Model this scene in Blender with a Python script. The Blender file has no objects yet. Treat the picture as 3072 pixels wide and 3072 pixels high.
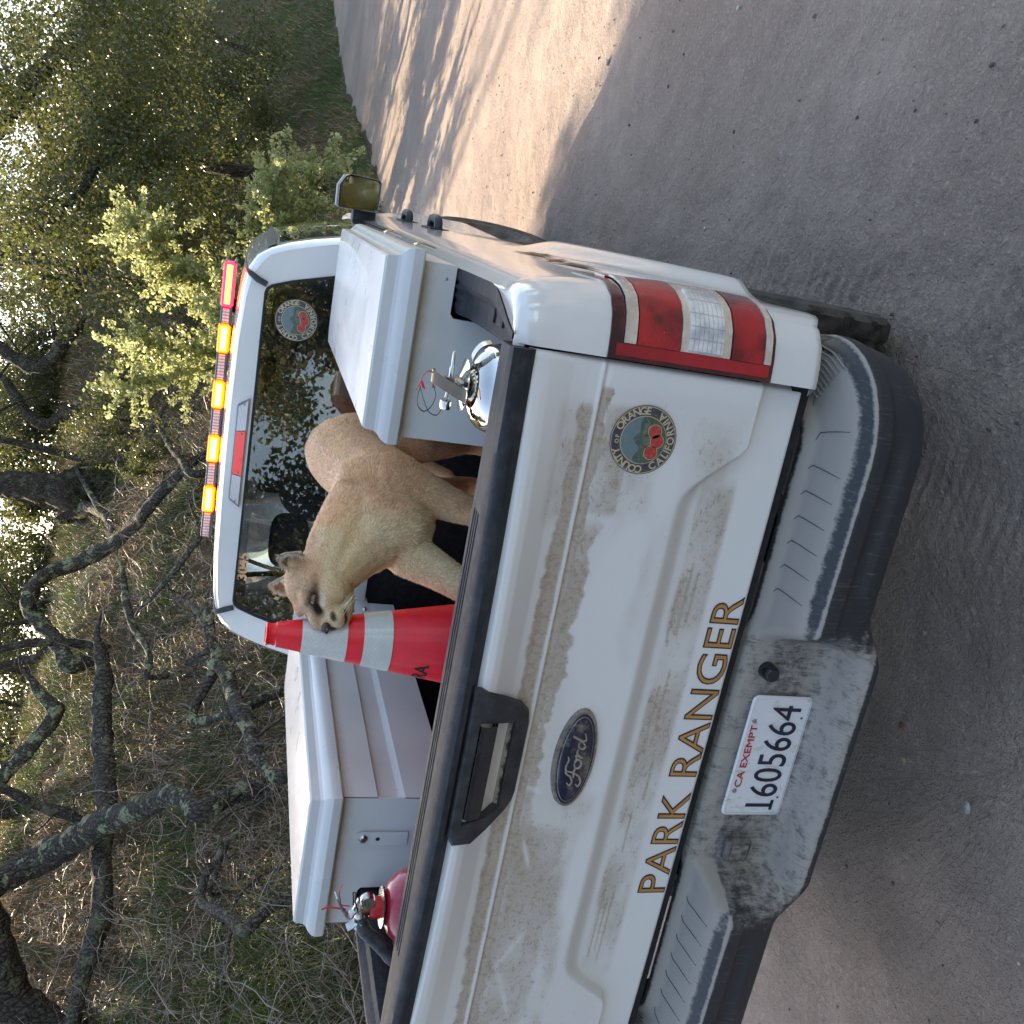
import bpy, bmesh, math, random
import numpy as np
from mathutils import Vector, Matrix

SC = bpy.context.scene
COL = SC.collection
random.seed(7)
RNG = np.random.RandomState(7)

# ------------------------------------------------------------------ camera
CAM_POS = (1.0046, -1.5709, 1.8770)
CAM_R = Vector((0.94145, 0.32314, 0.09614))      # the photo was taken with the phone turned on its side
CAM_U = Vector((-0.18069, 0.24287, 0.95308))
CAM_F = Vector((-0.28463, 0.91465, -0.28704))
cam_data = bpy.data.cameras.new("camera")
cam_data.sensor_width = 36.0
cam_data.lens = 36.0 * 2789.3 / 3072.0
cam_data.clip_start = 0.02
cam_data.clip_end = 2000.0
cam = bpy.data.objects.new("camera", cam_data)
COL.objects.link(cam)
_x, _y, _z = -CAM_U, CAM_R, -CAM_F
cam.matrix_world = Matrix(((_x[0], _y[0], _z[0], CAM_POS[0]), (_x[1], _y[1], _z[1], CAM_POS[1]),
                           (_x[2], _y[2], _z[2], CAM_POS[2]), (0, 0, 0, 1)))
SC.camera = cam

# ------------------------------------------------------------------ sky, sun, exposure
SUN_EL = math.radians(30.0)
SUN_AZ = math.radians(-41.0)                      # measured from +y towards +x
world = bpy.data.worlds.new("World")
SC.world = world
world.use_nodes = True
wn, wl = world.node_tree.nodes, world.node_tree.links
for n_ in list(wn):
    wn.remove(n_)
w_out = wn.new("ShaderNodeOutputWorld")
w_bg = wn.new("ShaderNodeBackground")
w_sky = wn.new("ShaderNodeTexSky")
w_sky.sky_type = 'NISHITA'
w_sky.sun_disc = False
w_sky.sun_elevation = SUN_EL
w_sky.sun_rotation = SUN_AZ
w_sky.air_density = 1.0
w_sky.dust_density = 1.5
w_sky.ozone_density = 0.6
w_bg.inputs["Strength"].default_value = 0.15
wl.new(w_sky.outputs[0], w_bg.inputs[0])
wl.new(w_bg.outputs[0], w_out.inputs[0])

sun_data = bpy.data.lights.new("sun", 'SUN')
sun_data.energy = 3.8
sun_data.angle = math.radians(0.53)
sun_data.color = (1.0, 0.86, 0.68)
sun = bpy.data.objects.new("sun", sun_data)
COL.objects.link(sun)
SUN_DIR = Vector((math.sin(SUN_AZ) * math.cos(SUN_EL), math.cos(SUN_AZ) * math.cos(SUN_EL), math.sin(SUN_EL)))
sun.rotation_euler = SUN_DIR.to_track_quat('Z', 'Y').to_euler()
sun.location = SUN_DIR * 60.0

SC.view_settings.view_transform = 'Standard'
SC.view_settings.look = 'None'
SC.view_settings.exposure = 1.95
SC.view_settings.gamma = 1.0
SC.view_settings.use_curve_mapping = False
SC.view_settings.use_white_balance = True          # the phone's auto white balance in open shade
SC.view_settings.white_balance_temperature = 7500
SC.view_settings.white_balance_tint = 10
SC.cycles.max_bounces = 8
SC.cycles.transparent_max_bounces = 12
SC.cycles.use_adaptive_sampling = True

# ------------------------------------------------------------------ helpers: noise
def _hash(ix, iy, iz, seed):
    h = (ix.astype(np.int64) * 374761393 + iy.astype(np.int64) * 668265263 + iz.astype(np.int64) * 2147483647 + seed * 144665) & 0xffffffff
    h = ((h ^ (h >> 13)) * 1274126177) & 0xffffffff
    h = h ^ (h >> 16)
    return (h & 0xffff) / 65535.0

def vnoise(x, y, z=0.0, seed=0):
    x, y, z = np.broadcast_arrays(np.asarray(x, float), np.asarray(y, float), np.asarray(z, float))
    ix, iy, iz = np.floor(x), np.floor(y), np.floor(z)
    fx, fy, fz = x - ix, y - iy, z - iz
    fx, fy, fz = fx * fx * (3 - 2 * fx), fy * fy * (3 - 2 * fy), fz * fz * (3 - 2 * fz)
    r = 0
    for dx in (0, 1):
        for dy in (0, 1):
            for dz in (0, 1):
                w = (fx if dx else 1 - fx) * (fy if dy else 1 - fy) * (fz if dz else 1 - fz)
                r = r + w * _hash(ix + dx, iy + dy, iz + dz, seed)
    return r * 2 - 1

def fbm(x, y, z=0.0, octaves=4, seed=0):
    a, f, r = 0.5, 1.0, 0.0
    for o in range(octaves):
        r = r + a * vnoise(np.asarray(x) * f, np.asarray(y) * f, np.asarray(z) * f, seed + o * 17)
        a *= 0.5
        f *= 2.03
    return r

def sstep(e0, e1, x):
    t = np.clip((np.asarray(x, float) - e0) / (e1 - e0), 0, 1)
    return t * t * (3 - 2 * t)

# ------------------------------------------------------------------ helpers: objects
def link(o, parent=None):
    COL.objects.link(o)
    if parent is not None:
        o.parent = parent
    return o

def tag(o, label=None, cat=None, group=None, kind=None):
    if label: o["label"] = label
    if cat: o["category"] = cat
    if group: o["group"] = group
    if kind: o["kind"] = kind
    return o

def empty(name, loc, label, cat, group=None):
    o = bpy.data.objects.new(name, None)
    o.empty_display_size = 0.1
    o.location = loc
    COL.objects.link(o)
    return tag(o, label, cat, group)

def origin(o):
    """world position of a (never rotated) parent chain"""
    p = Vector((0, 0, 0))
    while o is not None:
        p += Vector(o.location)
        o = o.parent
    return p

def mesh_obj(name, verts, faces, mat, parent=None, smooth=False, mats=None, fmat=None):
    """verts are given in world coordinates; the object's own origin sits at its parent's"""
    me = bpy.data.meshes.new(name)
    v = np.asarray(verts, dtype=float).reshape(-1, 3)
    if parent is not None:
        v = v - np.array(origin(parent))
    if isinstance(faces, np.ndarray):
        nf, k = faces.shape
        me.vertices.add(len(v)); me.vertices.foreach_set("co", v.ravel())
        me.loops.add(nf * k); me.loops.foreach_set("vertex_index", faces.ravel().astype(np.int32))
        me.polygons.add(nf)
        me.polygons.foreach_set("loop_start", np.arange(0, nf * k, k, dtype=np.int32))
        me.polygons.foreach_set("loop_total", np.full(nf, k, dtype=np.int32))
        me.update(calc_edges=True)
    else:
        me.from_pydata([tuple(p) for p in v], [], [tuple(f) for f in faces])
        me.update()
    me.validate()
    for m in (mats or [mat]):
        me.materials.append(m)
    if fmat is not None:
        me.polygons.foreach_set("material_index", np.asarray(fmat, dtype=np.int32))
    if smooth:
        me.polygons.foreach_set("use_smooth", np.ones(len(me.polygons), dtype=bool))
    return link(bpy.data.objects.new(name, me), parent)

def auto_smooth(o, deg=35):
    me = o.data
    me.polygons.foreach_set("use_smooth", np.ones(len(me.polygons), dtype=bool))
    bm = bmesh.new(); bm.from_mesh(me)
    lim = math.radians(deg)
    for e in bm.edges:
        if len(e.link_faces) == 2:
            e.smooth = e.calc_face_angle(0) < lim
    bm.to_mesh(me); bm.free()
    return o

def bm_obj(name, bm, mat, parent=None, smooth=None, mats=None):
    bmesh.ops.recalc_face_normals(bm, faces=bm.faces)
    me = bpy.data.meshes.new(name)
    if parent is not None:
        bmesh.ops.translate(bm, verts=bm.verts, vec=-origin(parent))
    bm.to_mesh(me); bm.free()
    for m in (mats or [mat]):
        me.materials.append(m)
    o = link(bpy.data.objects.new(name, me), parent)
    if smooth:
        auto_smooth(o, smooth)
    return o

def attr(o, name, values):
    a = o.data.attributes.new(name, 'FLOAT', 'POINT')
    a.data.foreach_set("value", np.asarray(values, dtype=np.float32).ravel())

def grid(P, closed_u=False, closed_v=False):
    """P: (nu, nv, 3) -> verts, quad faces"""
    nu, nv = P.shape[:2]
    idx = np.arange(nu * nv).reshape(nu, nv)
    if closed_u: idx = np.vstack([idx, idx[:1]])
    if closed_v: idx = np.hstack([idx, idx[:, :1]])
    f = np.stack([idx[:-1, :-1], idx[1:, :-1], idx[1:, 1:], idx[:-1, 1:]], -1).reshape(-1, 4)
    return P.reshape(-1, 3), f

def bm_box(bm, x0, x1, y0, y1, z0, z1, bev=0.0, seg=2):
    r = bmesh.ops.create_cube(bm, size=1.0)
    vs = r["verts"]
    for v in vs:
        v.co = Vector(((x0 + x1) / 2 + v.co.x * (x1 - x0), (y0 + y1) / 2 + v.co.y * (y1 - y0), (z0 + z1) / 2 + v.co.z * (z1 - z0)))
    if bev > 0:
        es = {e for v in vs for e in v.link_edges}
        bmesh.ops.bevel(bm, geom=list(es), offset=bev, segments=seg, profile=0.5, affect='EDGES')

def box(name, x0, x1, y0, y1, z0, z1, mat, parent=None, bev=0.003):
    bm = bmesh.new(); bm_box(bm, x0, x1, y0, y1, z0, z1, bev)
    return bm_obj(name, bm, mat, parent, 40)

def tube_geo(path, radii, n=10, cap=True):
    path = [Vector(p) for p in path]
    if not hasattr(radii, '__len__'):
        radii = [radii] * len(path)
    V, F = [], []
    up = None
    for i, p in enumerate(path):
        d = (path[min(i + 1, len(path) - 1)] - path[max(i - 1, 0)])
        if d.length < 1e-9: d = Vector((0, 0, 1))
        d.normalize()
        if up is None:
            a = Vector((0, 0, 1)) if abs(d.z) < 0.9 else Vector((1, 0, 0))
            up = (a - d * a.dot(d)).normalized()
        else:
            up = (up - d * up.dot(d))
            up = up.normalized() if up.length > 1e-6 else Vector((1, 0, 0))
        s = d.cross(up)
        for k in range(n):
            t = 2 * math.pi * k / n
            V.append(p + (up * math.cos(t) + s * math.sin(t)) * radii[i])
    for i in range(len(path) - 1):
        for k in range(n):
            a, b = i * n + k, i * n + (k + 1) % n
            F.append((a, b, b + n, a + n))
    if cap:
        F.append(tuple(range(n))[::-1])
        F.append(tuple(range((len(path) - 1) * n, len(path) * n)))
    return V, F

def tube(name, path, radii, mat, parent=None, n=10):
    V, F = tube_geo(path, radii, n)
    o = mesh_obj(name, V, F, mat, parent)
    return auto_smooth(o, 50)

def join_geo(parts):
    V, F = [], []
    for v, f in parts:
        b = len(V)
        V += [tuple(p) for p in v]
        F += [tuple(i + b for i in q) for q in f]
    return V, F

def catmull(pts, sub=6):
    pts = [Vector(p) for p in pts]
    out = []
    for i in range(len(pts) - 1):
        p0, p1, p2, p3 = pts[max(i - 1, 0)], pts[i], pts[i + 1], pts[min(i + 2, len(pts) - 1)]
        for k in range(sub):
            t = k / sub
            out.append(0.5 * ((2 * p1) + (p2 - p0) * t + (2 * p0 - 5 * p1 + 4 * p2 - p3) * t * t + (3 * p1 - p0 - 3 * p2 + p3) * t ** 3))
    out.append(pts[-1])
    return out

def lathe(name, prof, center, mat, parent=None, n=32, axis='z', mats=None, segmat=None, deg=40):
    """prof: list of (radius, height) ; turned about the axis through center"""
    P = np.zeros((n, len(prof), 3))
    for k in range(n):
        t = 2 * math.pi * k / n
        for j, (r, h) in enumerate(prof):
            if axis == 'z': P[k, j] = (r * math.cos(t), r * math.sin(t), h)
            elif axis == 'x': P[k, j] = (h, r * math.cos(t), r * math.sin(t))
            else: P[k, j] = (r * math.cos(t), h, r * math.sin(t))
    P += np.array(center)
    v, f = grid(P, closed_u=True)
    fm = None
    if segmat is not None:
        fm = np.tile(np.array(segmat), n)
    o = mesh_obj(name, v, f, mat, parent, mats=mats, fmat=fm)
    bm = bmesh.new(); bm.from_mesh(o.data)
    bmesh.ops.remove_doubles(bm, verts=bm.verts, dist=1e-5)
    bmesh.ops.recalc_face_normals(bm, faces=bm.faces)
    bm.to_mesh(o.data); bm.free()
    return auto_smooth(o, deg)

def plate(name, outer, holes, to3d, thick, mat, parent=None, bev=0.0):
    """flat sheet with holes: outlines are lists of 2-D points, to3d(u, v, d) places them (d = depth)"""
    bm = bmesh.new()
    for loop in [outer] + list(holes):
        vs = [bm.verts.new(to3d(u, v, 0.0)) for u, v in loop]
        for i in range(len(vs)):
            bm.edges.new((vs[i], vs[(i + 1) % len(vs)]))
    bmesh.ops.triangle_fill(bm, use_beauty=True, use_dissolve=False, edges=bm.edges[:])
    if thick:
        faces = bm.faces[:]
        ex = bmesh.ops.extrude_face_region(bm, geom=faces)
        d = Vector(to3d(0, 0, thick)) - Vector(to3d(0, 0, 0))
        bmesh.ops.translate(bm, verts=[g for g in ex["geom"] if isinstance(g, bmesh.types.BMVert)], vec=d)
    return bm_obj(name, bm, mat, parent, 30)

def text_geo(s, size, extrude=0.0006, offset=0.0, shear=0.0, align='CENTER', spacing=1.0):
    cu = bpy.data.curves.new("t", 'FONT')
    cu.body = s; cu.size = size; cu.extrude = extrude; cu.offset = offset; cu.shear = shear
    cu.align_x = align; cu.space_character = spacing; cu.resolution_u = 4
    ob = bpy.data.objects.new("t", cu)
    COL.objects.link(ob)
    bpy.context.view_layer.update()
    dg = bpy.context.evaluated_depsgraph_get()
    me = bpy.data.meshes.new_from_object(ob.evaluated_get(dg))
    V = np.array([v.co[:] for v in me.vertices]).reshape(-1, 3)
    F = [tuple(p.vertices) for p in me.polygons]
    bpy.data.objects.remove(ob); bpy.data.curves.remove(cu); bpy.data.meshes.remove(me)
    return V, F

def text_obj(name, s, size, org, ux, uy, un, mat, parent, **kw):
    V, F = text_geo(s, size, **kw)
    ux, uy, un, org = (np.array(a, float) for a in (ux, uy, un, org))
    W = org + V[:, :1] * ux + V[:, 1:2] * uy + V[:, 2:3] * un
    return mesh_obj(name, W, F, mat, parent)

# ------------------------------------------------------------------ helpers: materials
class NT:
    def __init__(self, name):
        self.m = bpy.data.materials.new(name)
        self.m.use_nodes = True
        self.t = self.m.node_tree
        self.n, self.l = self.t.nodes, self.t.links
        self.b = self.n["Principled BSDF"]
        self.out = self.n["Material Output"]
        self.tc = None
    def new(self, typ, **kw):
        nd = self.n.new(typ)
        for k, v in kw.items():
            setattr(nd, k, v)
        return nd
    def put(self, sock, v):
        if isinstance(v, bpy.types.NodeSocket): self.l.new(v, sock)
        elif isinstance(v, (tuple, list)) and len(v) == 3 and sock.type == 'RGBA': sock.default_value = (*v, 1)
        else: sock.default_value = v
    def obj(self):
        if self.tc is None: self.tc = self.new("ShaderNodeTexCoord")
        return self.tc.outputs["Object"]
    def gen(self): return self.obj()
    def scale(self, vec, s):
        m = self.new("ShaderNodeMapping"); self.put(m.inputs[0], vec)
        m.inputs["Scale"].default_value = s if hasattr(s, '__len__') else (s, s, s)
        return m.outputs[0]
    def noise(self, scale=5, detail=4, rough=0.55, vec=None, dist=0.0):
        t = self.new("ShaderNodeTexNoise")
        self.put(t.inputs["Vector"], vec if vec is not None else self.obj())
        t.inputs["Scale"].default_value = scale; t.inputs["Detail"].default_value = detail
        t.inputs["Roughness"].default_value = rough; t.inputs["Distortion"].default_value = dist
        return t.outputs["Fac"]
    def voro(self, scale=5, vec=None, feature='F1', out="Distance"):
        t = self.new("ShaderNodeTexVoronoi", feature=feature)
        self.put(t.inputs["Vector"], vec if vec is not None else self.obj())
        t.inputs["Scale"].default_value = scale
        return t.outputs[out]
    def math(self, op, a, b=0.0, clamp=False):
        t = self.new("ShaderNodeMath", operation=op); t.use_clamp = clamp
        self.put(t.inputs[0], a); self.put(t.inputs[1], b)
        return t.outputs[0]
    def ramp(self, fac, lo, hi, a=0.0, b=1.0):
        t = self.new("ShaderNodeMapRange"); t.interpolation_type = 'SMOOTHSTEP'
        self.put(t.inputs[0], fac)
        t.inputs[1].default_value = lo; t.inputs[2].default_value = hi
        t.inputs[3].default_value = a; t.inputs[4].default_value = b
        return t.outputs[0]
    def mix(self, fac, a, b):
        t = self.new("ShaderNodeMix", data_type='RGBA')
        self.put(t.inputs[0], fac); self.put(t.inputs[6], a); self.put(t.inputs[7], b)
        return t.outputs[2]
    def attr(self, name):
        return self.new("ShaderNodeAttribute", attribute_name=name).outputs["Fac"]
    def rand(self):
        return self.new("ShaderNodeNewGeometry").outputs["Random Per Island"]
    def bump(self, h, strength=0.3, dist=0.01, normal=None):
        t = self.new("ShaderNodeBump")
        t.inputs["Strength"].default_value = strength; t.inputs["Distance"].default_value = dist
        self.put(t.inputs["Height"], h)
        if normal is not None: self.put(t.inputs["Normal"], normal)
        self.l.new(t.outputs[0], self.b.inputs["Normal"])
        return t.outputs[0]
    def set(self, **kw):
        names = dict(color="Base Color", rough="Roughness", metal="Metallic", coat="Coat Weight", coatr="Coat Roughness", spec="Specular IOR Level",
                     trans="Transmission Weight", ior="IOR", alpha="Alpha", emc="Emission Color", ems="Emission Strength", sss="Subsurface Weight", sheen="Sheen Weight")
        for k, v in kw.items():
            self.put(self.b.inputs[names[k]], v)
        return self.m

def simple(name, color, rough=0.5, metal=0.0, coat=0.0, var=0.06, scale=12, bump=0.0, bscale=300, spec=0.5):
    t = NT(name)
    n = t.noise(scale, 4)
    dark = tuple(c * (1 - var * 2.2) for c in color)
    lite = tuple(min(1, c * (1 + var)) for c in color)
    t.set(color=t.mix(t.ramp(n, 0.3, 0.7), dark, lite), rough=t.ramp(t.noise(scale * 2.3, 3), 0.2, 0.8, max(0.02, rough - 0.07), min(1, rough + 0.07)), metal=metal, coat=coat, spec=spec)
    t.b.inputs["Coat Roughness"].default_value = 0.04
    if bump:
        t.bump(t.noise(bscale, 3), bump, 0.002)
    return t.m

DUST = (0.35, 0.258, 0.170)

def paint_mat(name, dirt=True, base=(0.80, 0.80, 0.79)):
    t = NT(name)
    if dirt:
        d = t.attr("dirt")
        # fine mottled edges, streaked sideways by wiping
        n1 = t.noise(48, 5, 0.75, vec=t.scale(t.obj(), (0.55, 1, 1.0)))
        n2 = t.noise(230, 5, 0.8, vec=t.scale(t.obj(), (0.45, 1, 1.0)))
        k = t.math('ADD', t.math('MULTIPLY', n1, 0.6), t.math('MULTIPLY', n2, 1.3))
        f = t.ramp(t.math('ADD', d, t.math('MULTIPLY', t.math('SUBTRACT', k, 0.95), 1.5)), 0.36, 0.74)
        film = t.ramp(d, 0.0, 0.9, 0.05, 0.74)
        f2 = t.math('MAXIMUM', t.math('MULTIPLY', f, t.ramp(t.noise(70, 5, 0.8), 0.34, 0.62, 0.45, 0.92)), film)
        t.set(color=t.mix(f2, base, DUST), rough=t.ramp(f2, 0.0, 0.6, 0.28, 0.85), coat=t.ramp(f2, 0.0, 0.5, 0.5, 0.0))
        t.bump(f, 0.05, 0.001)
    else:
        film = t.ramp(t.noise(5, 5, 0.6), 0.3, 0.8, 0.0, 0.10)
        sp = t.ramp(t.noise(160, 3, 0.7), 0.66, 0.78, 0.0, 0.25)
        f = t.math('MAXIMUM', film, sp)
        t.set(color=t.mix(f, base, DUST), rough=t.ramp(f, 0.0, 0.4, 0.12, 0.5), coat=0.7)
    t.b.inputs["Coat Roughness"].default_value = 0.05
    return t.m

M = {}
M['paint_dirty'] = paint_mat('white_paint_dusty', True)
M['paint'] = paint_mat('white_paint', False)
M['powder'] = simple('white_powder_coat', (0.60, 0.61, 0.61), 0.32, coat=0.25, var=0.02, scale=4)
def powder_dust():
    t = NT('powder_coat_dusty_under_lid')
    g = t.new("ShaderNodeSeparateXYZ"); t.put(g.inputs[0], t.obj())
    n = t.noise(30, 5, 0.7); sp = t.noise(160, 4, 0.75)
    h = t.math('ADD', g.outputs[2], t.math('MULTIPLY', t.math('SUBTRACT', n, 0.5), 0.03))
    f = t.math('MULTIPLY', t.ramp(h, 0.045, 0.092), 0.75)
    sc_ = t.ramp(sp, 0.66, 0.74, 0.0, 0.5)
    f = t.math('MAXIMUM', f, t.math('MULTIPLY', sc_, t.ramp(n, 0.5, 0.7)))
    f = t.math('MAXIMUM', f, t.ramp(t.noise(6, 4), 0.4, 0.8, 0.0, 0.12))
    t.set(color=t.mix(f, (0.62, 0.62, 0.61), (0.36, 0.27, 0.19)), rough=0.38, coat=0.2)
    return t.m
M['powder_body'] = powder_dust()
M['black_plastic'] = simple('black_textured_plastic', (0.038, 0.040, 0.046), 0.55, var=0.25, scale=30, bump=0.35, bscale=900)
M['black_gap'] = simple('black_rubber', (0.010, 0.010, 0.011), 0.7, var=0.1)
M['black_gloss'] = simple('black_gloss_plastic', (0.016, 0.017, 0.02), 0.25, var=0.1, coat=0.3)
M['liner'] = simple('black_bed_liner', (0.010, 0.010, 0.011), 0.85, var=0.3, scale=40, bump=0.5, bscale=500)
M['chrome'] = simple('polished_steel', (0.72, 0.70, 0.66), 0.05, metal=1.0, var=0.03, scale=20)
M['steel'] = simple('brushed_steel', (0.55, 0.54, 0.52), 0.3, metal=1.0, var=0.08, scale=60)
M['brass'] = simple('brass', (0.30, 0.23, 0.16), 0.3, metal=1.0, var=0.1)
M['tyre'] = simple('tyre_rubber', (0.055, 0.050, 0.045), 0.85, var=0.35, scale=18, bump=0.3, bscale=200)
M['rim'] = simple('dusty_dark_wheel', (0.10, 0.085, 0.075), 0.7, var=0.3)

def rail_mat():
    # sun-bleached top of the rail caps: scuffed and dusty grain
    t = NT('dusty_black_plastic')
    n = t.noise(25, 5, 0.7)
    s = t.noise(90, 4, 0.8, vec=t.scale(t.obj(), (0.15, 1, 1)))
    f = t.ramp(t.math('ADD', t.math('MULTIPLY', n, 0.6), t.math('MULTIPLY', s, 0.5)), 0.45, 0.8, 0.0, 0.45)
    t.set(color=t.mix(f, (0.022, 0.025, 0.032), (0.11, 0.11, 0.115)), rough=0.62, spec=0.25)
    t.bump(t.noise(1100, 2), 0.35, 0.001)
    return t.m
M['rail'] = rail_mat()

def bumper_mat():
    t = NT('dusty_grey_bumper')
    d = t.attr("dirt")
    n1 = t.noise(40, 6, 0.75)
    n2 = t.noise(110, 5, 0.8, vec=t.scale(t.obj(), (1.6, 0.3, 0.2)))
    k = t.math('ADD', t.math('MULTIPLY', n1, 0.7), t.math('MULTIPLY', n2, 0.5))
    f = t.ramp(t.math('ADD', d, t.math('MULTIPLY', t.math('SUBTRACT', k, 0.6), 1.4)), 0.30, 0.72)
    # splashes and scuffs that run up and down the rear face
    s1 = t.noise(75, 5, 0.85, vec=t.scale(t.obj(), (1.5, 0.6, 0.10)))
    s2 = t.noise(260, 4, 0.8, vec=t.scale(t.obj(), (1.2, 0.5, 0.08)))
    st = t.ramp(t.math('ADD', t.math('MULTIPLY', s1, 0.55), t.math('MULTIPLY', s2, 0.5)), 0.545, 0.70, 0.0, 0.42)
    st = t.math('MULTIPLY', st, t.ramp(t.noise(9, 4, 0.6), 0.36, 0.62, 0.15, 1.0))
    f = t.math('MAXIMUM', f, st)
    t.set(color=t.mix(f, (0.027, 0.030, 0.036), (0.34, 0.31, 0.28)), rough=t.ramp(f, 0, 1, 0.5, 0.92))
    t.bump(t.math('ADD', n1, t.math('MULTIPLY', t.noise(900, 2), 0.6)), 0.2, 0.002)
    return t.m
M['bumper'] = bumper_mat()

def glass_mat(name, tint, opac, rough=0.01, refl=(1, 1, 1)):
    t = NT(name)
    t.n.remove(t.b)
    tr = t.new("ShaderNodeBsdfTransparent"); tr.inputs[0].default_value = (*tint, 1)
    gl = t.new("ShaderNodeBsdfGlossy"); gl.inputs[0].default_value = (*refl, 1); gl.inputs["Roughness"].default_value = rough
    fr = t.new("ShaderNodeFresnel"); fr.inputs[0].default_value = 1.52
    k = t.math('ADD', t.math('MULTIPLY', fr.outputs[0], 1.2), opac, clamp=True)
    mx = t.new("ShaderNodeMixShader")
    t.put(mx.inputs[0], k); t.l.new(tr.outputs[0], mx.inputs[1]); t.l.new(gl.outputs[0], mx.inputs[2])
    t.l.new(mx.outputs[0], t.out.inputs[0])
    return t.m
M['tint_glass'] = glass_mat('tinted_window_glass', (0.40, 0.44, 0.46), 0.05)
M['clear_glass'] = glass_mat('clear_window_glass', (0.62, 0.68, 0.66), 0.03)
M['mirror'] = simple('mirror_glass', (0.24, 0.27, 0.25), 0.02, metal=1.0, var=0.01)
def lens(name, col, rough=0.12, cell=260, depth=0.35):
    t = NT(name)
    v = t.voro(cell, vec=t.scale(t.obj(), (1, 1, 1)))
    c2 = tuple(c * 0.30 for c in col); c3 = tuple(min(1.0, c * 1.5 + 0.03) for c in col)
    cc = t.mix(t.ramp(t.noise(11, 2, 0.5), 0.35, 0.62), c2, col)
    cc = t.mix(t.ramp(t.voro(22, out="Distance"), 0.10, 0.32, 0.55, 0.0), cc, tuple(c * 0.12 for c in col))
    cc = t.mix(t.ramp(t.voro(48, out="Distance"), 0.12, 0.04, 0.0, 0.75), cc, c3)  # small bright spots painted in as glints
    t.set(color=cc, rough=rough, coat=1.0, spec=0.6)
    t.b.inputs["Coat Roughness"].default_value = 0.04
    t.bump(v, depth, 0.002)
    return t.m
M['lens_red'] = lens('red_lens', (0.50, 0.006, 0.012), 0.15)
M['lens_red_flat'] = simple('red_lens_smooth', (0.45, 0.008, 0.016), 0.12, coat=1.0, var=0.15, scale=8)
M['lens_dark'] = simple('dark_red_bezel', (0.085, 0.012, 0.016), 0.2, coat=0.8, var=0.3, scale=25)
def clear_lens():
    t = NT('clear_fluted_lens')
    n = t.noise(16, 4, 0.6)
    c = t.mix(t.ramp(n, 0.35, 0.65), (0.50, 0.50, 0.54), (0.92, 0.90, 0.86))
    s = t.new("ShaderNodeSeparateXYZ"); t.put(s.inputs[0], t.obj())
    g1 = t.math('PINGPONG', s.outputs[2], 0.0046); g2 = t.math('PINGPONG', s.outputs[0], 0.011)
    ln = t.math('MAXIMUM', t.ramp(g1, 0.0009, 0.0, 0, 1), t.ramp(g2, 0.0014, 0.0, 0, 1))
    c = t.mix(t.math('MULTIPLY', ln, 0.45), c, (0.32, 0.31, 0.33))
    t.set(color=c, rough=0.12, coat=1.0)
    t.bump(ln, 0.6, 0.003)
    return t.m
M['lens_clear'] = clear_lens()
M['lens_strip'] = simple('frosted_reflector', (0.72, 0.60, 0.50), 0.25, coat=0.8, var=0.1, scale=30)
M['orange_letter'] = simple('orange_gold_vinyl', (0.50, 0.25, 0.075), 0.4, var=0.06)
M['letter_edge'] = simple('brown_vinyl_outline', (0.040, 0.020, 0.028), 0.4)
# ================================================================== TRUCK
truck = empty("pickup_truck", (0, 0, 0), "white ranger pickup truck with dusty tailgate and lit amber light bar", "pickup truck")

ZS = [0.45, 0.60, 0.75, 0.90, 1.05, 1.15, 1.25, 1.33, 1.39, 1.415, 1.43]
XS = [0.925, 0.945, 0.955, 0.958, 0.960, 0.957, 0.950, 0.942, 0.930, 0.918, 0.902]
WY, WZ, WR = 1.08, 0.41, 0.41                     # rear wheel centre and tyre radius
def side_x(z): return np.interp(z, ZS, XS)
def flare(y, z):
    rho = np.sqrt((y - 1.14) ** 2 + (z - 0.42) ** 2)
    return 0.042 * np.exp(-((rho - 0.585) / 0.095) ** 2) * sstep(0.15, 0.5, y)
QD = np.array([0.133, 0.12, 0.09, 0.055, 0.026, 0.010, 0.002, 0.0])
QY = np.array([0.002, 0.003, 0.008, 0.020, 0.045, 0.080, 0.120, 0.16])
def body_pt(q, z, off=0.0, s=1):
    """q in 0..7 runs round the rear corner, beyond 7 it is y = 0.16 + (q-7) along the side"""
    q = np.asarray(q, float); z = np.asarray(z, float)
    dl = np.interp(q, np.arange(8), QD)
    y = np.where(q <= 7, np.interp(q, np.arange(8), QY), 0.16 + (q - 7))
    bulge = flare(y, z)
    x = side_x(z) - dl - np.where(q < 7, (side_x(z) - 0.955) * np.clip((7 - q) / 6, 0, 1), 0) + bulge
    # shoulder rolls forward at the top of the rear corner
    y = y + np.where(q < 7, sstep(1.40, 1.43, z) * 0.012 * (7 - q) / 7, 0)
    e = 1e-3
    if off:
        ang = np.interp(q, [0, 2, 3, 4, 5, 6, 7], [0.03, 0.1, 0.45, 0.85, 1.2, 1.45, 1.57])
        x = x + off * np.sin(ang); y = y - off * np.cos(ang)
    return np.stack([s * x, y, z + 0 * x], -1)

def side_bottom(y):
    b = np.interp(y, [0.0, 0.06, 0.10, 0.35, 0.6, 0.8, 3], [0.828, 0.826, 0.80, 0.748, 0.72, 0.66, 0.60])
    r2 = 0.475 ** 2 - (y - WY - 0.03) ** 2
    arch = np.where(r2 > 0, WZ + np.sqrt(np.maximum(r2, 0)), 0)
    return np.maximum(b, arch)

def rail_x(y):       # inner edge of the white sheet metal along the rail cap
    return 0.905 - 0.071 * (1 - sstep(-0.02, 0.24, y)) ** 1.0

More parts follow.
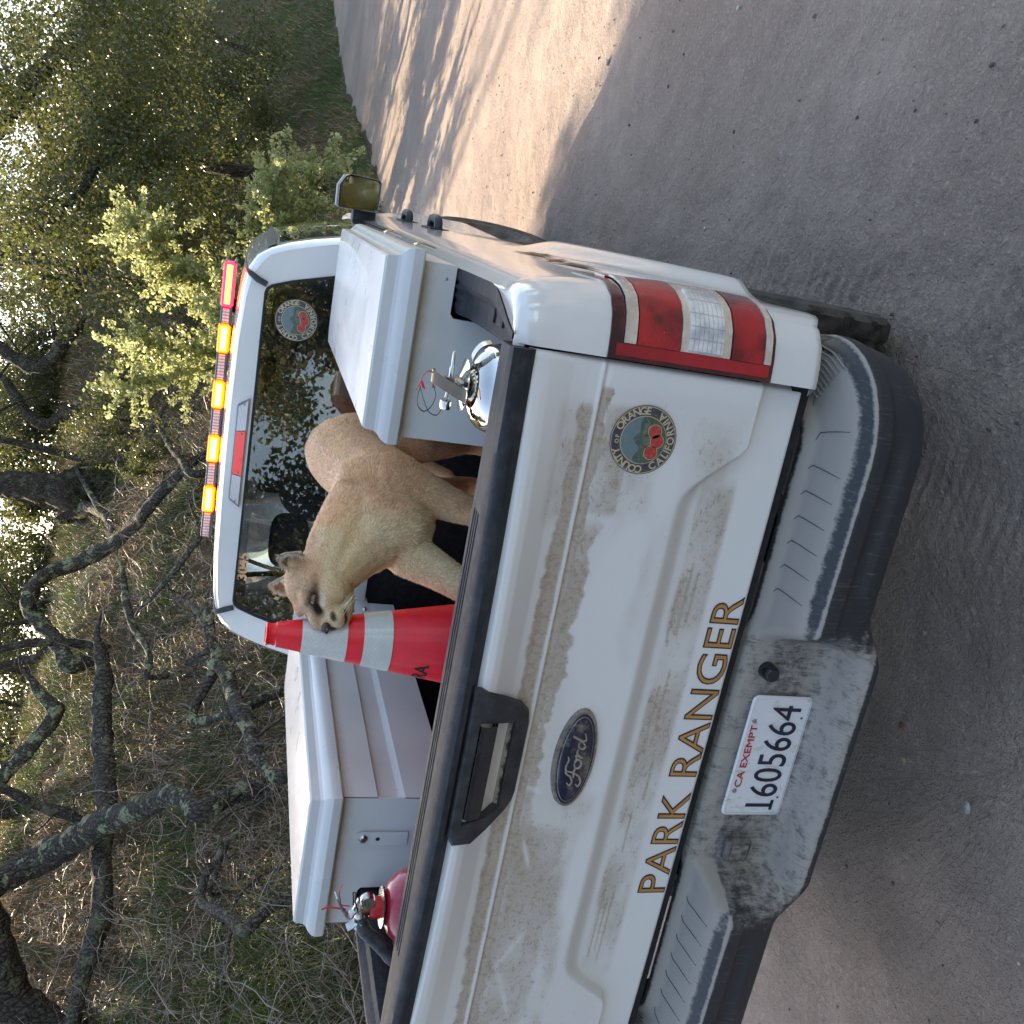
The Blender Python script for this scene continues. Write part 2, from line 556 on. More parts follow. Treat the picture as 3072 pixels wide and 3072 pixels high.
for s in (1, -1):
    q = np.concatenate([np.linspace(0, 7, 22), np.linspace(7.03, 8.86, 90)])
    nz = 46
    P = np.zeros((len(q), nz + 4, 3))
    for i, qq in enumerate(q):
        y = np.interp(qq, np.arange(8), QY) if qq <= 7 else 0.16 + qq - 7
        z = side_bottom(y) + (1.43 - side_bottom(y)) * (np.linspace(0, 1, nz))
        pts = body_pt(np.full(nz, qq), z, 0, 1)
        P[i, 1:nz + 1] = pts
        P[i, 0] = pts[0] + np.array([-0.02, 0.03 if qq < 4 else 0.0, -0.004])       # folded lower lip
        tx = pts[-1]
        rx = min(rail_x(tx[1]), tx[0] - 0.006)
        if qq < 4: rx = min(rx, 0.836)
        ty = max(tx[1], 0.014)
        P[i, nz + 1] = (tx[0] * 0.6 + rx * 0.4, tx[1] + (0.004 if qq < 4 else 0), 1.436)
        P[i, nz + 2] = (rx, ty, 1.436)
        P[i, nz + 3] = (rx - 0.001, ty, 1.415)
    P[..., 0] *= s
    v, f = grid(P)
    if s < 0: f = f[:, ::-1]
    o = mesh_obj("bed_side", v, f, M['paint'], truck, smooth=True)
    # inner wall and the black rail cap
    ys = np.concatenate([np.linspace(0.022, 0.3, 22), np.linspace(0.33, 1.93, 30)])
    prof_n = 14
    C = np.zeros((len(ys), prof_n, 3))
    for i, y in enumerate(ys):
        xo, xi = rail_x(y) - 0.0015, 0.803
        if y < 0.10: xi = 0.803
        us = np.linspace(0, 1, prof_n - 3)
        for j, u in enumerate(us):
            x = xo + (xi - xo) * u
            gz = 0.0
            wd = xo - xi
            if s < 0 or y > 0.55:
                for gc in (0.30, 0.5, 0.70):
                    if abs(u - gc) < 0.055: gz = -0.006
            z = 1.440 - 0.010 * u ** 2 + gz + (0.004 * math.sin(math.pi * u))
            if s > 0 and y < 0.5: z = 1.438 - 0.022 * sstep(0.30, 0.55, u)
            C[i, j] = (x, y, z)
        C[i, prof_n - 3] = (xi - 0.003, y, 1.405)
        C[i, prof_n - 2] = (xi + 0.004, y, 1.385)
        C[i, prof_n - 1] = (xi + 0.02, y, 1.38)
    C[..., 0] *= s
    v, f = grid(C)
    if s > 0: f = f[:, ::-1]
    cap = auto_smooth(mesh_obj("rail_cap", v, f, M['rail'], truck), 30)
    if s > 0:
        # stake pocket cover and its ribs at the rear end of the right rail
        for (y0, y1, x0, x1) in ((0.17, 0.215, 0.826, 0.868), (0.245, 0.29, 0.826, 0.868)):
            box("pocket_rib", x0, x1, y0, y1, 1.413, 1.4215, M['rail'], cap, 0.002)
        bm = bmesh.new(); bm_box(bm, 0.812, 0.838, 0.06, 0.135, 1.412, 1.4185, 0.0025)
        bm_obj("pocket_cover", bm, M['rail'], cap, 40)
    W = np.array([[(s * 0.812, y, z) for z in (0.86, 1.0, 1.2, 1.40)] for y in (0.03, 0.6, 1.2, 1.93)])
    v, f = grid(W)
    mesh_obj("bed_wall", v, f, M['liner'], truck)
    box("rear_corner_post", *( (0.80, 0.828) if s > 0 else (-0.828, -0.80)), 0.048, 0.075, 0.83, 1.41, M['black_gap'], truck, 0.003)
    # wheel well inside the bed
    bm = bmesh.new(); bm_box(bm, s * 0.81 - 0.11, s * 0.81 + 0.11, 0.75, 1.45, 0.85, 1.08, 0.03)
    bm_obj("wheel_well", bm, M['liner'], truck, 40)

bm = bmesh.new(); bm_box(bm, -0.83, 0.83, 0.03, 1.96, 0.82, 0.86, 0.0)
for k in range(16):
    x = -0.75 + k * 0.1
    bm_box(bm, x - 0.02, x + 0.02, 0.04, 1.93, 0.8595, 0.869, 0.004, 1)
bm_obj("bed_floor", bm, M['liner'], truck, 40)
box("bed_front_wall", -0.83, 0.83, 1.93, 1.96, 0.82, 1.41, M['liner'], truck)
box("bed_front_rail", -0.90, 0.90, 1.925, 1.985, 1.405, 1.436, M['rail'], truck, 0.008)
box("frame_rail", -0.5, -0.38, 0.1, 4.8, 0.55, 0.68, M['black_gap'], truck)
box("frame_rail", 0.38, 0.5, 0.1, 4.8, 0.55, 0.68, M['black_gap'], truck)

# ------------------------------------------------------------------ tailgate
HW, ZB, ZT = 0.818, 0.830, 1.407
def spoil(x): return 0.012 + 0.048 * (1 - np.clip(np.abs(x) / 0.80, 0, 1) ** 2.4)
BEV_U = [(-0.818, 0.930), (-0.672, 0.931), (-0.652, 0.940), (-0.578, 1.045), (-0.555, 1.060), (-0.52, 1.065), (0.55, 1.063), (0.58, 1.056), (0.605, 1.036), (0.676, 0.948), (0.692, 0.936), (0.818, 0.935)]
BEV_L = [(-0.818, 0.927), (-0.672, 0.927), (-0.655, 0.930), (-0.600, 0.992), (-0.575, 1.008), (-0.54, 1.013), (0.57, 1.013), (0.595, 1.008), (0.62, 0.992), (0.672, 0.935), (0.690, 0.929), (0.818, 0.930)]
def gate_y(x, z):
    p = spoil(x)
    y = np.zeros_like(x)
    # overhanging upper lip, curving back in to the crease line
    y = y - np.interp(z, [1.262, 1.29, 1.32, 1.345, 1.365, 1.38, 1.392, 1.40, 1.407],
                      [0.0, 0.06, 0.28, 0.62, 0.90, 1.0, 0.97, 0.80, 0.52]) * p
    y = y - 0.0035 * np.exp(-((z - 1.262) / 0.0035) ** 2) + 0.0025 * np.exp(-((z - 1.254) / 0.004) ** 2)
    bu = np.interp(x, [a for a, b in BEV_U], [b for a, b in BEV_U])
    bl = np.interp(x, [a for a, b in BEV_L], [b for a, b in BEV_L])
    t = sstep(0, 1, (bu - z) / np.maximum(bu - bl, 0.003))
    y = y + 0.024 * t * sstep(0.0, 0.01, 0.9 - np.abs(x) * 0 - 0.0)
    # soft crown of the sheet metal and rolled edges
    y = y + 0.005 * (np.abs(x) / HW) ** 3
    e = np.minimum(np.minimum(HW - np.abs(x), z - ZB), 0.012)
    y = y + 0.012 * (1 - e / 0.012) ** 2
    return y
xs = np.unique(np.concatenate([np.linspace(-HW, HW, 420), [-HW + .002, -HW + .005, HW - .002, HW - .005]]))
zs = np.unique(np.concatenate([np.linspace(ZB, ZT, 190), [ZB + .002, ZB + .005]]))
X, Z = np.meshgrid(xs, zs, indexing='ij')
Y = gate_y(X, Z)
# a few dings
v, f = grid(np.stack([X, Y, Z], -1))
nv = len(v)
# return flanges to give the skin its thickness
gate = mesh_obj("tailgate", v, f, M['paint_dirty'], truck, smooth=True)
x_, z_ = v[:, 0], v[:, 2]
dirt = 0.06 + 0.0 * x_
band = lambda a, b, w: sstep(a - w, a + w, z_) * (1 - sstep(b - w, b + w, z_))
xr = lambda a, b, w: sstep(a - w, a + w, x_) * (1 - sstep(b - w, b + w, x_))
blob = fbm(x_ * 3.0, z_ * 7.0, 0, 4, 3)
blob2 = fbm(x_ * 9.0, z_ * 14.0, 0, 4, 9)
streak = fbm(x_ * 42.0, z_ * 5.0, 0, 3, 15)                       # drips running down from the crease
def lay(v):
    global dirt
    dirt = np.maximum(dirt, v)
lay(band(1.266, 1.300 + 0.016 * blob + 0.010 * streak, 0.007) * (0.80 + 0.2 * blob2) * xr(-0.9, 0.735, 0.02))   # band under the overhang
lay(band(1.266, 1.335, 0.012) * (0.42 + 0.4 * blob2) * xr(0.50, 0.74, 0.03))
lay(band(1.238 + 0.010 * streak, 1.259, 0.003) * (0.95 + 0.1 * blob2) * xr(-0.9, 0.77, 0.01))                  # brown strip right below the crease, dirt and painted-in shadow
lay(band(1.175, 1.245, 0.012) * (0.50 + 0.45 * blob2) * xr(0.52, 0.745, 0.02))
lay(band(1.205 + 0.03 * blob + 0.022 * streak, 1.245, 0.008) * (0.62 + 0.5 * blob2) * xr(-0.9, 0.52, 0.05))
lay(band(1.120 + 0.02 * streak, 1.245, 0.02) * (0.66 + 0.35 * blob + 0.2 * blob2) * xr(-0.9, -0.16, 0.05))
lay(band(1.075, 1.16, 0.02) * (0.44 + 0.40 * blob2) * xr(-0.9, -0.05, 0.05))
lay(band(1.075, 1.19, 0.03) * (0.40 + 0.45 * blob2) * xr(-0.1, 0.76, 0.04))
lay(band(0.945, 1.070, 0.02) * (0.38 + 0.40 * blob2) * xr(0.56, 0.76, 0.04))
lay(band(0.925, 1.006, 0.010) * (0.50 + 0.40 * blob2) * xr(-0.60, 0.62, 0.03))                                 # speckle on the lower panel
lay(band(1.012, 1.064, 0.006) * 0.22)  # extra film tone on the sloping facet, painting in its shade
lay(band(1.08, 1.25, 0.03) * 0.30 * xr(-0.9, 0.25, 0.10))
lay(band(0.93, 1.25, 0.03) * 0.24)                                                                          # even dust film; on the facet it also stands in for shade
for cx, cz, rx, rz in ((0.30, 1.165, .13, .035), (0.43, 1.13, .10, .03), (0.14, 1.12, .12, .05), (-0.02, 1.10, .08, .03), (-0.30, 1.08, .12, .02), (0.60, 1.09, .05, .02)):
    dirt = dirt - 0.55 * np.exp(-(((x_ - cx) / rx) ** 2 + ((z_ - cz) / rz) ** 2))   # wiped clean
for cx, cz, a_, L_ in ((-0.62, 1.19, .35, .07), (-0.50, 1.20, -.5, .05), (-0.24, 1.21, .35, .04), (-0.72, 1.13, .15, .08), (-0.08, 1.225, 1.2, .02)):   # finger strokes
    u_ = (x_ - cx) * math.cos(a_) + (z_ - cz) * math.sin(a_); w_ = -(x_ - cx) * math.sin(a_) + (z_ - cz) * math.cos(a_)
    dirt = dirt - 0.42 * (0.7 + blob2) * np.exp(-(u_ / L_) ** 4 - (w_ / 0.006) ** 2)
for zz, a0, a1 in ((0.992, -0.55, -0.33), (0.980, -0.53, -0.38), (0.968, -0.56, -0.36), (0.985, 0.00, 0.16), (0.970, 0.02, 0.20), (0.955, -0.12, -0.02), (0.996, 0.26, 0.40), (0.978, 0.28, 0.44), (0.962, 0.31, 0.42), (0.974, -0.26, -0.16)):
    dirt = dirt + 0.35 * np.exp(-((z_ - zz) / 0.0022) ** 2) * xr(a0, a1, 0.004)       # scraped level lines
dirt = dirt * (1 - sstep(1.335, 1.36, z_)) * (1 - 0.85 * (1 - sstep(0.86, 0.925, z_)))
dirt = dirt * (1 - sstep(0.755, 0.80, x_))
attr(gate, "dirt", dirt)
bm = bmesh.new()
bm_box(bm, -HW + 0.002, HW - 0.002, 0.045, 0.062, ZB + 0.004, 1.404, 0.004)
bm_obj("inner_panel", bm, M['liner'], gate, 40)

# black cap along the tailgate's top
xs2 = np.unique(np.concatenate([np.linspace(-HW + .001, HW - .001, 180), [-.512, -.508, .512, .516]]))
P = []
for x in xs2:
    p = float(spoil(np.array(x)))
    gr = 1.0 if -0.50 < x < 0.505 else 0.0
    yo = -p
    pr = [(0.066, 1.396), (0.066, 1.432), (0.062, 1.442), (0.054, 1.446)]
    for gc in (0.034, 0.018, 0.002):
        g = 0.005 * gr
        pr += [(gc + 0.0046, 1.446), (gc + 0.0040, 1.446 - g), (gc - 0.0040, 1.446 - g), (gc - 0.0046, 1.446)]
    pr += [(-0.010, 1.4455), (yo * 0.55 - 0.012, 1.442), (yo * 0.85 - 0.008, 1.436), (yo - 0.005, 1.428), (yo - 0.004, 1.416), (yo * 0.72 - 0.003, 1.401), (yo * 0.5, 1.398)]
    P.append([(x, a, b) for a, b in pr])
P = np.array(P)
v, f = grid(P)
V = v.tolist(); F = f.tolist()
n_ = P.shape[1]
F.append(list(range(n_))); F.append(list(range(len(V) - n_, len(V)))[::-1])
capo = mesh_obj("tailgate_cap", V, F, M['rail'], gate)
bm = bmesh.new(); bm.from_mesh(capo.data); bmesh.ops.recalc_face_normals(bm, faces=bm.faces); bm.to_mesh(capo.data); bm.free()
auto_smooth(capo, 35)

# handle bezel: a black trapezoid with pull and dusty finger recess
def hz(x, z): return float(gate_y(np.array([x]), np.array([z]))[0])
bez = [(-0.150, 1.409), (-0.170, 1.398), (-0.168, 1.360), (-0.150, 1.325), (-0.118, 1.284), (-0.100, 1.272), (-0.080, 1.268), (0.085, 1.268), (0.112, 1.274), (0.134, 1.296), (0.156, 1.335), (0.172, 1.372), (0.182, 1.395), (0.184, 1.409)]
rec = [(-0.118, 1.388), (-0.112, 1.330), (-0.100, 1.304), (0.095, 1.304), (0.104, 1.335), (0.112, 1.388)]
bm = bmesh.new()
NR = 6
cx_ = 0.004
rings = []
for (scl, out) in ((1.0, -0.002), (0.985, 0.008), (0.955, 0.012)):
    ring = []
    for x, z in bez:
        xx, zz = cx_ + (x - cx_) * scl, 1.345 + (z - 1.345) * scl
        base = -float(spoil(np.array(xx))) * np.interp(zz, [1.268, 1.30, 1.36, 1.38, 1.409], [0.05, 0.3, 0.95, 1.0, 1.0])
        ring.append(bm.verts.new((xx, base - out, zz)))
    rings.append(ring)
for a, b in zip(rings[:-1], rings[1:]):
    for i in range(len(a)):
        j = (i + 1) % len(a)
        bm.faces.new((a[i], a[j], b[j], b[i]))
inner = [bm.verts.new((x, -float(spoil(np.array(x))) * np.interp(z, [1.268, 1.30, 1.36, 1.38, 1.409], [0.05, 0.3, 0.95, 1.0, 1.0]) - 0.0115, z)) for x, z in rec]
edges = []
for loop in (rings[-1], inner):
    for i in range(len(loop)):
        e = bm.edges.get((loop[i], loop[(i + 1) % len(loop)])) or bm.edges.new((loop[i], loop[(i + 1) % len(loop)]))
        edges.append(e)
bmesh.ops.triangle_fill(bm, use_beauty=True, edges=edges)
deep = [bm.verts.new((v.co.x * 0.985, v.co.y + (0.010 if v.co.z > 1.36 else 0.030), 1.346 + (v.co.z - 1.346) * 0.96)) for v in inner]
for i in range(len(inner)):
    j = (i + 1) % len(inner)
    bm.faces.new((inner[i], inner[j], deep[j], deep[i]))
handle = bm_obj("handle_bezel", bm, M['black_plastic'], gate, 30)
def dusty_recess():
    t = NT('dust_filled_recess')
    g = t.new("ShaderNodeSeparateXYZ"); t.put(g.inputs[0], t.obj())
    n = t.noise(45, 5, 0.7)
    h = t.math('ADD', g.outputs[2], t.math('MULTIPLY', t.math('SUBTRACT', n, 0.5), 0.045))
    f = t.math('MULTIPLY', t.ramp(h, 1.303, 1.312), t.ramp(h, 1.338, 1.330))
    t.set(color=t.mix(f, (0.016, 0.017, 0.02), (0.34, 0.28, 0.21)), rough=0.8)
    return t.m
P = []
for x in np.linspace(-0.116, 0.110, 40):
    p = float(spoil(np.array(x)))
    P.append([(x, -p + 0.004, 1.386), (x, -p + 0.016, 1.35), (x, -0.35 * p + 0.012, 1.335), (x, -0.3 * p + 0.010, 1.318), (x, -0.36 * p - 0.001, 1.306)])
v, f = grid(np.array(P))
mesh_obj("handle_recess", v, f, dusty_recess(), handle if False else gate, smooth=True)
P = []
for x in np.linspace(-0.106, 0.104, 30):
    p = float(spoil(np.array(x)))
    P.append([(x, -p * 0.98 + 0.004, 1.386), (x, -p - 0.009, 1.384), (x, -p - 0.012, 1.372), (x, -p * 0.9 - 0.010, 1.350), (x, -p * 0.85 + 0.004, 1.344), (x, -p * 0.8 + 0.02, 1.350)])
v, f = grid(np.array(P))
auto_smooth(mesh_obj("handle_paddle", v, f, M['black_gloss'], gate), 40)
# key lock
lathe("key_lock", [(0.0, 0.0), (0.010, 0.0), (0.0115, 0.004)], (-0.005, -0.023, 1.288), M['black_gloss'], gate, 20, 'y')

# raised oval emblem with script letters
def ellipse_ring(name, a0, b0, a1, b1, y0, y1, mat, n=56, cz=1.151, cx=-0.002):
    V, F = [], []
    for k in range(n):
        t = 2 * math.pi * k / n
        V.append((cx + a0 * math.cos(t), y0, cz + b0 * math.sin(t)))
        V.append((cx + a1 * math.cos(t), y1, cz + b1 * math.sin(t)))
    V.append((cx, y1, cz))
    F = [(2 * k, 2 * ((k + 1) % n), 2 * ((k + 1) % n) + 1, 2 * k + 1) for k in range(n)]
    F += [(2 * k + 1, 2 * ((k + 1) % n) + 1, 2 * n) for k in range(n)]
    o = mesh_obj(name, V, F, mat, gate)
    return auto_smooth(o, 40)
em_mat = NT('dull_emblem_chrome'); em_mat.set(color=em_mat.mix(em_mat.ramp(em_mat.noise(60, 5), 0.35, 0.65), (0.20, 0.185, 0.165), (0.36, 0.33, 0.29)), rough=0.42, metal=0.55)
em_blue = NT('navy_enamel')
em_blue.set(color=em_blue.mix(em_blue.ramp(em_blue.noise(28, 6, 0.7), 0.50, 0.66), (0.010, 0.013, 0.035), (0.17, 0.15, 0.13)), rough=0.3, coat=0.5)
ellipse_ring("emblem_rim", 0.1175, 0.047, 0.113, 0.0435, 0.002, -0.008, em_mat.m)
ellipse_ring("emblem_field", 0.107, 0.0385, 0.1055, 0.0375, -0.0085, -0.0092, em_blue.m)
ellipse_ring("emblem_line", 0.1015, 0.0345, 0.1005, 0.0338, -0.0094, -0.0100, em_mat.m)
ellipse_ring("emblem_inner", 0.0995, 0.0330, 0.0990, 0.0326, -0.0101, -0.0104, em_blue.m)
strokes = [  # hand-drawn script word, units: emblem half-widths
    [(-.62, .30), (-.70, .12), (-.60, .02), (-.46, .16), (-.36, .42), (-.16, .52), (.00, .44), (.10, .52)],
    [(-.30, .44), (-.34, .10), (-.44, -.30), (-.60, -.46), (-.72, -.36), (-.66, -.22)],
    [(-.48, -.02), (-.34, .03), (-.18, -.02)],
    [(-.06, .10), (-.18, .04), (-.22, -.14), (-.14, -.28), (-.02, -.22), (.02, -.04), (-.06, .10), (.06, .04)],
    [(.06, .06), (.14, .10), (.10, -.10), (.07, -.28), (.12, -.06), (.22, .08), (.30, .04)],
    [(.50, .04), (.40, .08), (.32, -.08), (.34, -.26), (.44, -.24), (.52, -.04), (.60, .26), (.66, .50), (.60, .20), (.54, -.10), (.56, -.26), (.66, -.22), (.74, -.12)],
]
parts = []
for st in strokes:
    pp = catmull([(-0.002 + a * 0.086, -0.0112, 1.148 + b * 0.040) for a, b in st], 6)
    nn = len(pp)
    parts.append(tube_geo(pp, [0.0014 + 0.0010 * math.sin(math.pi * min(1, max(0, (i + 2) / (nn + 3)))) for i in range(nn)], 6))
V, F = join_geo(parts)
mesh_obj("emblem_lettering", V, F, simple('emblem_silver', (0.50, 0.46, 0.40), 0.3, metal=0.6), gate)

# PARK RANGER lettering
def gate_text(name, s, size, x, z, mat, out, **kw):
    V, F = text_geo(s, size, **kw)
    W = np.stack([x + V[:, 0], 0 * V[:, 0], z + V[:, 1]], -1)
    W[:, 1] = gate_y(W[:, 0].copy(), W[:, 2].copy()) - out - V[:, 2]
    return mesh_obj(name, W, F, mat, gate)
gt = dict(extrude=0.0002)
Vt, _ = text_geo("PARK RANGER", 0.1, 0.0)
tw, th = Vt[:, 0].max() - Vt[:, 0].min(), 0.0686
def word(s, x0, x1, z0, cap):
    """stretch a word to run from x0 to x1 with the given cap height"""
    for nm, off, mat, out in (("letter_outline", 0.0014, M['letter_edge'], 0.0010), ("lettering", -0.0016, M['orange_letter'], 0.0018)):
        V, F = text_geo(s, 0.1, 0.0002, off)
        V0, _ = text_geo(s, 0.1, 0.0)
        a, b = V0[:, 0].min(), V0[:, 0].max()
        c = V0[:, 1].max() - max(V0[:, 1].min(), 0)
        W = np.stack([x0 + (V[:, 0] - a) / (b - a) * (x1 - x0), 0 * V[:, 0], z0 + V[:, 1] / c * cap], -1)
        W[:, 1] = gate_y(W[:, 0].copy(), W[:, 2].copy()) - out - V[:, 2]
        mesh_obj(nm, W, F, mat, gate)
word("PARK", -0.368, -0.102, 0.8435, 0.0655)
word("RANGER", -0.058, 0.372, 0.8435, 0.0655)

# round county seal, built as thin stacked discs (used on the tailgate and the rear window)
SEAL = {}
def flat(name, col, rough=0.5):
    t = NT(name)
    t.set(color=t.mix(t.ramp(t.noise(90, 5, 0.7), 0.46, 0.72, 0.06, 0.48), col, DUST), rough=rough)
    return t.m
SEAL['navy'] = flat('seal_navy', (0.035, 0.045, 0.065)); SEAL['gold'] = flat('seal_gold', (0.62, 0.52, 0.34))
SEAL['sky'] = flat('seal_sky', (0.12, 0.22, 0.24)); SEAL['field'] = flat('seal_field', (0.05, 0.11, 0.07)); SEAL['row'] = flat('seal_rows', (0.50, 0.48, 0.34))
SEAL['hill'] = flat('seal_hills', (0.05, 0.10, 0.11)); SEAL['fruit'] = flat('seal_fruit', (0.52, 0.030, 0.025)); SEAL['leaf'] = flat('seal_leaf', (0.03, 0.09, 0.05))
def seal(cx, y0, cz, R, parent, tilt=0.0):
    def disc(name, r, mat, lay, x=0, z=0, r0=0.0, clip=None, n=48):
        y = y0 - 0.0004 * lay
        V = [(cx + x + r * math.cos(2 * math.pi * k / n), y, cz + z + r * math.sin(2 * math.pi * k / n)) for k in range(n)]
        if r0:
            V += [(cx + x + r0 * math.cos(2 * math.pi * k / n), y, cz + z + r0 * math.sin(2 * math.pi * k / n)) for k in range(n)]
            F = [(k, (k + 1) % n, n + (k + 1) % n, n + k) for k in range(n)]
        else:
            F = [tuple(range(n))]
        return (V, F)
    def put(name, geos, mat, par=None):
        V, F = join_geo(geos)
        V = [(p[0], p[1] + tilt * (p[2] - cz), p[2]) for p in V]
        return mesh_obj(name, V, F, mat, par or root)
    root = None
    V, F = disc('d', R, None, 1)
    V = [(p[0], p[1] + tilt * (p[2] - cz), p[2]) for p in V]
    root = mesh_obj("county_seal", V, F, SEAL['navy'], parent)
    if parent is gate: par = gate
    else: par = root
    P_ = lambda name, geos, mat: put(name, geos, mat, par)
    P_("seal_ring", [disc('', R * 0.975, None, 2, r0=R * 0.955), disc('', R * 0.70, None, 2, r0=R * 0.675)], SEAL['gold'])
    ri = R * 0.675
    # picture: sky, hills, planted rows
    def seg(z0f, z1f, lay, fn=None):
        pts = []
        m = 24
        for k in range(m + 1):
            x = -1 + 2 * k / m
            zz = z1f + (fn(x) if fn else 0)
            r_ = math.sqrt(max(0, 1 - min(1, abs(zz)) ** 2)); pts.append((min(max(x, -r_), r_), zz))
        for k in range(m + 1):
            t = math.pi * k / m
            a = -math.asin(max(-1, min(1, -z0f))) if False else None
        poly = pts + [(math.cos(t), math.sin(t)) for t in np.linspace(0.0, -math.pi, 25)]
        return ([(cx + x * ri, y0 - 0.0004 * lay, cz + z * ri) for x, z in poly], [tuple(range(len(poly)))])
    P_("seal_sky", [disc('', ri, None, 3)], SEAL['sky'])
    P_("seal_hills", [seg(-1, 0.28, 4, lambda x: 0.10 * math.sin(x * 5 + 1) + 0.08 * math.cos(x * 9))], SEAL['hill'])
    P_("seal_field", [seg(-1, 0.12, 5)], SEAL['field'])
    rows = []
    for k in range(-7, 8):
        a = k * 0.20
        p0 = (0.0 + a * 0.10, 0.10); p1 = (math.sin(a) * 0.93, 0.10 - 0.9 * math.cos(a) if abs(k) < 4 else -0.45 + 0.07 * abs(k))
        L = math.hypot(*p1)
        if L > 0.95: p1 = (p1[0] / L * 0.95, p1[1] / L * 0.95)
        w = 0.020
        rows.append(([(cx + p0[0] * ri, y0 - 0.0024, cz + p0[1] * ri), (cx + (p1[0] - w) * ri, y0 - 0.0024, cz + p1[1] * ri), (cx + (p1[0] + w) * ri, y0 - 0.0024, cz + (p1[1] + w * .5) * ri)], [(0, 1, 2)]))
    P_("seal_rows", rows, SEAL['row'])
    fr, fo, lv = [], [], []
    for (x, z) in ((-0.48, -0.42), (0.02, -0.60), (0.42, -0.42)):
        fo.append(disc('', ri * 0.315, None, 7, ri * x, ri * z)); fr.append(disc('', ri * 0.285, None, 8, ri * x, ri * z))
    P_("seal_fruit_edge", fo, SEAL['row']); P_("seal_fruit", fr, SEAL['fruit'])
    for (x, z, a) in ((0.72, -0.25, 0.5), (0.25, -0.20, 1.8), (-0.15, -0.25, 2.4), (0.72, -0.05, 1.0)):
        c, s_ = math.cos(a), math.sin(a)
        pts = [(0, 0), (.12, .06), (.26, 0), (.12, -.06)]
        lv.append(([(cx + ri * (x + u * c - w * s_), y0 - 0.0036, cz + ri * (z + u * s_ + w * c)) for u, w in pts], [(0, 1, 2, 3)]))
    P_("seal_leaves", lv, SEAL['leaf'])
    let = []
    def arc(s, a0, a1, flip, size):
        gl = [text_geo(ch, size, 0.0, size * 0.022) for ch in s]
        wd = [g[0][:, 0].max() - g[0][:, 0].min() + size * 0.10 for g in gl]
        tot = sum(wd) - (wd[0] + wd[-1]) / 2; run = -wd[0] / 2
        for i, ch in enumerate(s):
            run += wd[i] / 2
            a = math.radians(a0 + (a1 - a0) * run / max(tot, 1e-6)); run += wd[i] / 2
            V, F = gl[i]
            rr = R * 0.74 if not flip else R * 0.92
            er = np.array([math.cos(a), math.sin(a)])
            et = np.array([math.sin(a), -math.cos(a)])
            upv, rt = (er, et) if not flip else (-er, -et)
            W = [(cx + er[0] * rr + rt[0] * p[0] + upv[0] * p[1], y0 - 0.0014, cz + er[1] * rr + rt[1] * p[0] + upv[1] * p[1]) for p in V]
            let.append((W, F))
    arc("COUNTY", 183, 118, False, R * 0.30)
    arc("OF", 98, 88, False, R * 0.16)
    arc("ORANGE", 66, 2, False, R * 0.30)
    arc("CALIFORNIA", 212, 330, True, R * 0.30)
    P_("seal_lettering", let, SEAL['gold'])
    return root
ys_ = float(gate_y(np.array([0.681]), np.array([1.158]))[0]) - 0.0012
seal(0.681, ys_, 1.158, 0.0665, gate)

# ------------------------------------------------------------------ tail lights
def light_patch(name, s, q0, q1, z0, z1, off, mat, parent, nq=16, nzz=8, rim=0.004):
    """q0/q1/z0/z1 may be callables giving slanted outlines; a slab that follows the body corner"""
    us, ws = np.linspace(0, 1, nq), np.linspace(0, 1, nzz)
    P = np.zeros((nq + 2, nzz + 2, 3))
    for i in range(nq + 2):
        u = us[min(max(i - 1, 0), nq - 1)]
        for j in range(nzz + 2):
            w = ws[min(max(j - 1, 0), nzz - 1)]
            z = z0 + (z1 - z0) * w
            a = q0(z) if callable(q0) else q0
            b = q1(z) if callable(q1) else q1
            edge = i in (0, nq + 1) or j in (0, nzz + 1)
            P[i, j] = body_pt(a + (b - a) * u, z, off - (rim if edge else 0), s)
    v, f = grid(P)
    if s < 0: f = f[:, ::-1]
    return auto_smooth(mesh_obj(name, v, f, mat, parent), 45)
for s in (1, -1):
    # outer outline: the upper end runs forward into a point
    def q_out(z): return float(np.interp(z, [0.930, 0.945, 0.97, 1.05, 1.13, 1.20, 1.235, 1.258], [5.2, 6.4, 6.9, 6.97, 7.0, 7.02, 7.05, 7.13]))
    body = light_patch("taillight", s, 0.02, q_out, 0.930, 1.264, 0.0035, M['lens_dark'], truck, 26, 24, 0.006)
    q_in = lambda z: 0.95
    q_lit = lambda z: q_out(z) - 0.55
    light_patch("lens_edge", s, 0.62, 1.55, 0.940, 1.250, 0.0075, M['lens_red_flat'], body, 6, 16)
    light_patch("frosted_strip", s, 1.6, lambda z: q_out(z) - 0.4, 1.216, 1.238, 0.010, M['lens_strip'], body, 18, 5)
    light_patch("brake_lens", s, 1.58, lambda z: q_out(z) - 0.5, 1.129, 1.213, 0.0095, M['lens_red'], body, 18, 12)
    light_patch("lens_frame", s, 1.58, lambda z: q_out(z) - 0.6, 1.026, 1.127, 0.009, M['lens_strip'], body, 18, 12)
    light_patch("reversing_lens", s, 1.66, lambda z: min(5.2, q_out(z) - 1.6), 1.044, 1.112, 0.0125, M['lens_clear'], body, 16, 10)
    light_patch("lower_lens", s, 1.58, lambda z: q_out(z) - 0.6, 0.957, 1.023, 0.0095, M['lens_red'], body, 18, 10)
    light_patch("frosted_strip", s, 1.6, lambda z: q_out(z) - 0.6, 0.940, 0.954, 0.010, M['lens_strip'], body, 14, 4)
    light_patch("side_marker", s, lambda z: q_out(z) - 0.38, lambda z: q_out(z) - 0.04, 0.95, 1.245, 0.007, M['lens_red_flat'], body, 6, 18)

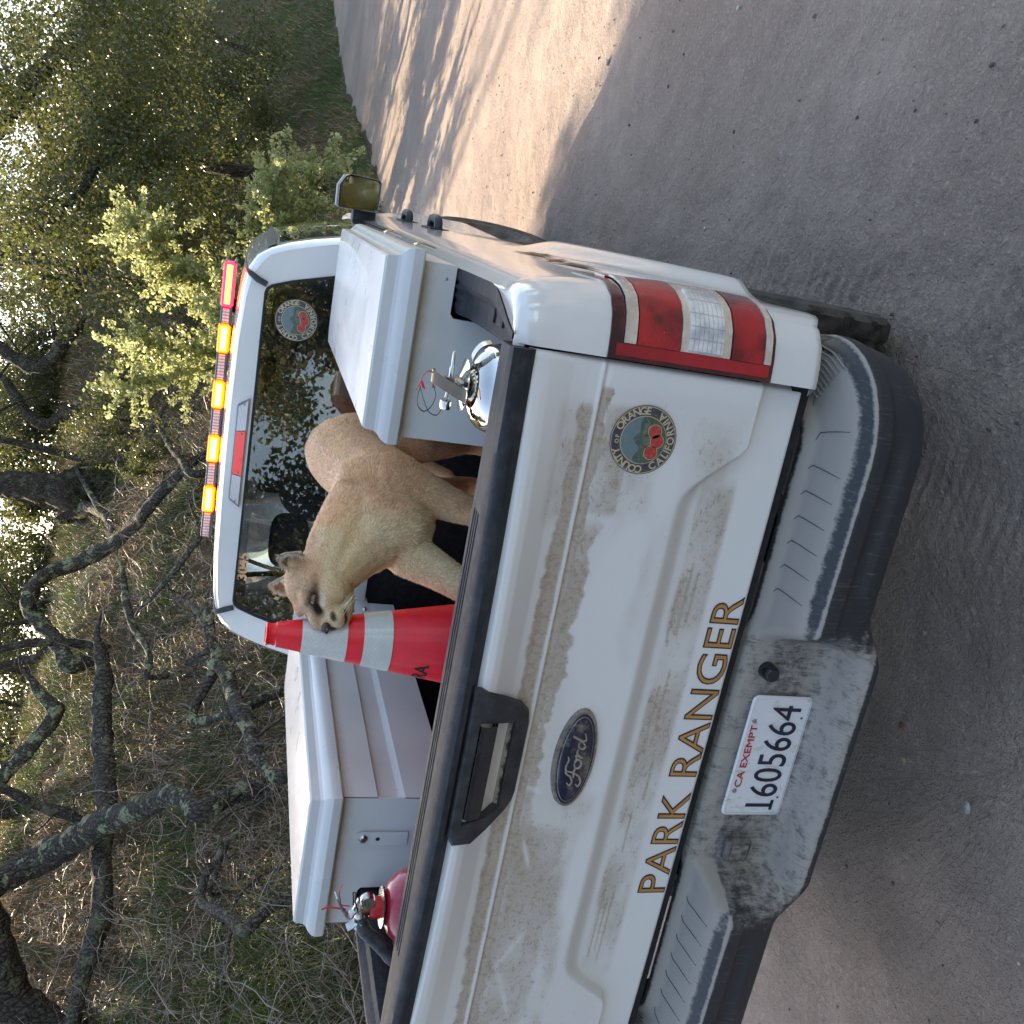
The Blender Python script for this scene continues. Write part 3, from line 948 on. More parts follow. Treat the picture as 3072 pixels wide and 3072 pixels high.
# 4X4 decal on the right bed side
V, F = text_geo("4", 0.1, 0.0)
gm = flat('decal_grey', (0.022, 0.022, 0.025)); rm = flat('decal_red', (0.40, 0.045, 0.035))
def side_text(name, ch, y_left, y_right, z0, z1, mat, s=1):
    V, F = text_geo(ch, 0.1, 0.0, 0.002)
    a, b = V[:, 0].min(), V[:, 0].max(); c = V[:, 1].max()
    yy = y_left + (V[:, 0] - a) / (b - a) * (y_right - y_left)
    yy = yy + (V[:, 1] / c) * 0.03 * s
    zz = z0 + V[:, 1] / c * (z1 - z0)
    xx = side_x(zz) + flare(yy, zz) + 0.0018
    return mesh_obj(name, np.stack([s * xx, yy, zz], -1), F, mat, truck)
side_text("decal_four", "4", 0.40, 0.62, 1.13, 1.215, gm); side_text("decal_x", "X", 0.585, 0.80, 1.13, 1.215, rm); side_text("decal_four", "4", 0.76, 0.98, 1.13, 1.215, gm)

# ------------------------------------------------------------------ rear bumper
def bpath(s_):
    """plan path of the bumper's inner edge, arc length from the middle -> position, outward normal"""
    a = abs(s_); sg = 1 if s_ >= 0 else -1
    L0, r = 0.70, 0.07
    if a <= L0: p, n = (a, 0.06), (0, -1)
    elif a <= L0 + r * math.pi / 2:
        t = (a - L0) / r
        p = (L0 + r * math.sin(t), 0.13 - r * math.cos(t)); n = (math.sin(t), -math.cos(t))
    else:
        p = (L0 + r, 0.13 + a - L0 - r * math.pi / 2); n = (1, 0)
    return (sg * p[0], p[1]), (sg * n[0], n[1])
WING = [(0.0, .795), (.012, .790), (.03, .772), (.07, .767), (.11, .764), (.128, .760), (.142, .752), (.156, .741), (.163, .738), (.165, .728), (.163, .700), (.154, .692), (.151, .66), (.146, .635), (.134, .605), (.105, .585), (.05, .575), (0, .575)]
MID = [(0.0, .800), (.015, .797), (.022, .790), (.026, .780), (.028, .755), (.031, .72), (.034, .68), (.036, .64), (.040, .615), (.060, .600), (.095, .592), (.125, .580), (.137, .567), (.138, .548), (.115, .535), (.06, .53), (0, .53)]
WING = np.array(WING); MID = np.array(MID)
tt = np.linspace(0, 1, 60)
def resamp(A):
    return np.stack([np.interp(tt, np.linspace(0, 1, len(A)), A[:, k]) for k in (0, 1)], -1)
Wp, Mp = resamp(WING), resamp(MID)
Ls = 0.70 + 0.07 * math.pi / 2 + 0.17
ss = np.unique(np.concatenate([-np.linspace(0, 0.69, 150), np.linspace(0, 0.69, 150), np.linspace(0.69, 0.70 + 0.11, 30), -np.linspace(0.69, 0.81, 30), np.linspace(0.81, Ls, 8), -np.linspace(0.81, Ls, 8)]))
P = np.zeros((len(ss), len(tt), 3)); Dd = np.zeros((len(ss), len(tt)))
for i, s_ in enumerate(ss):
    (px_, py_), (nx_, ny_) = bpath(s_)
    # wing starts further out low down: slanted transition
    w = sstep(0.275 - 0.015 * tt, 0.345 + 0.05 * sstep(0.3, 0.9, tt), np.full(len(tt), abs(s_)))
    A = Mp * (1 - w[:, None]) + Wp * w[:, None]
    A = A.copy()
    corner = sstep(0.74, 0.86, abs(s_))
    # moulded pocket in the rear face of each wing
    pk = sstep(0.42, 0.45, abs(s_)) * (1 - sstep(0.70, 0.74, abs(s_)))
    A[:, 0] -= 0.010 * pk * np.exp(-((A[:, 1] - .672) / .020) ** 4) * (A[:, 0] > 0.12)
    A[:, 0] *= 1 - 0.10 * corner * (A[:, 0] > 0.12)
    z = A[:, 1] + 0.006 * corner
    P[i, :, 0] = px_ + nx_ * A[:, 0]; P[i, :, 1] = py_ + ny_ * A[:, 0]; P[i, :, 2] = z
    up = np.gradient(A[:, 0]) / (np.abs(np.gradient(A[:, 1])) + np.abs(np.gradient(A[:, 0])) + 1e-6)
    top = sstep(0.2, 0.8, up)
    xx = px_ + nx_ * A[:, 0]
    dd_ = A[:, 0]; zz_ = A[:, 1]
    pad = (zz_ > 0.735) * sstep(.000, .02, dd_) * (1 - sstep(.116 - 0.03 * corner, .150 - 0.03 * corner, dd_))
    Dd[i] = 0.04 + 0.92 * pad * w + 0.10 * (zz_ > 0.735)
    Dd[i] += 0.75 * np.exp(-((zz_ - .737) / .0035) ** 2) * (dd_ > .15) * w                                   # dusty ridge line
    Dd[i] += (1 - w) * (0.52 * (zz_ > .605) + 0.62 * (zz_ <= 0.605) * (zz_ > .563) + 0.18 * (zz_ <= .563))
    Dd[i] += 0.40 * np.exp(-((abs(s_) - 0.35) / 0.05) ** 2) * (zz_ > .60) * (0.8 if s_ < 0 else 0.5) * (zz_ < .78)
    Dd[i] += 0.10 * (1 - corner) * np.exp(-((zz_ - .585) / .02) ** 2) * w
Dd += 0.10 * fbm(P[..., 0] * 8, P[..., 2] * 16, P[..., 1] * 8, 3, 5)
v, f = grid(P)
bumper = mesh_obj("rear_bumper", v, f[:, ::-1], M['bumper'], truck, smooth=True)
attr(bumper, "dirt", Dd.ravel())
auto_smooth(bumper, 60)
# thin dark strips on the step pads paint the shadow of moulded grooves
def pad_pt(s_, d):
    (px_, py_), (nx_, ny_) = bpath(s_)
    return (px_ + nx_ * d, py_ + ny_ * d, float(np.interp(d, WING[:9, 0], WING[:9, 1])) + 0.0006)
for sg in (1, -1):
    for k in range(8):
        s_ = sg * (0.40 + k * 0.054)
        parts = []
        pts = [pad_pt(s_ - sg * 0.010, 0.028), pad_pt(s_, 0.036), pad_pt(s_ + sg * 0.0, 0.06), pad_pt(s_ - sg * 0.001, 0.09), pad_pt(s_ - sg * 0.002, 0.118)]
        tube("pad_groove", pts, [0.0008, 0.0012, 0.0011, 0.0010, 0.0007], M['bumper'] if False else simple('groove_shadow', (0.09, 0.10, 0.115), 0.8) if 'groove_shadow' not in bpy.data.materials else bpy.data.materials['groove_shadow'], bumper, 5)
    # ribbed corner step
    for k in range(9):
        d = 0.045 + k * 0.0105
        a0, a1 = 0.772, 0.90
        if sg > 0 or True:
            pts = [pad_pt(sg * (a0 + (a1 - a0) * u), d) for u in np.linspace(0, 1, 8)]
            pts = [(p[0], p[1], p[2] + 0.002) for p in pts]
            tube("step_rib", pts, 0.0022, bpy.data.materials.get('step_grey') or simple('step_grey', (0.32, 0.30, 0.28), 0.8), bumper, 6)
# square plug cover, round plug, plate lamp slots
pm = simple('dusty_socket', (0.13, 0.125, 0.118), 0.7, var=0.3, scale=50)
bm = bmesh.new(); bm_box(bm, -0.262, -0.205, -0.010, 0.012, 0.672, 0.736, 0.008, 3); sock = bm_obj("socket_cover", bm, pm, truck, 40)
bm = bmesh.new(); bm_box(bm, -0.253, -0.214, -0.0155, -0.0095, 0.683, 0.725, 0.004, 2); bm_obj("socket_flap", bm, simple('dusty_flap', (0.20, 0.18, 0.155), 0.8, var=0.3, scale=60), sock, 40)
lathe("plug", [(0, -0.012), (0.014, -0.012), (0.018, -0.006), (0.020, 0.03)], (0.208, 0.012, 0.738), M['black_gloss'], truck, 24, 'y')
for x in (-0.155, 0.155):
    box("plate_bracket", x - 0.018, x + 0.018, 0.0, 0.012, 0.594, 0.600, M['black_gap'], truck, 0.001)

# licence plate
pl_mat = NT('dusty_white_plate')
pf = pl_mat.ramp(pl_mat.noise(35, 6, 0.75, vec=pl_mat.scale(pl_mat.obj(), (1, 1, 0.5))), 0.52, 0.70, 0.0, 0.65)
pl_mat.set(color=pl_mat.mix(pf, (0.74, 0.75, 0.76), (0.42, 0.34, 0.25)), rough=0.35, coat=0.3)
PLX, PLZ, PLY = 0.0, 0.6835, 0.018
def rrect(w, h, r, n=6):
    out = []
    for cx, cy, a0 in ((w - r, h - r, 0), (-w + r, h - r, 90), (-w + r, -h + r, 180), (w - r, -h + r, 270)):
        for k in range(n + 1):
            a = math.radians(a0 + 90 * k / n)
            out.append((cx + r * math.cos(a), cy + r * math.sin(a)))
    return out
to_pl = lambda u, v, d: (PLX + u, PLY - d, PLZ + v)
holes = [[(hx + 0.0045 * math.cos(t), 0.060 + 0.0045 * math.sin(t)) for t in np.linspace(0, 2 * math.pi, 10, endpoint=False)] for hx in (-0.089, 0.089)]
lp = plate("licence_plate", rrect(0.1525, 0.076, 0.014), [], to_pl, 0.0015, pl_mat.m, truck)
V = []
o1, o2 = rrect(0.150, 0.0735, 0.013), rrect(0.147, 0.0705, 0.011)
V = [to_pl(u, v, 0.0035) for u, v in o1] + [to_pl(u, v, 0.0035) for u, v in o2] + [to_pl(u, v, 0.001) for u, v in rrect(0.1515, 0.075, 0.0135)]
n_ = len(o1)
F = [(k, (k + 1) % n_, n_ + (k + 1) % n_, n_ + k) for k in range(n_)] + [(2 * n_ + k, 2 * n_ + (k + 1) % n_, (k + 1) % n_, k) for k in range(n_)]
mesh_obj("raised_rim", V, F, pl_mat.m, lp, smooth=True)
def plate_text(name, s, x0, x1, z0, cap, mat, off=0.0):
    V, F = text_geo(s, 0.1, 0.006, off, spacing=1.0)
    V0, _ = text_geo(s, 0.1, 0.0)
    a, b = V0[:, 0].min(), V0[:, 0].max(); c = V0[:, 1].max()
    W = [(x0 + (p[0] - a) / (b - a) * (x1 - x0), PLY - 0.002 - (p[2] + 0.006) * 0.12, z0 + max(p[1], -0.01) / c * cap) for p in V]
    return mesh_obj(name, W, F, mat, lp)
plate_text("plate_heading", "CA EXEMPT", -0.079, 0.079, PLZ + 0.046, 0.0165, simple('plate_red', (0.50, 0.02, 0.03), 0.4))
plate_text("plate_number", "1605664", -0.130, 0.130, PLZ - 0.050, 0.070, simple('plate_navy', (0.015, 0.02, 0.05), 0.4, var=0.2), 0.0)
for (x0, x1, z0, z1) in ((-0.1335, -0.1165, 0.0, 0.007), ):
    box("numeral_foot", x0 - 0.004, x1 + 0.004, PLY - 0.0042, PLY - 0.002, PLZ - 0.050 + z0, PLZ - 0.050 + z1, bpy.data.materials['plate_navy'], lp, 0.0005)
for hx in (-0.089, 0.089):
    lathe("plate_screw", [(0, -0.004), (0.0045, -0.0035), (0.006, 0.0)], (hx, PLY - 0.0015, PLZ + 0.058), M['steel'], lp, 14, 'y')
for hx in (-0.105, 0.100):
    lathe("plate_dot", [(0, -0.0004), (0.003, 0.0)], (hx, PLY - 0.002, PLZ - 0.058), SEAL['navy'], lp, 10, 'y')

# ------------------------------------------------------------------ wheels
def wheel(x, y, steer, name="wheel"):
    root = bpy.data.objects.new(name, None); link(root, truck)
    root.location = (x, y, WR + 0.0)
    n, W = 132, 0.135
    prof = [(-W * 0.93, .28), (-W * 1.0, .315), (-W * 1.03, .35), (-W * 0.99, .385), (-W * 0.90, .402)]
    cr = np.linspace(-0.86, 0.86, 17) * W
    P = np.zeros((n, len(prof) * 2 + len(cr), 3))
    for k in range(n):
        t = 2 * math.pi * k / n
        row = [(a, b) for a, b in prof]
        for j, c in enumerate(cr):
            r = 0.412 - 0.004 * (c / W) ** 2
            g = 0
            if j in (4, 8, 12): g = 0.011
            ph = (k + j // 4 * 2 + (j % 4 > 1)) % 6
            if ph in (0,): g = 0.010
            row.append((c, r - g))
        row += [(-a, b) for a, b in prof[::-1]]
        for j, (a, r) in enumerate(row):
            if abs(a) > W * .88 and r > 0.37 and (k % 6) < 2: r -= 0.006; a *= 0.985
            P[k, j] = (a, r * math.cos(t), r * math.sin(t))
    v, f = grid(P, closed_u=True)
    v = v + np.array(origin(root))
    ty = mesh_obj("tyre", v, f, M['tyre'], root); auto_smooth(ty, 25)
    sg = 1 if x > 0 else -1
    rim = lathe("rim", [(0.0, sg * 0.075), (0.06, sg * 0.08), (0.10, sg * 0.05), (0.19, sg * 0.065), (0.23, sg * 0.10), (0.25, sg * 0.128), (0.285, sg * 0.126), (0.285, sg * 0.11)], origin(root), M['rim'], root, 36, 'x')
    root.rotation_euler = (0, 0, steer)
    return root
wheel(0.828, WY, 0); wheel(-0.828, WY, 0)
wheel(0.850, 4.74, -0.13); wheel(-0.850, 4.74, -0.13)
# ------------------------------------------------------------------ cab
CX = [(0.930, 0.50), (0.952, 0.70), (0.958, 0.95), (0.955, 1.12), (0.945, 1.25), (0.925, 1.34), (0.905, 1.42), (0.885, 1.50), (0.862, 1.60), (0.838, 1.69), (0.812, 1.77), (0.785, 1.83), (0.750, 1.876), (0.705, 1.902), (0.62, 1.918), (0.45, 1.930), (0.20, 1.935), (0.0, 1.936)]
def cab_section(y):
    """half outline (x, z) at station y"""
    top = np.interp(y, [2.07, 2.6, 3.4, 3.75, 4.05, 4.45, 4.6, 5.3, 5.5], [1.936, 1.955, 1.955, 1.93, 1.72, 1.36, 1.30, 1.24, 1.10])
    sc = np.interp(y, [2.0, 2.07, 4.9, 5.3, 5.5], [1.0, 1.0, 1.0, 0.96, 0.86])
    out = []
    for x, z in CX:
        zz = z
        if z > 1.34:
            zz = 1.34 + (z - 1.34) * (top - 1.34) / (1.936 - 1.34) if top > 1.36 else min(z, 1.30 + (z - 1.34) * 0.02 - (1.30 - min(top, 1.30)))
        bul = 0.045 * math.exp(-((math.hypot(y - 4.74, z - .42) - .57) / .10) ** 2) if z < 1.2 else 0
        out.append((x * sc + bul, zz))
    return out
stn = [2.065, 2.09, 2.14, 2.25, 2.5, 2.75, 3.0, 3.25, 3.5, 3.75, 3.9, 4.05, 4.25, 4.45, 4.6, 4.8, 5.0, 5.3, 5.45, 5.5]
P = []
def lean(z, y):
    """the cab's rear face leans forward towards the roof"""
    return 0.14 * (min(max(z, 1.40), 1.95) - 1.80) * max(0.0, 1 - (y - 2.065) / 0.18)
for i, y in enumerate(stn):
    sec = cab_section(y)
    if i == 0: sec = [(x - 0.022, z - (0.016 if z > 1.85 else 0)) for x, z in sec]
    if i == 1: sec = [(x - 0.005, z - (0.004 if z > 1.85 else 0)) for x, z in sec]
    full = [(x, y + lean(z, y), z) for x, z in sec] + [(-x, y + lean(z, y), z) for x, z in sec[::-1][1:]]
    P.append(full)
v, f = grid(np.array(P))
fc_ = v[f].mean(1)
side_open = (np.abs(fc_[:, 0]) > 0.70) & (fc_[:, 2] > 1.40) & (fc_[:, 2] < 1.80) & (fc_[:, 1] > 2.25) & (fc_[:, 1] < 3.75) & ~((fc_[:, 1] > 2.9) & (fc_[:, 1] < 3.0))
front_open = (fc_[:, 1] > 3.9) & (fc_[:, 1] < 4.45) & (np.abs(fc_[:, 0]) < 0.73) & (fc_[:, 2] > 1.34)
f = f[~(side_open | front_open)]
cab = auto_smooth(mesh_obj("cab_body", v, f, M['paint'], truck), 40)
# rear wall of the cab with its window opening
sec = [(x - 0.022, z - (0.016 if z > 1.85 else 0)) for x, z in cab_section(2.065)]
outer = [(x, z) for x, z in sec if z > 1.39] + [(-x, z) for x, z in sec[::-1] if z > 1.39 and x > 0]
RY = lambda z: 2.066 + 0.14 * (z - 1.80)
win = [(-0.768, 1.440), (-0.732, 1.57), (-0.682, 1.745), (-0.655, 1.815), (-0.640, 1.832), (-0.622, 1.838), (0.622, 1.838), (0.640, 1.832), (0.655, 1.815), (0.682, 1.745), (0.732, 1.57), (0.768, 1.440)]
rear = plate("cab_rear_wall", outer, [win], lambda u, v, d: (u, RY(v) + d, v), 0.03, M['paint'], truck)
plate("window_seal", [(x * 1.004, z + (0.003 if z > 1.5 else -0.004)) for x, z in win], [[(x * 0.993, z - (0.005 if z > 1.5 else -0.012)) for x, z in win]], lambda u, v, d: (u, RY(v) - 0.006 + d, v), 0.01, M['black_gap'], rear)
rw = plate("rear_window", [(x * 0.992, z - (0.005 if z > 1.5 else -0.008)) for x, z in win], [], lambda u, v, d: (u, RY(v) + 0.006 + d, v), 0.0, M['tint_glass'], truck)
# roof joints: dark strips that run over the roof edge down to the window corners
for s in (1, -1):
    tube("roof_joint", [(s * 0.655, 2.066, 1.835), (s * 0.668, 2.070, 1.868), (s * 0.684, 2.080, 1.895), (s * 0.692, 2.105, 1.908), (s * 0.694, 2.5, 1.922), (s * 0.69, 3.5, 1.925)], [0.011, 0.012, 0.011, 0.006, 0.004, 0.003], M['black_plastic'], truck, 8)
# high brake light in the roof's rear edge
def yroof(z): return 2.054
ch = [(-0.222, 1.852), (-0.215, 1.862), (-0.196, 1.890), (-0.186, 1.896), (0.186, 1.896), (0.196, 1.890), (0.215, 1.862), (0.222, 1.852)]
chm = plate("high_brake_light", ch, [], lambda u, v, d: (u, RY(v) - 0.004 - d, v), 0.006, simple('lamp_bezel', (0.25, 0.24, 0.26), 0.3, coat=.5), truck)
strip_mat = NT('ribbed_clear_lens')
w_ = strip_mat.new("ShaderNodeTexWave", wave_type='BANDS', bands_direction='Z'); strip_mat.put(w_.inputs[0], strip_mat.obj()); w_.inputs["Scale"].default_value = 60
strip_mat.set(color=strip_mat.mix(w_.outputs[1], (0.50, 0.48, 0.50), (0.90, 0.88, 0.90)), rough=0.15, coat=1.0)
for sg in (1, -1):
    pl = [(sg * 0.094, 1.857), (sg * 0.088, 1.892), (sg * 0.184, 1.892), (sg * 0.210, 1.857)]
    plate("cargo_lens", pl if sg > 0 else pl[::-1], [], lambda u, v, d: (u, RY(v) - 0.011 - d, v), 0.004, strip_mat.m, chm)
    for xx in (0.196, 0.078):
        lathe("lamp_screw", [(0, -0.003), (0.0045, -0.002), (0.005, 0)], (sg * xx, RY(1.872) - 0.016, 1.872), M['steel'], chm, 10, 'y')
red_on = NT('lit_red_lens'); red_on.set(color=(0.62, 0.012, 0.008), rough=0.15, coat=1.0, emc=(1.0, 0.03, 0.01, 1), ems=0.10)
plate("brake_lens", [(-0.090, 1.857), (-0.084, 1.892), (0.084, 1.892), (0.090, 1.857)], [], lambda u, v, d: (u, RY(v) - 0.011 - d, v), 0.005, red_on.m, chm)
# unit number and seal on the glass
V0, _ = text_geo("3045", 0.1, 0.0)
V, F = text_geo("3045", 0.1, 0.0, 0.0035)
a, b, c = V0[:, 0].min(), V0[:, 0].max(), V0[:, 1].max()
mesh_obj("unit_number", [(-0.532 + (p[0] - a) / (b - a) * 0.115, RY(1.796 + p[1] / c * 0.038) + 0.0045, 1.796 + p[1] / c * 0.038) for p in V], F, simple('pale_orange_vinyl', (0.80, 0.46, 0.24), 0.5), rw)
seal(0.541, RY(1.716) + 0.004, 1.716, 0.078, rw, 0.14)

# side windows, door seams, handles
def side_strip(name, y0, y1, z0, z1, off, mat, parent, s=1):
    P = []
    for y in np.linspace(y0, y1, 12):
        sec = cab_section(float(y)); zz = [q[1] for q in sec]; xx = [q[0] for q in sec]
        P.append([(s * (float(np.interp(z, zz, xx)) + off), y, z) for z in np.linspace(z0, z1, 12)])
    v, f = grid(np.array(P)); return mesh_obj(name, v, f if s > 0 else f[:, ::-1], mat, parent, smooth=True)
dark_glass = simple('dark_side_glass', (0.012, 0.014, 0.015), 0.04, coat=1.0, var=0.05)
for s in (1, -1):
    side_strip("side_window", 2.22, 2.98, 1.42, 1.80, 0.004, M['clear_glass'], truck, s)
    side_strip("side_window", 3.04, 3.92, 1.40, 1.80, 0.004, M['clear_glass'], truck, s)
    side_strip("drip_rail", 2.15, 3.95, 1.815, 1.845, 0.006, M['black_gap'], truck, s)
    side_strip("belt_trim", 2.20, 3.95, 1.375, 1.40, 0.006, M['black_gap'], truck, s)
    for yy in (2.02, 2.20, 3.01, 4.02):
        if yy > 2.1: side_strip("door_seam", yy, yy + 0.006, 0.6, 1.37, 0.0012, M['black_gap'], truck, s)
    for yy in (2.55, 3.42):
        path = catmull([(s * 0.944, yy, 1.15), (s * 0.985, yy + 0.012, 1.152), (s * 0.994, yy + 0.05, 1.154), (s * 0.996, yy + 0.12, 1.155), (s * 0.988, yy + 0.17, 1.154), (s * 0.944, yy + 0.185, 1.152)], 4)
        o = tube("door_handle", path, 0.019, M['black_plastic'], truck, 10)
        box("handle_cup", *((0.945, 0.9575) if s > 0 else (-0.9575, -0.945)), yy - 0.03, yy + 0.22, 1.105, 1.19, M['black_gap'], o, 0.004)
    # wing mirror
    rt = bpy.data.objects.new("wing_mirror", None); link(rt, truck)
    oc = [(1.118, 1.500), (1.128, 1.478), (1.124, 1.330), (1.112, 1.318), (0.975, 1.318), (0.964, 1.330), (0.958, 1.508), (0.968, 1.524), (1.070, 1.527)]
    if s > 0 or True:
        def ring(k, y): 
            cx_, cz_ = 1.045, 1.42
            return [(s * (cx_ + (x - cx_) * k), y, cz_ + (z - cz_) * k) for x, z in oc]
        rings = [ring(0.86, 3.395), ring(0.90, 3.375), ring(0.97, 3.37), ring(1.0, 3.385), ring(1.0, 3.44), ring(0.9, 3.52), ring(0.62, 3.56), ring(0.2, 3.57)]
        v, f = grid(np.array(rings), closed_v=True)
        auto_smooth(mesh_obj("mirror_housing", v, f, M['black_gloss'], rt), 35)
        kk = ring(0.90, 3.384)
        kk = [(a_, b_ + 0.075 * (c_ - 1.42) + 0.02 * s * (a_ - s * 1.04), c_) for a_, b_, c_ in kk]
        me_ = mesh_obj("mirror_face", kk + [tuple(np.mean(kk, 0))], [(i, (i + 1) % 9, 9) for i in range(9)], M['mirror'], rt)
        lathe("blind_spot_mirror", [(0, 0.0), (0.012, -0.0006), (0.020, -0.0)], (s * 1.095, 3.387, 1.475), M['mirror'], rt, 20, 'y')
        v, f = grid(np.array([[(s * x, y, z) for x, z in ((0.90, 1.43), (0.965, 1.425), (0.99, 1.40))] for y in (3.44, 3.52)]))
        bm = bmesh.new(); bm_box(bm, *( (0.895, 0.99) if s > 0 else (-0.99, -0.895)), 3.42, 3.52, 1.322, 1.44, 0.015); bm_obj("mirror_arm", bm, M['black_plastic'], rt, 40)
        tube("mirror_cap", [(s * 0.966, 3.40, 1.515), (s * 0.97, 3.40, 1.529), (s * 1.066, 3.40, 1.531), (s * 1.118, 3.40, 1.503)], 0.006, M['paint'], rt, 6)
tube("fuel_cap_edge", [(-0.959, 1.75, 1.10), (-0.959, 1.95, 1.10)], 0.002, M['black_gap'], truck, 6)

# ------------------------------------------------------------------ cab interior, seen dimly through the rear glass
cloth = simple('grey_blue_cloth', (0.14, 0.15, 0.20), 0.9, var=0.2, scale=60, bump=0.3)
dashm = simple('dark_dashboard', (0.04, 0.04, 0.042), 0.7)
def pillow(name, cx, cy, cz, sx, sy, sz, mat, parent):
    bm = bmesh.new(); bmesh.ops.create_uvsphere(bm, u_segments=28, v_segments=18, radius=1.0)
    for v in bm.verts:
        c = v.co
        v.co = Vector(tuple(math.copysign(abs(c[i]) ** 0.62, c[i]) * (sx, sy, sz)[i] + (cx, cy, cz)[i] for i in range(3)))
    return bm_obj(name, bm, mat, parent, 60)
pillow("rear_bench", 0, 2.42, 1.25, 0.70, 0.10, 0.24, cloth, truck)
for x in (-0.475, 0.40):
    pillow("headrest", x, 2.42, 1.625, 0.125, 0.05, 0.085, cloth, truck)
for x in (-0.40, 0.42):
    st = pillow("front_seat", x, 3.22, 1.33, 0.25, 0.09, 0.33, cloth, truck)
    pillow("front_headrest", x, 3.24, 1.70, 0.12, 0.045, 0.085, cloth, st)
box("dashboard", -0.80, 0.80, 4.0, 4.3, 1.15, 1.33, dashm, truck, 0.03)
tor = [( -0.38 + 0.19 * math.cos(t), 3.86 - 0.05 * math.sin(t), 1.36 + 0.185 * math.sin(t)) for t in np.linspace(0, 2 * math.pi, 40)]
tube("steering_wheel", tor, 0.016, dashm, truck, 8)
box("rear_view_mirror", -0.12, 0.12, 3.80, 3.82, 1.72, 1.79, dashm, truck, 0.008)
box("cab_floor", -0.9, 0.9, 2.1, 4.4, 0.60, 0.64, dashm, truck)
wsm = simple('windscreen', (0.32, 0.40, 0.42), 0.04, coat=1.0)
P = []
for y in (3.80, 3.95, 4.15, 4.40):
    sec = cab_section(y)
    tz = max(q[1] for q in sec)
    P.append([(x, y, tz + 0.006 - 0.05 * abs(x) ** 3) for x in np.linspace(-0.66, 0.66, 9)])
v, f = grid(np.array(P)); mesh_obj("windscreen", v, f, M['clear_glass'], truck, smooth=True)
box("tote_bag", 0.02, 0.20, 2.3, 2.5, 1.40, 1.52, simple('red_bag', (0.30, 0.01, 0.012), 0.7), truck, 0.03)

# ------------------------------------------------------------------ light bar
LBY, LBZ = 2.86, 1.988
bar = bpy.data.objects.new("light_bar", None); link(bar, truck)
bm = bmesh.new(); bm_box(bm, -0.658, 0.658, LBY, LBY + 0.22, LBZ - 0.024, LBZ - 0.014, 0.003); bm_box(bm, -0.655, 0.655, LBY, LBY + 0.22, LBZ + 0.016, LBZ + 0.024, 0.003)
bm_box(bm, -0.64, 0.64, LBY + 0.03, LBY + 0.19, LBZ - 0.015, LBZ + 0.017, 0.0)
bm_obj("bar_housing", bm, simple('bar_housing_grey', (0.10, 0.10, 0.11), 0.35, coat=.4), bar, 40)
def emit(name, col, ems, base):
    t = NT(name); t.set(color=base, rough=0.3, emc=(*col, 1), ems=ems); return t.m
amber_core = emit('lit_amber_led', (1.0, 0.42, 0.035), 9.0, (0.9, 0.5, 0.1))
amber_halo = emit('amber_lens_glow', (1.0, 0.065, 0.001), 2.4, (0.9, 0.3, 0.02))  # glowing lens blocks, enlarged to imitate the halo round the LEDs
red_core = emit('lit_red_led', (1.0, 0.13, 0.03), 4.0, (0.9, 0.1, 0.05))
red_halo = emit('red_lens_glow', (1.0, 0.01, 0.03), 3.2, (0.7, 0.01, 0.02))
dull = NT('dim_glow_led_lens')
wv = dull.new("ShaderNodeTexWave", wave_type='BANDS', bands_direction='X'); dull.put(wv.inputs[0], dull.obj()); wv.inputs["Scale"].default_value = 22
dull.put(dull.b.inputs['Emission Color'], (1.0, 0.22, 0.02)); dull.b.inputs['Emission Strength'].default_value = 0.05  # faint emission imitates LED light scattered into the sections between
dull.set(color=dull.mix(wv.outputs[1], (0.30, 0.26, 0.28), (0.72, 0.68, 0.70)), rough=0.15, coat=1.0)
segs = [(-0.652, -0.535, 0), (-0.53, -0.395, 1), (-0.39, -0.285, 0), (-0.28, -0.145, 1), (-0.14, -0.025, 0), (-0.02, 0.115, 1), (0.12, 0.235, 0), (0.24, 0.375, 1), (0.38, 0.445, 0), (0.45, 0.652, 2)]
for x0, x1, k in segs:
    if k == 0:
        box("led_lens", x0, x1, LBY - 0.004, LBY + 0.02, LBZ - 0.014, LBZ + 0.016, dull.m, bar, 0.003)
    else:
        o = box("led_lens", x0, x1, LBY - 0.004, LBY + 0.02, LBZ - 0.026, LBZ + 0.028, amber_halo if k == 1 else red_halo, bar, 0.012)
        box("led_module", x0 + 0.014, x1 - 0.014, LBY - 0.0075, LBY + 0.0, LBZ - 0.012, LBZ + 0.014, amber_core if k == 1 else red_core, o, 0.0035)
for x in (-0.45, 0.45):
    box("bar_foot", x - 0.03, x + 0.03, LBY + 0.08, LBY + 0.14, 1.945, LBZ - 0.02, M['black_plastic'], bar, 0.004)
tube("antenna_wire", [(0.13, LBY + 0.02, LBZ + 0.02), (0.132, LBY, LBZ + 0.055), (0.125, LBY - 0.01, LBZ + 0.075)], 0.0012, M['steel'], bar, 5)

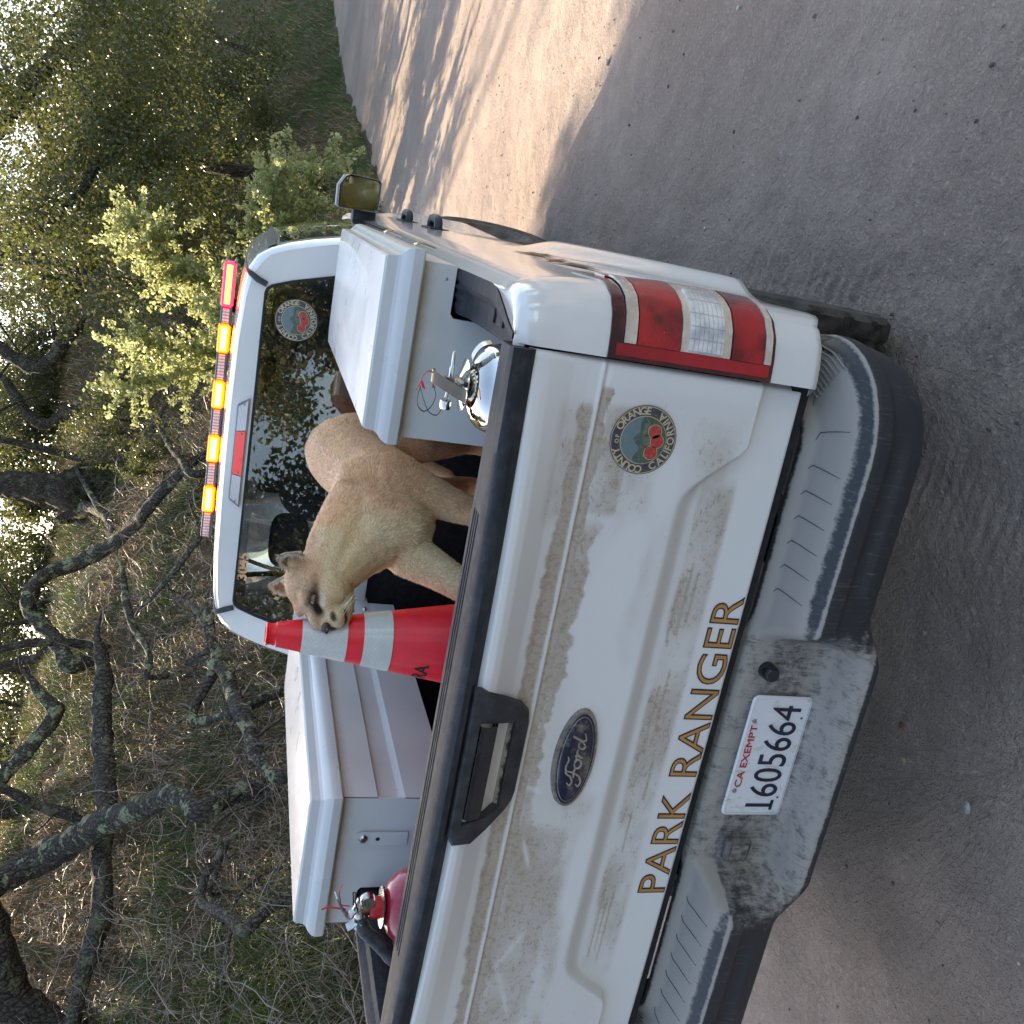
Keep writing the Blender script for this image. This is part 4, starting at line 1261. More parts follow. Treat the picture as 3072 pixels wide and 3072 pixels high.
# ================================================================== TOOLBOXES
def toolbox(s, label, y0=0.555):
    xi, xo, y1 = 0.500, 0.915, 1.85
    root = empty("toolbox", (s * 0.71, y0 + 0.6, 1.437), label, "toolbox", "white side toolboxes on the bed rails")
    # body: steps over the rail, recessed band along the inner side
    bm = bmesh.new()
    pr = [(xi, 1.222), (xi, 1.352), (xi + 0.020, 1.366), (xi + 0.020, 1.418), (xi, 1.428), (xi, 1.535), (xo - 0.008, 1.535), (xo - 0.008, 1.444), (0.796, 1.444), (0.788, 1.436), (0.788, 1.222)]
    rows = []
    for y in (y0 + 0.004, y0 + 0.012, y1):
        rows.append([bm.verts.new((s * x, y, z)) for x, z in pr])
    for a, b in zip(rows[:-1], rows[1:]):
        for i in range(len(pr)):
            j = (i + 1) % len(pr)
            bm.faces.new((a[i], a[j], b[j], b[i]))
    # end face is flat (the band is only pressed into the side)
    ef = [(xi, 1.222), (xi, 1.535), (xo - 0.008, 1.535), (xo - 0.008, 1.444), (0.800, 1.444), (0.790, 1.436), (0.788, 1.222)]
    fr = [bm.verts.new((s * x, y0 + 0.0035, z)) for x, z in ef]
    fb = [bm.verts.new((s * x, y0 + 0.008, z)) for x, z in ef]
    bm.faces.new(fr)
    for i in range(len(ef)):
        j = (i + 1) % len(ef); bm.faces.new((fr[i], fr[j], fb[j], fb[i]))
    bm.faces.new(rows[-1][::-1])
    bm_obj("box_body", bm, M['powder_body'], root, 30)
    # lid: crowned top, rolled skirt that overhangs the body
    lx0, lx1 = xi - 0.016, xo + 0.016
    prof = [(0.006, 1.522), (0.001, 1.526), (0.0, 1.535), (0.0, 1.548), (0.004, 1.558), (0.012, 1.567), (0.020, 1.572), (0.025, 1.580), (0.028, 1.602), (0.032, 1.607), (0.075, 1.612), (0.14, 1.618), (0.21, 1.620)]
    bm = bmesh.new()
    loops = []
    def rect(ins, z):
        x0, x1, ya, yb = lx0 + ins * 0.9, lx1 - ins * 0.9, y0 - 0.022 + ins, y1 + 0.03 - ins
        return [(x0, ya, z), (x1, ya, z), (x1, yb, z), (x0, yb, z)]
    for ins, z in prof:
        loops.append([bm.verts.new((s * p[0], p[1], p[2])) for p in rect(min(ins, 0.20), z)])
    for a, b in zip(loops[:-1], loops[1:]):
        for i in range(4):
            j = (i + 1) % 4
            bm.faces.new((a[i], a[j], b[j], b[i]))
    bm.faces.new(loops[-1])
    bm.faces.new(loops[0][::-1])
    lid = bm_obj("lid", bm, M['powder'], root, 20)
    # latches on the outer side
    for yy in (y0 + 0.22, y0 + 0.85):
        tube("latch", [(s * (xo + 0.012), yy, 1.515), (s * (xo + 0.020), yy, 1.50), (s * (xo + 0.012), yy + 0.03, 1.46)], 0.006, M['chrome'], root, 8)
    for yy in (y0 + 0.15, y0 + 0.62, y0 + 1.1):
        tube("hinge", [(s * (xi - 0.004), yy, 1.523), (s * (xi - 0.004), yy + 0.07, 1.523)], 0.0045, M['steel'], root, 8)
    for (xx, zz) in ((0.60, 1.575), (0.845, 1.575)):
        lathe("rivet", [(0, -0.002), (0.004, -0.001), (0.005, 0)], (s * xx, y0 - 0.004, zz - 0.01), M['steel'], lid, 8, 'y')
    lathe("rivet", [(0, -0.002), (0.003, -0.001), (0.0035, 0)], (s * 0.875, y0 + 0.003, 1.465), M['steel'], root, 8, 'y')
    return root
tbR = toolbox(1, "white steel toolbox behind the polished extinguisher, on the bed rail below the red light")
tbL = toolbox(-1, "white steel toolbox behind the red extinguisher and traffic cone, with a bolted tab")
# weld bead in the pressed band, mounting tab, cross brace
pts = [(-0.519 + 0.001 * math.sin(i * 2.1), 0.60 + i * 0.02, 1.362 + 0.0015 * math.sin(i * 1.7)) for i in range(60)]
tube("weld_bead", pts, [0.0022 + 0.001 * abs(math.sin(i * 1.3)) for i in range(60)], M['powder'], tbL, 5)
tab = plate("mounting_tab", [(-0.625 + 0.021 * math.cos(t), 1.455 + 0.021 * math.sin(t)) for t in np.linspace(0, math.pi, 10)] + [(-0.646, 1.33), (-0.604, 1.33)], [], lambda u, v, d: (u, 0.5555 - d, v), 0.004, M['powder'], tbL)
lathe("bolt", [(0, -0.006), (0.008, -0.006), (0.0105, -0.003), (0.013, 0.0)], (-0.625, 0.5505, 1.452), M['steel'], tab, 16, 'y')
lathe("bolt_hole", [(0, -0.0005), (0.006, 0.0)], (-0.625, 0.551, 1.412), M['black_gap'], tab, 12, 'y')
brace = box("cross_brace", -0.50, 0.50, 1.875, 1.880, 1.335, 1.405, M['powder'], tbL, 0.002)
pl_ = box("brace_plate", -0.503, -0.498, 1.72, 1.90, 1.325, 1.41, M['powder'], tbL, 0.002)
for yy, zz in ((1.76, 1.395), (1.78, 1.345), (1.86, 1.39)):
    lathe("bolt", [(0, 0.010), (0.006, 0.010), (0.008, 0.005), (0.010, 0.0)], (-0.498, yy, zz), M['steel'], pl_, 12, 'x')

# ================================================================== TRAFFIC CONE
CC = (-0.022, 0.54)
cone = empty("traffic_cone", (CC[0], CC[1], 0.869), "red orange traffic cone with two white bands standing in the truck bed", "traffic cone")
def cone_r(z): return 0.0265 + (1.770 - z) * 0.1640
CZ = -0.020
def cmat(name, col, rough, sheen=False):
    t = NT(name)
    n = t.noise(22, 5, 0.65)
    if sheen:
        b = t.new("ShaderNodeTexChecker"); b.inputs["Scale"].default_value = 170
        t.put(b.inputs["Vector"], t.obj())
        t.set(color=t.mix(t.math('MULTIPLY', b.outputs["Fac"], 0.35), t.mix(t.ramp(n, 0.3, 0.75), tuple(c * 0.86 for c in col), col), (0.55, 0.54, 0.52)), rough=rough, coat=0.3)
    else:
        sc_ = t.ramp(t.noise(90, 4, 0.8), 0.66, 0.76, 0.0, 0.35)
        t.set(color=t.mix(sc_, t.mix(t.ramp(n, 0.3, 0.75), tuple(c * 0.85 for c in col), col), (0.25, 0.05, 0.05)), rough=rough)
    return t.m
c_red = cmat('cone_red', (0.98, 0.010, 0.030), 0.34); c_wht = cmat('reflective_white', (0.72, 0.71, 0.67), 0.35, True)
def cpart(name, z0, z1, off, mat, extra=None):
    pr = extra or [(cone_r(z0) + off, z0), (cone_r(z1) + off, z1)]
    return lathe(name, pr, (CC[0], CC[1], 0.0), mat, cone, 56, 'z')
cpart("cone_body", 0, 0, 0, c_red, [(cone_r(0.905) , 0.905), (cone_r(1.2), 1.2), (cone_r(1.457), 1.457), (cone_r(1.464) - 0.002, 1.464), (cone_r(1.60), 1.60), (cone_r(1.746), 1.746), (0.0280, 1.748), (0.0258, 1.760), (0.0278, 1.766), (0.0288, 1.770), (0.024, 1.772), (0.021, 1.763), (0.022, 1.69)])
cpart("reflective_band", 1.472, 1.541, 0.0012, c_wht)
cpart("reflective_band", 1.580, 1.687, 0.0012, c_wht)
bm = bmesh.new(); bm_box(bm, CC[0] - 0.19, CC[0] + 0.19, CC[1] - 0.19, CC[1] + 0.19, 0.869, 0.905, 0.012, 3)
bm_obj("cone_base", bm, simple('black_rubber_base', (0.02, 0.02, 0.02), 0.7), cone, 40)
V, F = text_geo("RA", 0.050, 0.0, 0.001, 0.0)
# fine subdivision is not needed: the letters are small against the curve
W = []
for p in V:
    z = 1.378 + p[1] * 0.95
    r = cone_r(z) + 0.0012
    a = math.radians(-122) + p[0] * 0.95 / r
    W.append((CC[0] + r * math.cos(a), CC[1] + r * math.sin(a), z))
mesh_obj("stencil_letters", W, F, simple('black_stencil_ink', (0.012, 0.006, 0.008), 0.6), cone)

# ================================================================== EXTINGUISHERS
def red_tie(parent, base, pts, mat, r=0.0014):
    return tube("seal_tie", catmull([tuple(np.array(base) + np.array(p)) for p in pts], 5), r, mat, parent, 5)
tie = simple('red_plastic_tie', (0.62, 0.03, 0.06), 0.5)
wire = simple('dark_wire', (0.04, 0.045, 0.055), 0.4, metal=0.5)
sx, sy = 0.706, 0.185
ext = empty("water_extinguisher", (sx, sy, 0.869), "polished steel fire extinguisher standing by the right toolbox, only its top visible", "fire extinguisher")
lathe("tank", [(0.0, 0.869), (0.086, 0.872), (0.090, 0.885), (0.090, 1.375), (0.0885, 1.392), (0.080, 1.415), (0.064, 1.432), (0.044, 1.441), (0.028, 1.446), (0.020, 1.450), (0.0, 1.452)], (sx, sy, 0), M['chrome'], ext, 64, 'z', deg=60)
lathe("collar", [(0.018, 1.446), (0.050, 1.452), (0.052, 1.455), (0.024, 1.466), (0.018, 1.47), (0.0, 1.47)], (sx, sy, 0), M['chrome'], ext, 40, 'z', deg=50)
lathe("valve", [(0.0, 1.45), (0.016, 1.462), (0.016, 1.488), (0.013, 1.490), (0.012, 1.508), (0.0, 1.510)], (sx, sy, 0), M['steel'], ext, 24)
bm = bmesh.new()
for v in (((-0.006, -0.020), 0), ):
    pass
def strap_obj(name, pts, w, th, mat, parent, axis=(0, 1, 0)):
    """flat bar swept along pts, width w across axis"""
    ax = Vector(axis).normalized()
    pts = [Vector(p) for p in pts]; P = []
    for i, p in enumerate(pts):
        d = (pts[min(i + 1, len(pts) - 1)] - pts[max(i - 1, 0)]).normalized()
        n = d.cross(ax).normalized()
        P.append([p + ax * w / 2 + n * th / 2, p - ax * w / 2 + n * th / 2, p - ax * w / 2 - n * th / 2, p + ax * w / 2 - n * th / 2])
    v, f = grid(np.array([[tuple(q) for q in r] for r in P]), closed_v=True)
    V = v.tolist(); F = f.tolist(); F.append([0, 1, 2, 3]); n4 = len(V); F.append([n4 - 1, n4 - 2, n4 - 3, n4 - 4])
    return auto_smooth(mesh_obj(name, V, F, mat, parent), 40)
# carrying handle folded over the valve, lever, gauge, hose outlet
strap_obj("carry_handle", catmull([(sx - 0.012, sy - 0.062, 1.462), (sx - 0.009, sy - 0.055, 1.480), (sx + 0.000, sy - 0.034, 1.518), (sx + 0.008, sy - 0.012, 1.550), (sx + 0.010, sy + 0.004, 1.556), (sx + 0.010, sy + 0.012, 1.545)], 5), 0.024, 0.003, M['brass'], ext, (1, 0.25, 0))
strap_obj("squeeze_lever", catmull([(sx - 0.010, sy - 0.050, 1.458), (sx - 0.004, sy - 0.034, 1.482), (sx + 0.002, sy - 0.016, 1.505), (sx + 0.006, sy + 0.004, 1.520)], 5), 0.018, 0.003, M['steel'], ext, (1, 0.25, 0))
lathe("gauge", [(0.0, -0.008), (0.016, -0.008), (0.018, -0.003), (0.018, 0.008), (0.0, 0.010)], (sx - 0.042, sy - 0.004, 1.502), M['chrome'], ext, 24, 'x')
tube("gauge_stem", [(sx - 0.03, sy, 1.50), (sx, sy, 1.495)], 0.007, M['steel'], ext, 8)
tube("hose_barb", [(sx, sy, 1.492), (sx + 0.03, sy - 0.004, 1.496), (sx + 0.034, sy - 0.004, 1.4965), (sx + 0.05, sy - 0.006, 1.499), (sx + 0.062, sy - 0.008, 1.501)], [0.011, 0.011, 0.007, 0.0065, 0.004], M['steel'], ext, 10)
strap_obj("clamp_strap", catmull([(sx + 0.045, sy - 0.02, 1.438), (sx + 0.058, sy - 0.025, 1.448), (sx + 0.074, sy - 0.028, 1.440), (sx + 0.086, sy - 0.03, 1.425), (sx + 0.092, sy - 0.03, 1.40)], 5), 0.022, 0.003, M['steel'], ext, (0.2, 1, 0))
red_tie(ext, (sx, sy, 1.55), [(-0.010, 0, 0.0), (0.012, 0, 0.004), (0.018, -0.004, 0.016), (0.014, -0.004, 0.028), (0.004, -0.004, 0.036), (-0.006, -0.004, 0.040), (-0.022, -0.004, 0.050)], tie)
red_tie(ext, (sx, sy, 1.55), [(-0.012, 0, -0.008), (-0.006, -0.012, 0.004), (0.004, -0.008, -0.002)], tie, 0.002)
tube("seal_tag", [(sx - 0.002, sy - 0.004, 1.588), (sx - 0.010, sy - 0.004, 1.584), (sx - 0.018, sy - 0.004, 1.574)], [0.002, 0.005, 0.002], tie, ext, 6)
wl_ = [(sx - 0.012, sy, 1.545), (sx - 0.030, sy, 1.535), (sx - 0.052, sy, 1.545), (sx - 0.062, sy, 1.566), (sx - 0.050, sy, 1.588), (sx - 0.026, sy, 1.590), (sx - 0.008, sy, 1.582)]
tube("pull_ring", catmull(wl_, 8), 0.0014, wire, ext, 6)
tube("pull_ring", catmull([(sx - 0.012, sy, 1.590), (sx - 0.040, sy, 1.570), (sx - 0.062, sy, 1.548), (sx - 0.066, sy, 1.522), (sx - 0.050, sy, 1.508)], 8), 0.0012, wire, ext, 6)
tube("pull_pin", [(sx + 0.018, sy - 0.002, 1.552), (sx - 0.014, sy + 0.002, 1.548)], 0.0018, wire, ext, 6)

def squash(root, skip, z0, k, dz, dtank):
    for o_ in root.children_recursive:
        off = -origin(o_.parent).z
        c_ = np.zeros(len(o_.data.vertices) * 3); o_.data.vertices.foreach_get("co", c_); c_ = c_.reshape(-1, 3)
        zz = c_[:, 2] - off
        if o_.name.split('.')[0] in skip: zz = zz + dtank * (zz > 1.0)
        else: zz = z0 + dz + (zz - z0) * k
        c_[:, 2] = zz + off
        o_.data.vertices.foreach_set("co", c_.ravel()); o_.data.update()
squash(ext, ("tank",), 1.45, 0.62, 0.020, 0.020)
rx, ry = -0.545, 0.20
rext = empty("red_extinguisher", (rx, ry, 0.869), "red fire extinguisher with black hose standing in front of the left toolbox", "fire extinguisher")
redp = NT('dusty_red_enamel')
rn = redp.ramp(redp.noise(40, 6, 0.75), 0.48, 0.75, 0.0, 0.45)
redp.set(color=redp.mix(rn, (0.36, 0.012, 0.035), (0.32, 0.17, 0.15)), rough=0.28, coat=0.6)
lathe("cylinder", [(0.0, 0.869), (0.088, 0.872), (0.093, 0.885), (0.093, 1.365), (0.090, 1.392), (0.078, 1.418), (0.058, 1.438), (0.035, 1.448), (0.0, 1.452)], (rx, ry, 0), redp.m, rext, 56, 'z', deg=60)
lathe("collar_ring", [(0.022, 1.449), (0.046, 1.452), (0.047, 1.455), (0.022, 1.457)], (rx, ry, 0), M['steel'], rext, 32)
lathe("red_sleeve", [(0.021, 1.452), (0.025, 1.456), (0.025, 1.478), (0.022, 1.482), (0.0, 1.482)], (rx, ry, 0), simple('red_collar', (0.55, 0.01, 0.02), 0.35), rext, 28)
lathe("valve", [(0.0, 1.47), (0.017, 1.482), (0.018, 1.500), (0.014, 1.512), (0.0, 1.514)], (rx, ry, 0), M['brass'], rext, 20)
tube("valve_head", [(rx - 0.020, ry - 0.008, 1.500), (rx + 0.0, ry, 1.506), (rx + 0.02, ry + 0.004, 1.500)], [0.014, 0.016, 0.012], M['steel'], rext, 14)
strap_obj("squeeze_lever", catmull([(rx + 0.01, ry + 0.0, 1.508), (rx - 0.012, ry - 0.01, 1.528), (rx + 0.004, ry - 0.01, 1.545), (rx + 0.045, ry - 0.01, 1.566)], 5), 0.022, 0.003, M['steel'], rext, (0.1, 1, 0.2))
strap_obj("carry_handle", catmull([(rx + 0.0, ry, 1.500), (rx - 0.03, ry - 0.012, 1.512), (rx - 0.045, ry - 0.014, 1.530)], 5), 0.022, 0.003, M['steel'], rext, (0.1, 1, 0.2))
lathe("gauge", [(0.0, -0.008), (0.015, -0.008), (0.017, -0.002), (0.017, 0.010), (0.0, 0.010)], (rx + 0.035, ry - 0.020, 1.492), M['steel'], rext, 24, 'y')
hose = catmull([(rx - 0.022, ry - 0.010, 1.500), (rx - 0.045, ry - 0.022, 1.490), (rx - 0.065, ry - 0.035, 1.462), (rx - 0.085, ry - 0.045, 1.438), (rx - 0.108, ry - 0.055, 1.405), (rx - 0.118, ry - 0.055, 1.30), (rx - 0.110, ry - 0.04, 1.12)], 8)
tube("hose", hose, 0.0165, simple('dusty_black_hose', (0.045, 0.05, 0.058), 0.6, var=0.3, scale=50), rext, 14)
lathe("hose_nut", [(0.0, -0.012), (0.018, -0.012), (0.018, 0.006), (0, 0.006)], (rx - 0.030, ry - 0.012, 1.50), M['steel'], rext, 6, 'x', deg=20)
red_tie(rext, (rx, ry, 1.55), [(0.014, -0.01, -0.02), (0.018, -0.01, 0.0), (0.030, -0.01, 0.004), (0.055, -0.01, 0.010), (0.075, -0.01, 0.004)], tie)
red_tie(rext, (rx, ry, 1.55), [(0.004, -0.01, -0.012), (0.010, -0.01, 0.010), (0.012, -0.01, 0.032), (0.008, -0.012, 0.044)], tie, 0.0025)
tube("pull_pin", [(rx - 0.012, ry - 0.016, 1.506), (rx + 0.03, ry - 0.014, 1.520), (rx + 0.055, ry - 0.014, 1.522), (rx + 0.056, ry - 0.014, 1.528), (rx + 0.02, ry - 0.014, 1.523)], 0.0018, wire, rext, 6)

board = box("mounting_board", -0.800, -0.782, 0.10, 0.42, 0.90, 1.372, simple('dark_maroon_board', (0.075, 0.022, 0.020), 0.6, var=0.2, scale=30), None, 0.008)
tag(board, "dark maroon board upright against the left bed wall beside the red extinguisher", "board")
sc_ = lathe("screw", [(0, 0.005), (0.006, 0.004), (0.008, 0.0)], (-0.782, 0.145, 1.34), M['chrome'], board, 14, 'x')
# ================================================================== TERRAIN
EDGE = np.array([(-5.4, -40), (-5.2, -12), (-4.8, -4), (-4.3, 2), (-3.2, 6.5), (-1.2, 10.4), (0.75, 13.0), (2.2, 18.7), (3.9, 27), (8.3, 40), (16, 60), (26, 84)], float)
def edge_s(x, y):
    """signed distance left of the road edge"""
    x, y = np.broadcast_arrays(np.asarray(x, float), np.asarray(y, float))
    best = np.full(x.shape, 1e9); sg = np.ones(x.shape)
    for (ax, ay), (bx, by) in zip(EDGE[:-1], EDGE[1:]):
        dx, dy = bx - ax, by - ay
        t = np.clip(((x - ax) * dx + (y - ay) * dy) / (dx * dx + dy * dy), 0, 1)
        d = np.hypot(x - ax - t * dx, y - ay - t * dy)
        c = dx * (y - ay) - dy * (x - ax)
        m = d < best
        best = np.where(m, d, best); sg = np.where(m, np.sign(c), sg)
    return best * sg
def hill_base(x, y):
    s = edge_s(x, y)
    sp = np.maximum(s, 0)
    k = 1 + 0.9 * sstep(20, 42, np.asarray(y, float))
    h = 0.47 * k * sp * sstep(-0.4, 1.3, sp)
    top = 5.7 * (1 + 0.55 * sstep(20, 45, np.asarray(y, float)))
    h = np.where(h < top - 1.2, h, top - 1.2 + 1.5 * np.tanh((h - top + 1.2) / 1.5))
    return h, s
# ------------------------------------------------------------------ ground sheets
def ground_mat():
    t = NT('trodden_dusty_dirt')
    big = t.noise(0.55, 4, 0.6)
    mid = t.noise(5.0, 6, 0.65)
    fine = t.noise(70, 5, 0.7)
    grit = t.voro(150)
    tr = t.attr("track")
    sc = t.attr("dark_tone")
    c = t.mix(t.ramp(big, 0.35, 0.68), (0.285, 0.225, 0.190), (0.375, 0.305, 0.260))
    c = t.mix(t.ramp(mid, 0.35, 0.75, 0.0, 0.4), c, (0.20, 0.155, 0.13))
    c = t.mix(t.ramp(fine, 0.50, 0.72, 0.0, 0.5), c, (0.54, 0.47, 0.41))
    c = t.mix(t.ramp(t.noise(26, 4, 0.7), 0.64, 0.74, 0.0, 0.45), c, (0.19, 0.155, 0.13))
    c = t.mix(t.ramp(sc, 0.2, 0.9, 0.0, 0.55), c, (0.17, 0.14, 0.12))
    t.set(color=c, rough=0.95, spec=0.2)
    # chevron tyre prints where the track attribute is set
    w = t.new("ShaderNodeTexWave", wave_type='BANDS', bands_direction='Y'); t.put(w.inputs[0], t.obj())
    w.inputs["Scale"].default_value = 7.0; w.inputs["Distortion"].default_value = 2.5; w.inputs["Detail"].default_value = 3; w.inputs["Detail Scale"].default_value = 3.0
    h = t.math('ADD', t.math('MULTIPLY', mid, 0.9), t.math('MULTIPLY', fine, 0.30))
    h = t.math('ADD', h, t.math('MULTIPLY', t.ramp(grit, 0.02, 0.35), -0.18))
    h = t.math('ADD', h, t.math('MULTIPLY', t.noise(18, 4, 0.7), 0.6))
    h = t.math('ADD', h, t.math('MULTIPLY', t.ramp(t.noise(38, 3, 0.6, dist=0.6), 0.50, 0.66), 0.12))
    h = t.math('ADD', h, t.math('MULTIPLY', t.math('MULTIPLY', w.outputs[1], tr), 0.22))
    t.bump(h, 0.9, 0.03)
    return t.m
M['dirt'] = ground_mat()

xs = np.unique(np.concatenate([np.arange(-9, -3, .25), np.arange(-3, .7, .035), np.arange(.7, 1.35, .012), np.arange(1.35, 5.5, .035), np.arange(5.5, 9.6, .25), [12, 16, 22]]))
ys = np.unique(np.concatenate([np.arange(-20, -1.0, .5), np.arange(-1.0, 0, .035), np.arange(0, 2.2, .012), np.arange(2.2, 7, .035), np.arange(7, 18, .09), np.arange(18, 84, .6)]))
X, Y = np.meshgrid(xs, ys, indexing='ij')
Z = 0.030 * fbm(X * 0.8, Y * 0.8, 0, 3, 2) + 0.012 * fbm(X * 3.1, Y * 3.1, 0, 4, 4) + 0.010 * fbm(X * 11, Y * 11, 0.5, 3, 6)
S = edge_s(X, Y)
Z = Z + 0.05 * sstep(-0.5, 0.3, S) * (0.6 + fbm(X * 2, Y * 2, 0, 3, 12))
nearT = np.exp(-((X - (1.00 - 0.04 * (Y - 0.8))) / 0.14) ** 4) * sstep(-2, 0, Y) * (1 - sstep(1.6, 2.4, Y))
t2 = np.exp(-((X - (1.78 + 0.17 * (Y - 1.5))) / 0.13) ** 4) * (1 - sstep(8, 12, Y))
t3 = np.exp(-((X - (0.55 + 0.05 * (Y - 0.8))) / 0.13) ** 2) * (1 - sstep(0.9, 1.6, Y))
trk = np.clip(nearT + 0.35 * t2 * (0.5 + fbm(X * 2, Y * 2, 0, 2, 9)) + t3, 0, 1)
Z = Z - 0.010 * trk
nT = (nearT + t3) > 0.25
xc_ = X - (1.00 - 0.04 * (Y - 0.8))
prt = np.sign(np.sin(Y * 88 + 22 * np.abs(xc_))) * (np.abs(np.sin(xc_ * 62 + 1.5 * np.sign(np.sin(Y * 44)))) > 0.35)
Z = Z + np.where(nT, 0.0050 * sstep(-.35, .1, fbm(X * 4, Y * 4, 0, 2, 19)) * prt * trk, 0)
v, f = grid(np.stack([X, Y, Z], -1))
o = mesh_obj("dirt_road", v, f, M['dirt'], None, smooth=True)
attr(o, "track", trk.ravel())
attr(o, "dark_tone", (np.exp(-((X + 0.5) / 1.5) ** 2 - ((Y - 0.4) / 1.6) ** 2) * (0.5 + fbm(X * 3, Y * 3, 0, 4, 8))).ravel())  # darker dirt in a soft patch round the truck's tail
tag(o, kind="structure")


def hill_z(x, y):
    h, s = hill_base(x, y)
    n = 0.16 * fbm(np.asarray(x) * 0.5, np.asarray(y) * 0.5, 0, 3, 31) + 0.07 * fbm(np.asarray(x) * 2.2, np.asarray(y) * 2.2, 0, 4, 32)
    return np.where(s > 0, h + n * sstep(0, 1.5, s) + 0.03, -0.28 * sstep(0.0, 0.6, -s) + 0.03), s

def hill_mat():
    t = NT('scrubby_slope')
    a = t.noise(0.9, 5, 0.65); b = t.noise(8, 6, 0.7); c_ = t.noise(40, 5, 0.75)
    c = t.mix(t.ramp(a, 0.38, 0.62), (0.1485, 0.108, 0.07425), (0.1013, 0.1215, 0.0486))
    c = t.mix(t.ramp(b, 0.42, 0.68, 0.0, 0.75), c, (0.054, 0.0405, 0.0297))
    c = t.mix(t.ramp(c_, 0.50, 0.74, 0.0, 0.7), c, (0.297, 0.2295, 0.1553))
    t.set(color=c, rough=0.95, spec=0.1)
    t.bump(t.math('ADD', b, c_), 1.0, 0.10)
    return t.m
xs = np.unique(np.concatenate([np.arange(-60, -16, 1.0), np.arange(-16, 6, .16), np.arange(6, 26, .6)]))
ys = np.unique(np.concatenate([np.arange(-38, 2, .8), np.arange(2, 24, .16), np.arange(24, 84, .6)]))
X, Y = np.meshgrid(xs, ys, indexing='ij')
Z, S = hill_z(X, Y)
v, f = grid(np.stack([X, Y, Z], -1))
keep = (S.ravel()[f] > -0.9).any(1)
M['slope'] = hill_mat()
tag(mesh_obj("hillside", v, f[keep], M['slope'], None, smooth=True), kind="structure")
gx = np.unique(np.concatenate([np.linspace(-400, -60, 6), np.linspace(-60, 60, 40), np.linspace(60, 400, 6)]))
GX, GY = np.meshgrid(gx, gx, indexing='ij')
GZ = -0.10 + np.where(GX > 9, 0.35 * sstep(9, 14, GX) + 0.2 * fbm(GX * .1, GY * .1, 0, 3, 51), 0)
v, f = grid(np.stack([GX, GY, GZ], -1))
tag(mesh_obj("ground", v, f, M['slope'], None, smooth=True), kind="structure")

# ------------------------------------------------------------------ loose stones
def stones(name, n, region, r0, r1, mat, seed, **kw):
    rg = np.random.RandomState(seed)
    bm = bmesh.new(); bmesh.ops.create_icosphere(bm, subdivisions=1, radius=1.0)
    bv = np.array([v.co[:] for v in bm.verts]); bf = np.array([[v.index for v in f_.verts] for f_ in bm.faces]); bm.free()
    c = region(rg, n)
    r = r0 * (r1 / r0) ** (rg.rand(n) ** 2.4)
    sc = 0.6 + 0.8 * rg.rand(n, 3); sc[:, 2] *= 0.6
    th = rg.rand(n) * 6.28
    P = bv[None] * (1 + 0.25 * (rg.rand(n, len(bv), 1) - .5)) * sc[:, None] * r[:, None, None]
    cs, sn = np.cos(th)[:, None], np.sin(th)[:, None]
    Q = np.stack([P[..., 0] * cs - P[..., 1] * sn, P[..., 0] * sn + P[..., 1] * cs, P[..., 2]], -1) + c[:, None]
    F = (bf[None] + (np.arange(n) * len(bv))[:, None, None]).reshape(-1, 3)
    return mesh_obj(name, Q.reshape(-1, 3), F, mat, None, smooth=True)
def peb_mat():
    t = NT('mixed_pebbles')
    r = t.rand()
    c = t.mix(t.ramp(r, 0.45, 0.55), (0.09, 0.078, 0.072), (0.25, 0.21, 0.185))
    c = t.mix(t.ramp(r, 0.965, 0.975), c, (0.52, 0.49, 0.46)); c = t.mix(t.ramp(r, 0.03, 0.02), c, (0.17, 0.06, 0.035))
    t.set(color=c, rough=0.85); return t.m
M['pebble'] = peb_mat()
def reg(rg, n):
    x = rg.uniform(-1.6, 5.5, n); y = -0.8 + 12 * rg.rand(n) ** 1.7
    return np.stack([x, y, 0.004 + 0.02 * fbm(x * .8, y * .8, 0, 3, 2)], -1)
tag(stones("pebbles", 3600, reg, 0.0022, 0.0095, M['pebble'], 5), "scattered small pebbles and grit on the dirt road", "pebbles", kind="stuff")
def lone(name, x, y, sx_, sy_, sz_, col, label, cat, rot=0.3):
    bm = bmesh.new(); bmesh.ops.create_icosphere(bm, subdivisions=3, radius=1.0)
    rg = random.Random(int(x * 1000 + y * 77))
    ph = rg.random() * 9
    for v in bm.verts:
        c = v.co; k = 1 + 0.16 * math.sin(c.x * 3 + ph) * math.cos(c.y * 4 + ph) + 0.08 * math.sin(c.z * 7 + ph)
        a = Vector((c.x * sx_ * k, c.y * sy_ * k, c.z * sz_ * k)); a.rotate(Matrix.Rotation(rot, 3, 'Z')); v.co = a
    o = bm_obj(name, bm, simple(name + '_' + str(int(abs(x) * 100)), col, 0.75, var=0.15, scale=90), None, 60)
    o.location = (x, y, sz_ * 0.6 + 0.004)
    return tag(o, label, cat)
lone("stone", -0.177, 0.081, 0.016, 0.010, 0.006, (0.36, 0.36, 0.36), "pale grey pointed stone on the dirt behind the licence plate", "stone", 0.5)
lone("stone", -0.20, 0.33, 0.013, 0.009, 0.006, (0.30, 0.22, 0.16), "tan stone in a small hollow of the shaded dirt below the plate", "stone", 1.2)
lone("acorn", -0.117, 0.381, 0.008, 0.007, 0.006, (0.16, 0.035, 0.016), "dark red acorn on the dirt just beyond the bumper's lower edge", "acorn")
lone("stone", 2.25, 3.25, 0.022, 0.015, 0.012, (0.05, 0.05, 0.055), "dark grey stone on the dirt road right of the tail light", "stone")
lone("stone", 2.05, 4.2, 0.020, 0.017, 0.012, (0.42, 0.40, 0.38), "whitish stone on the dirt road near the sunlit streaks", "stone", 0.9)

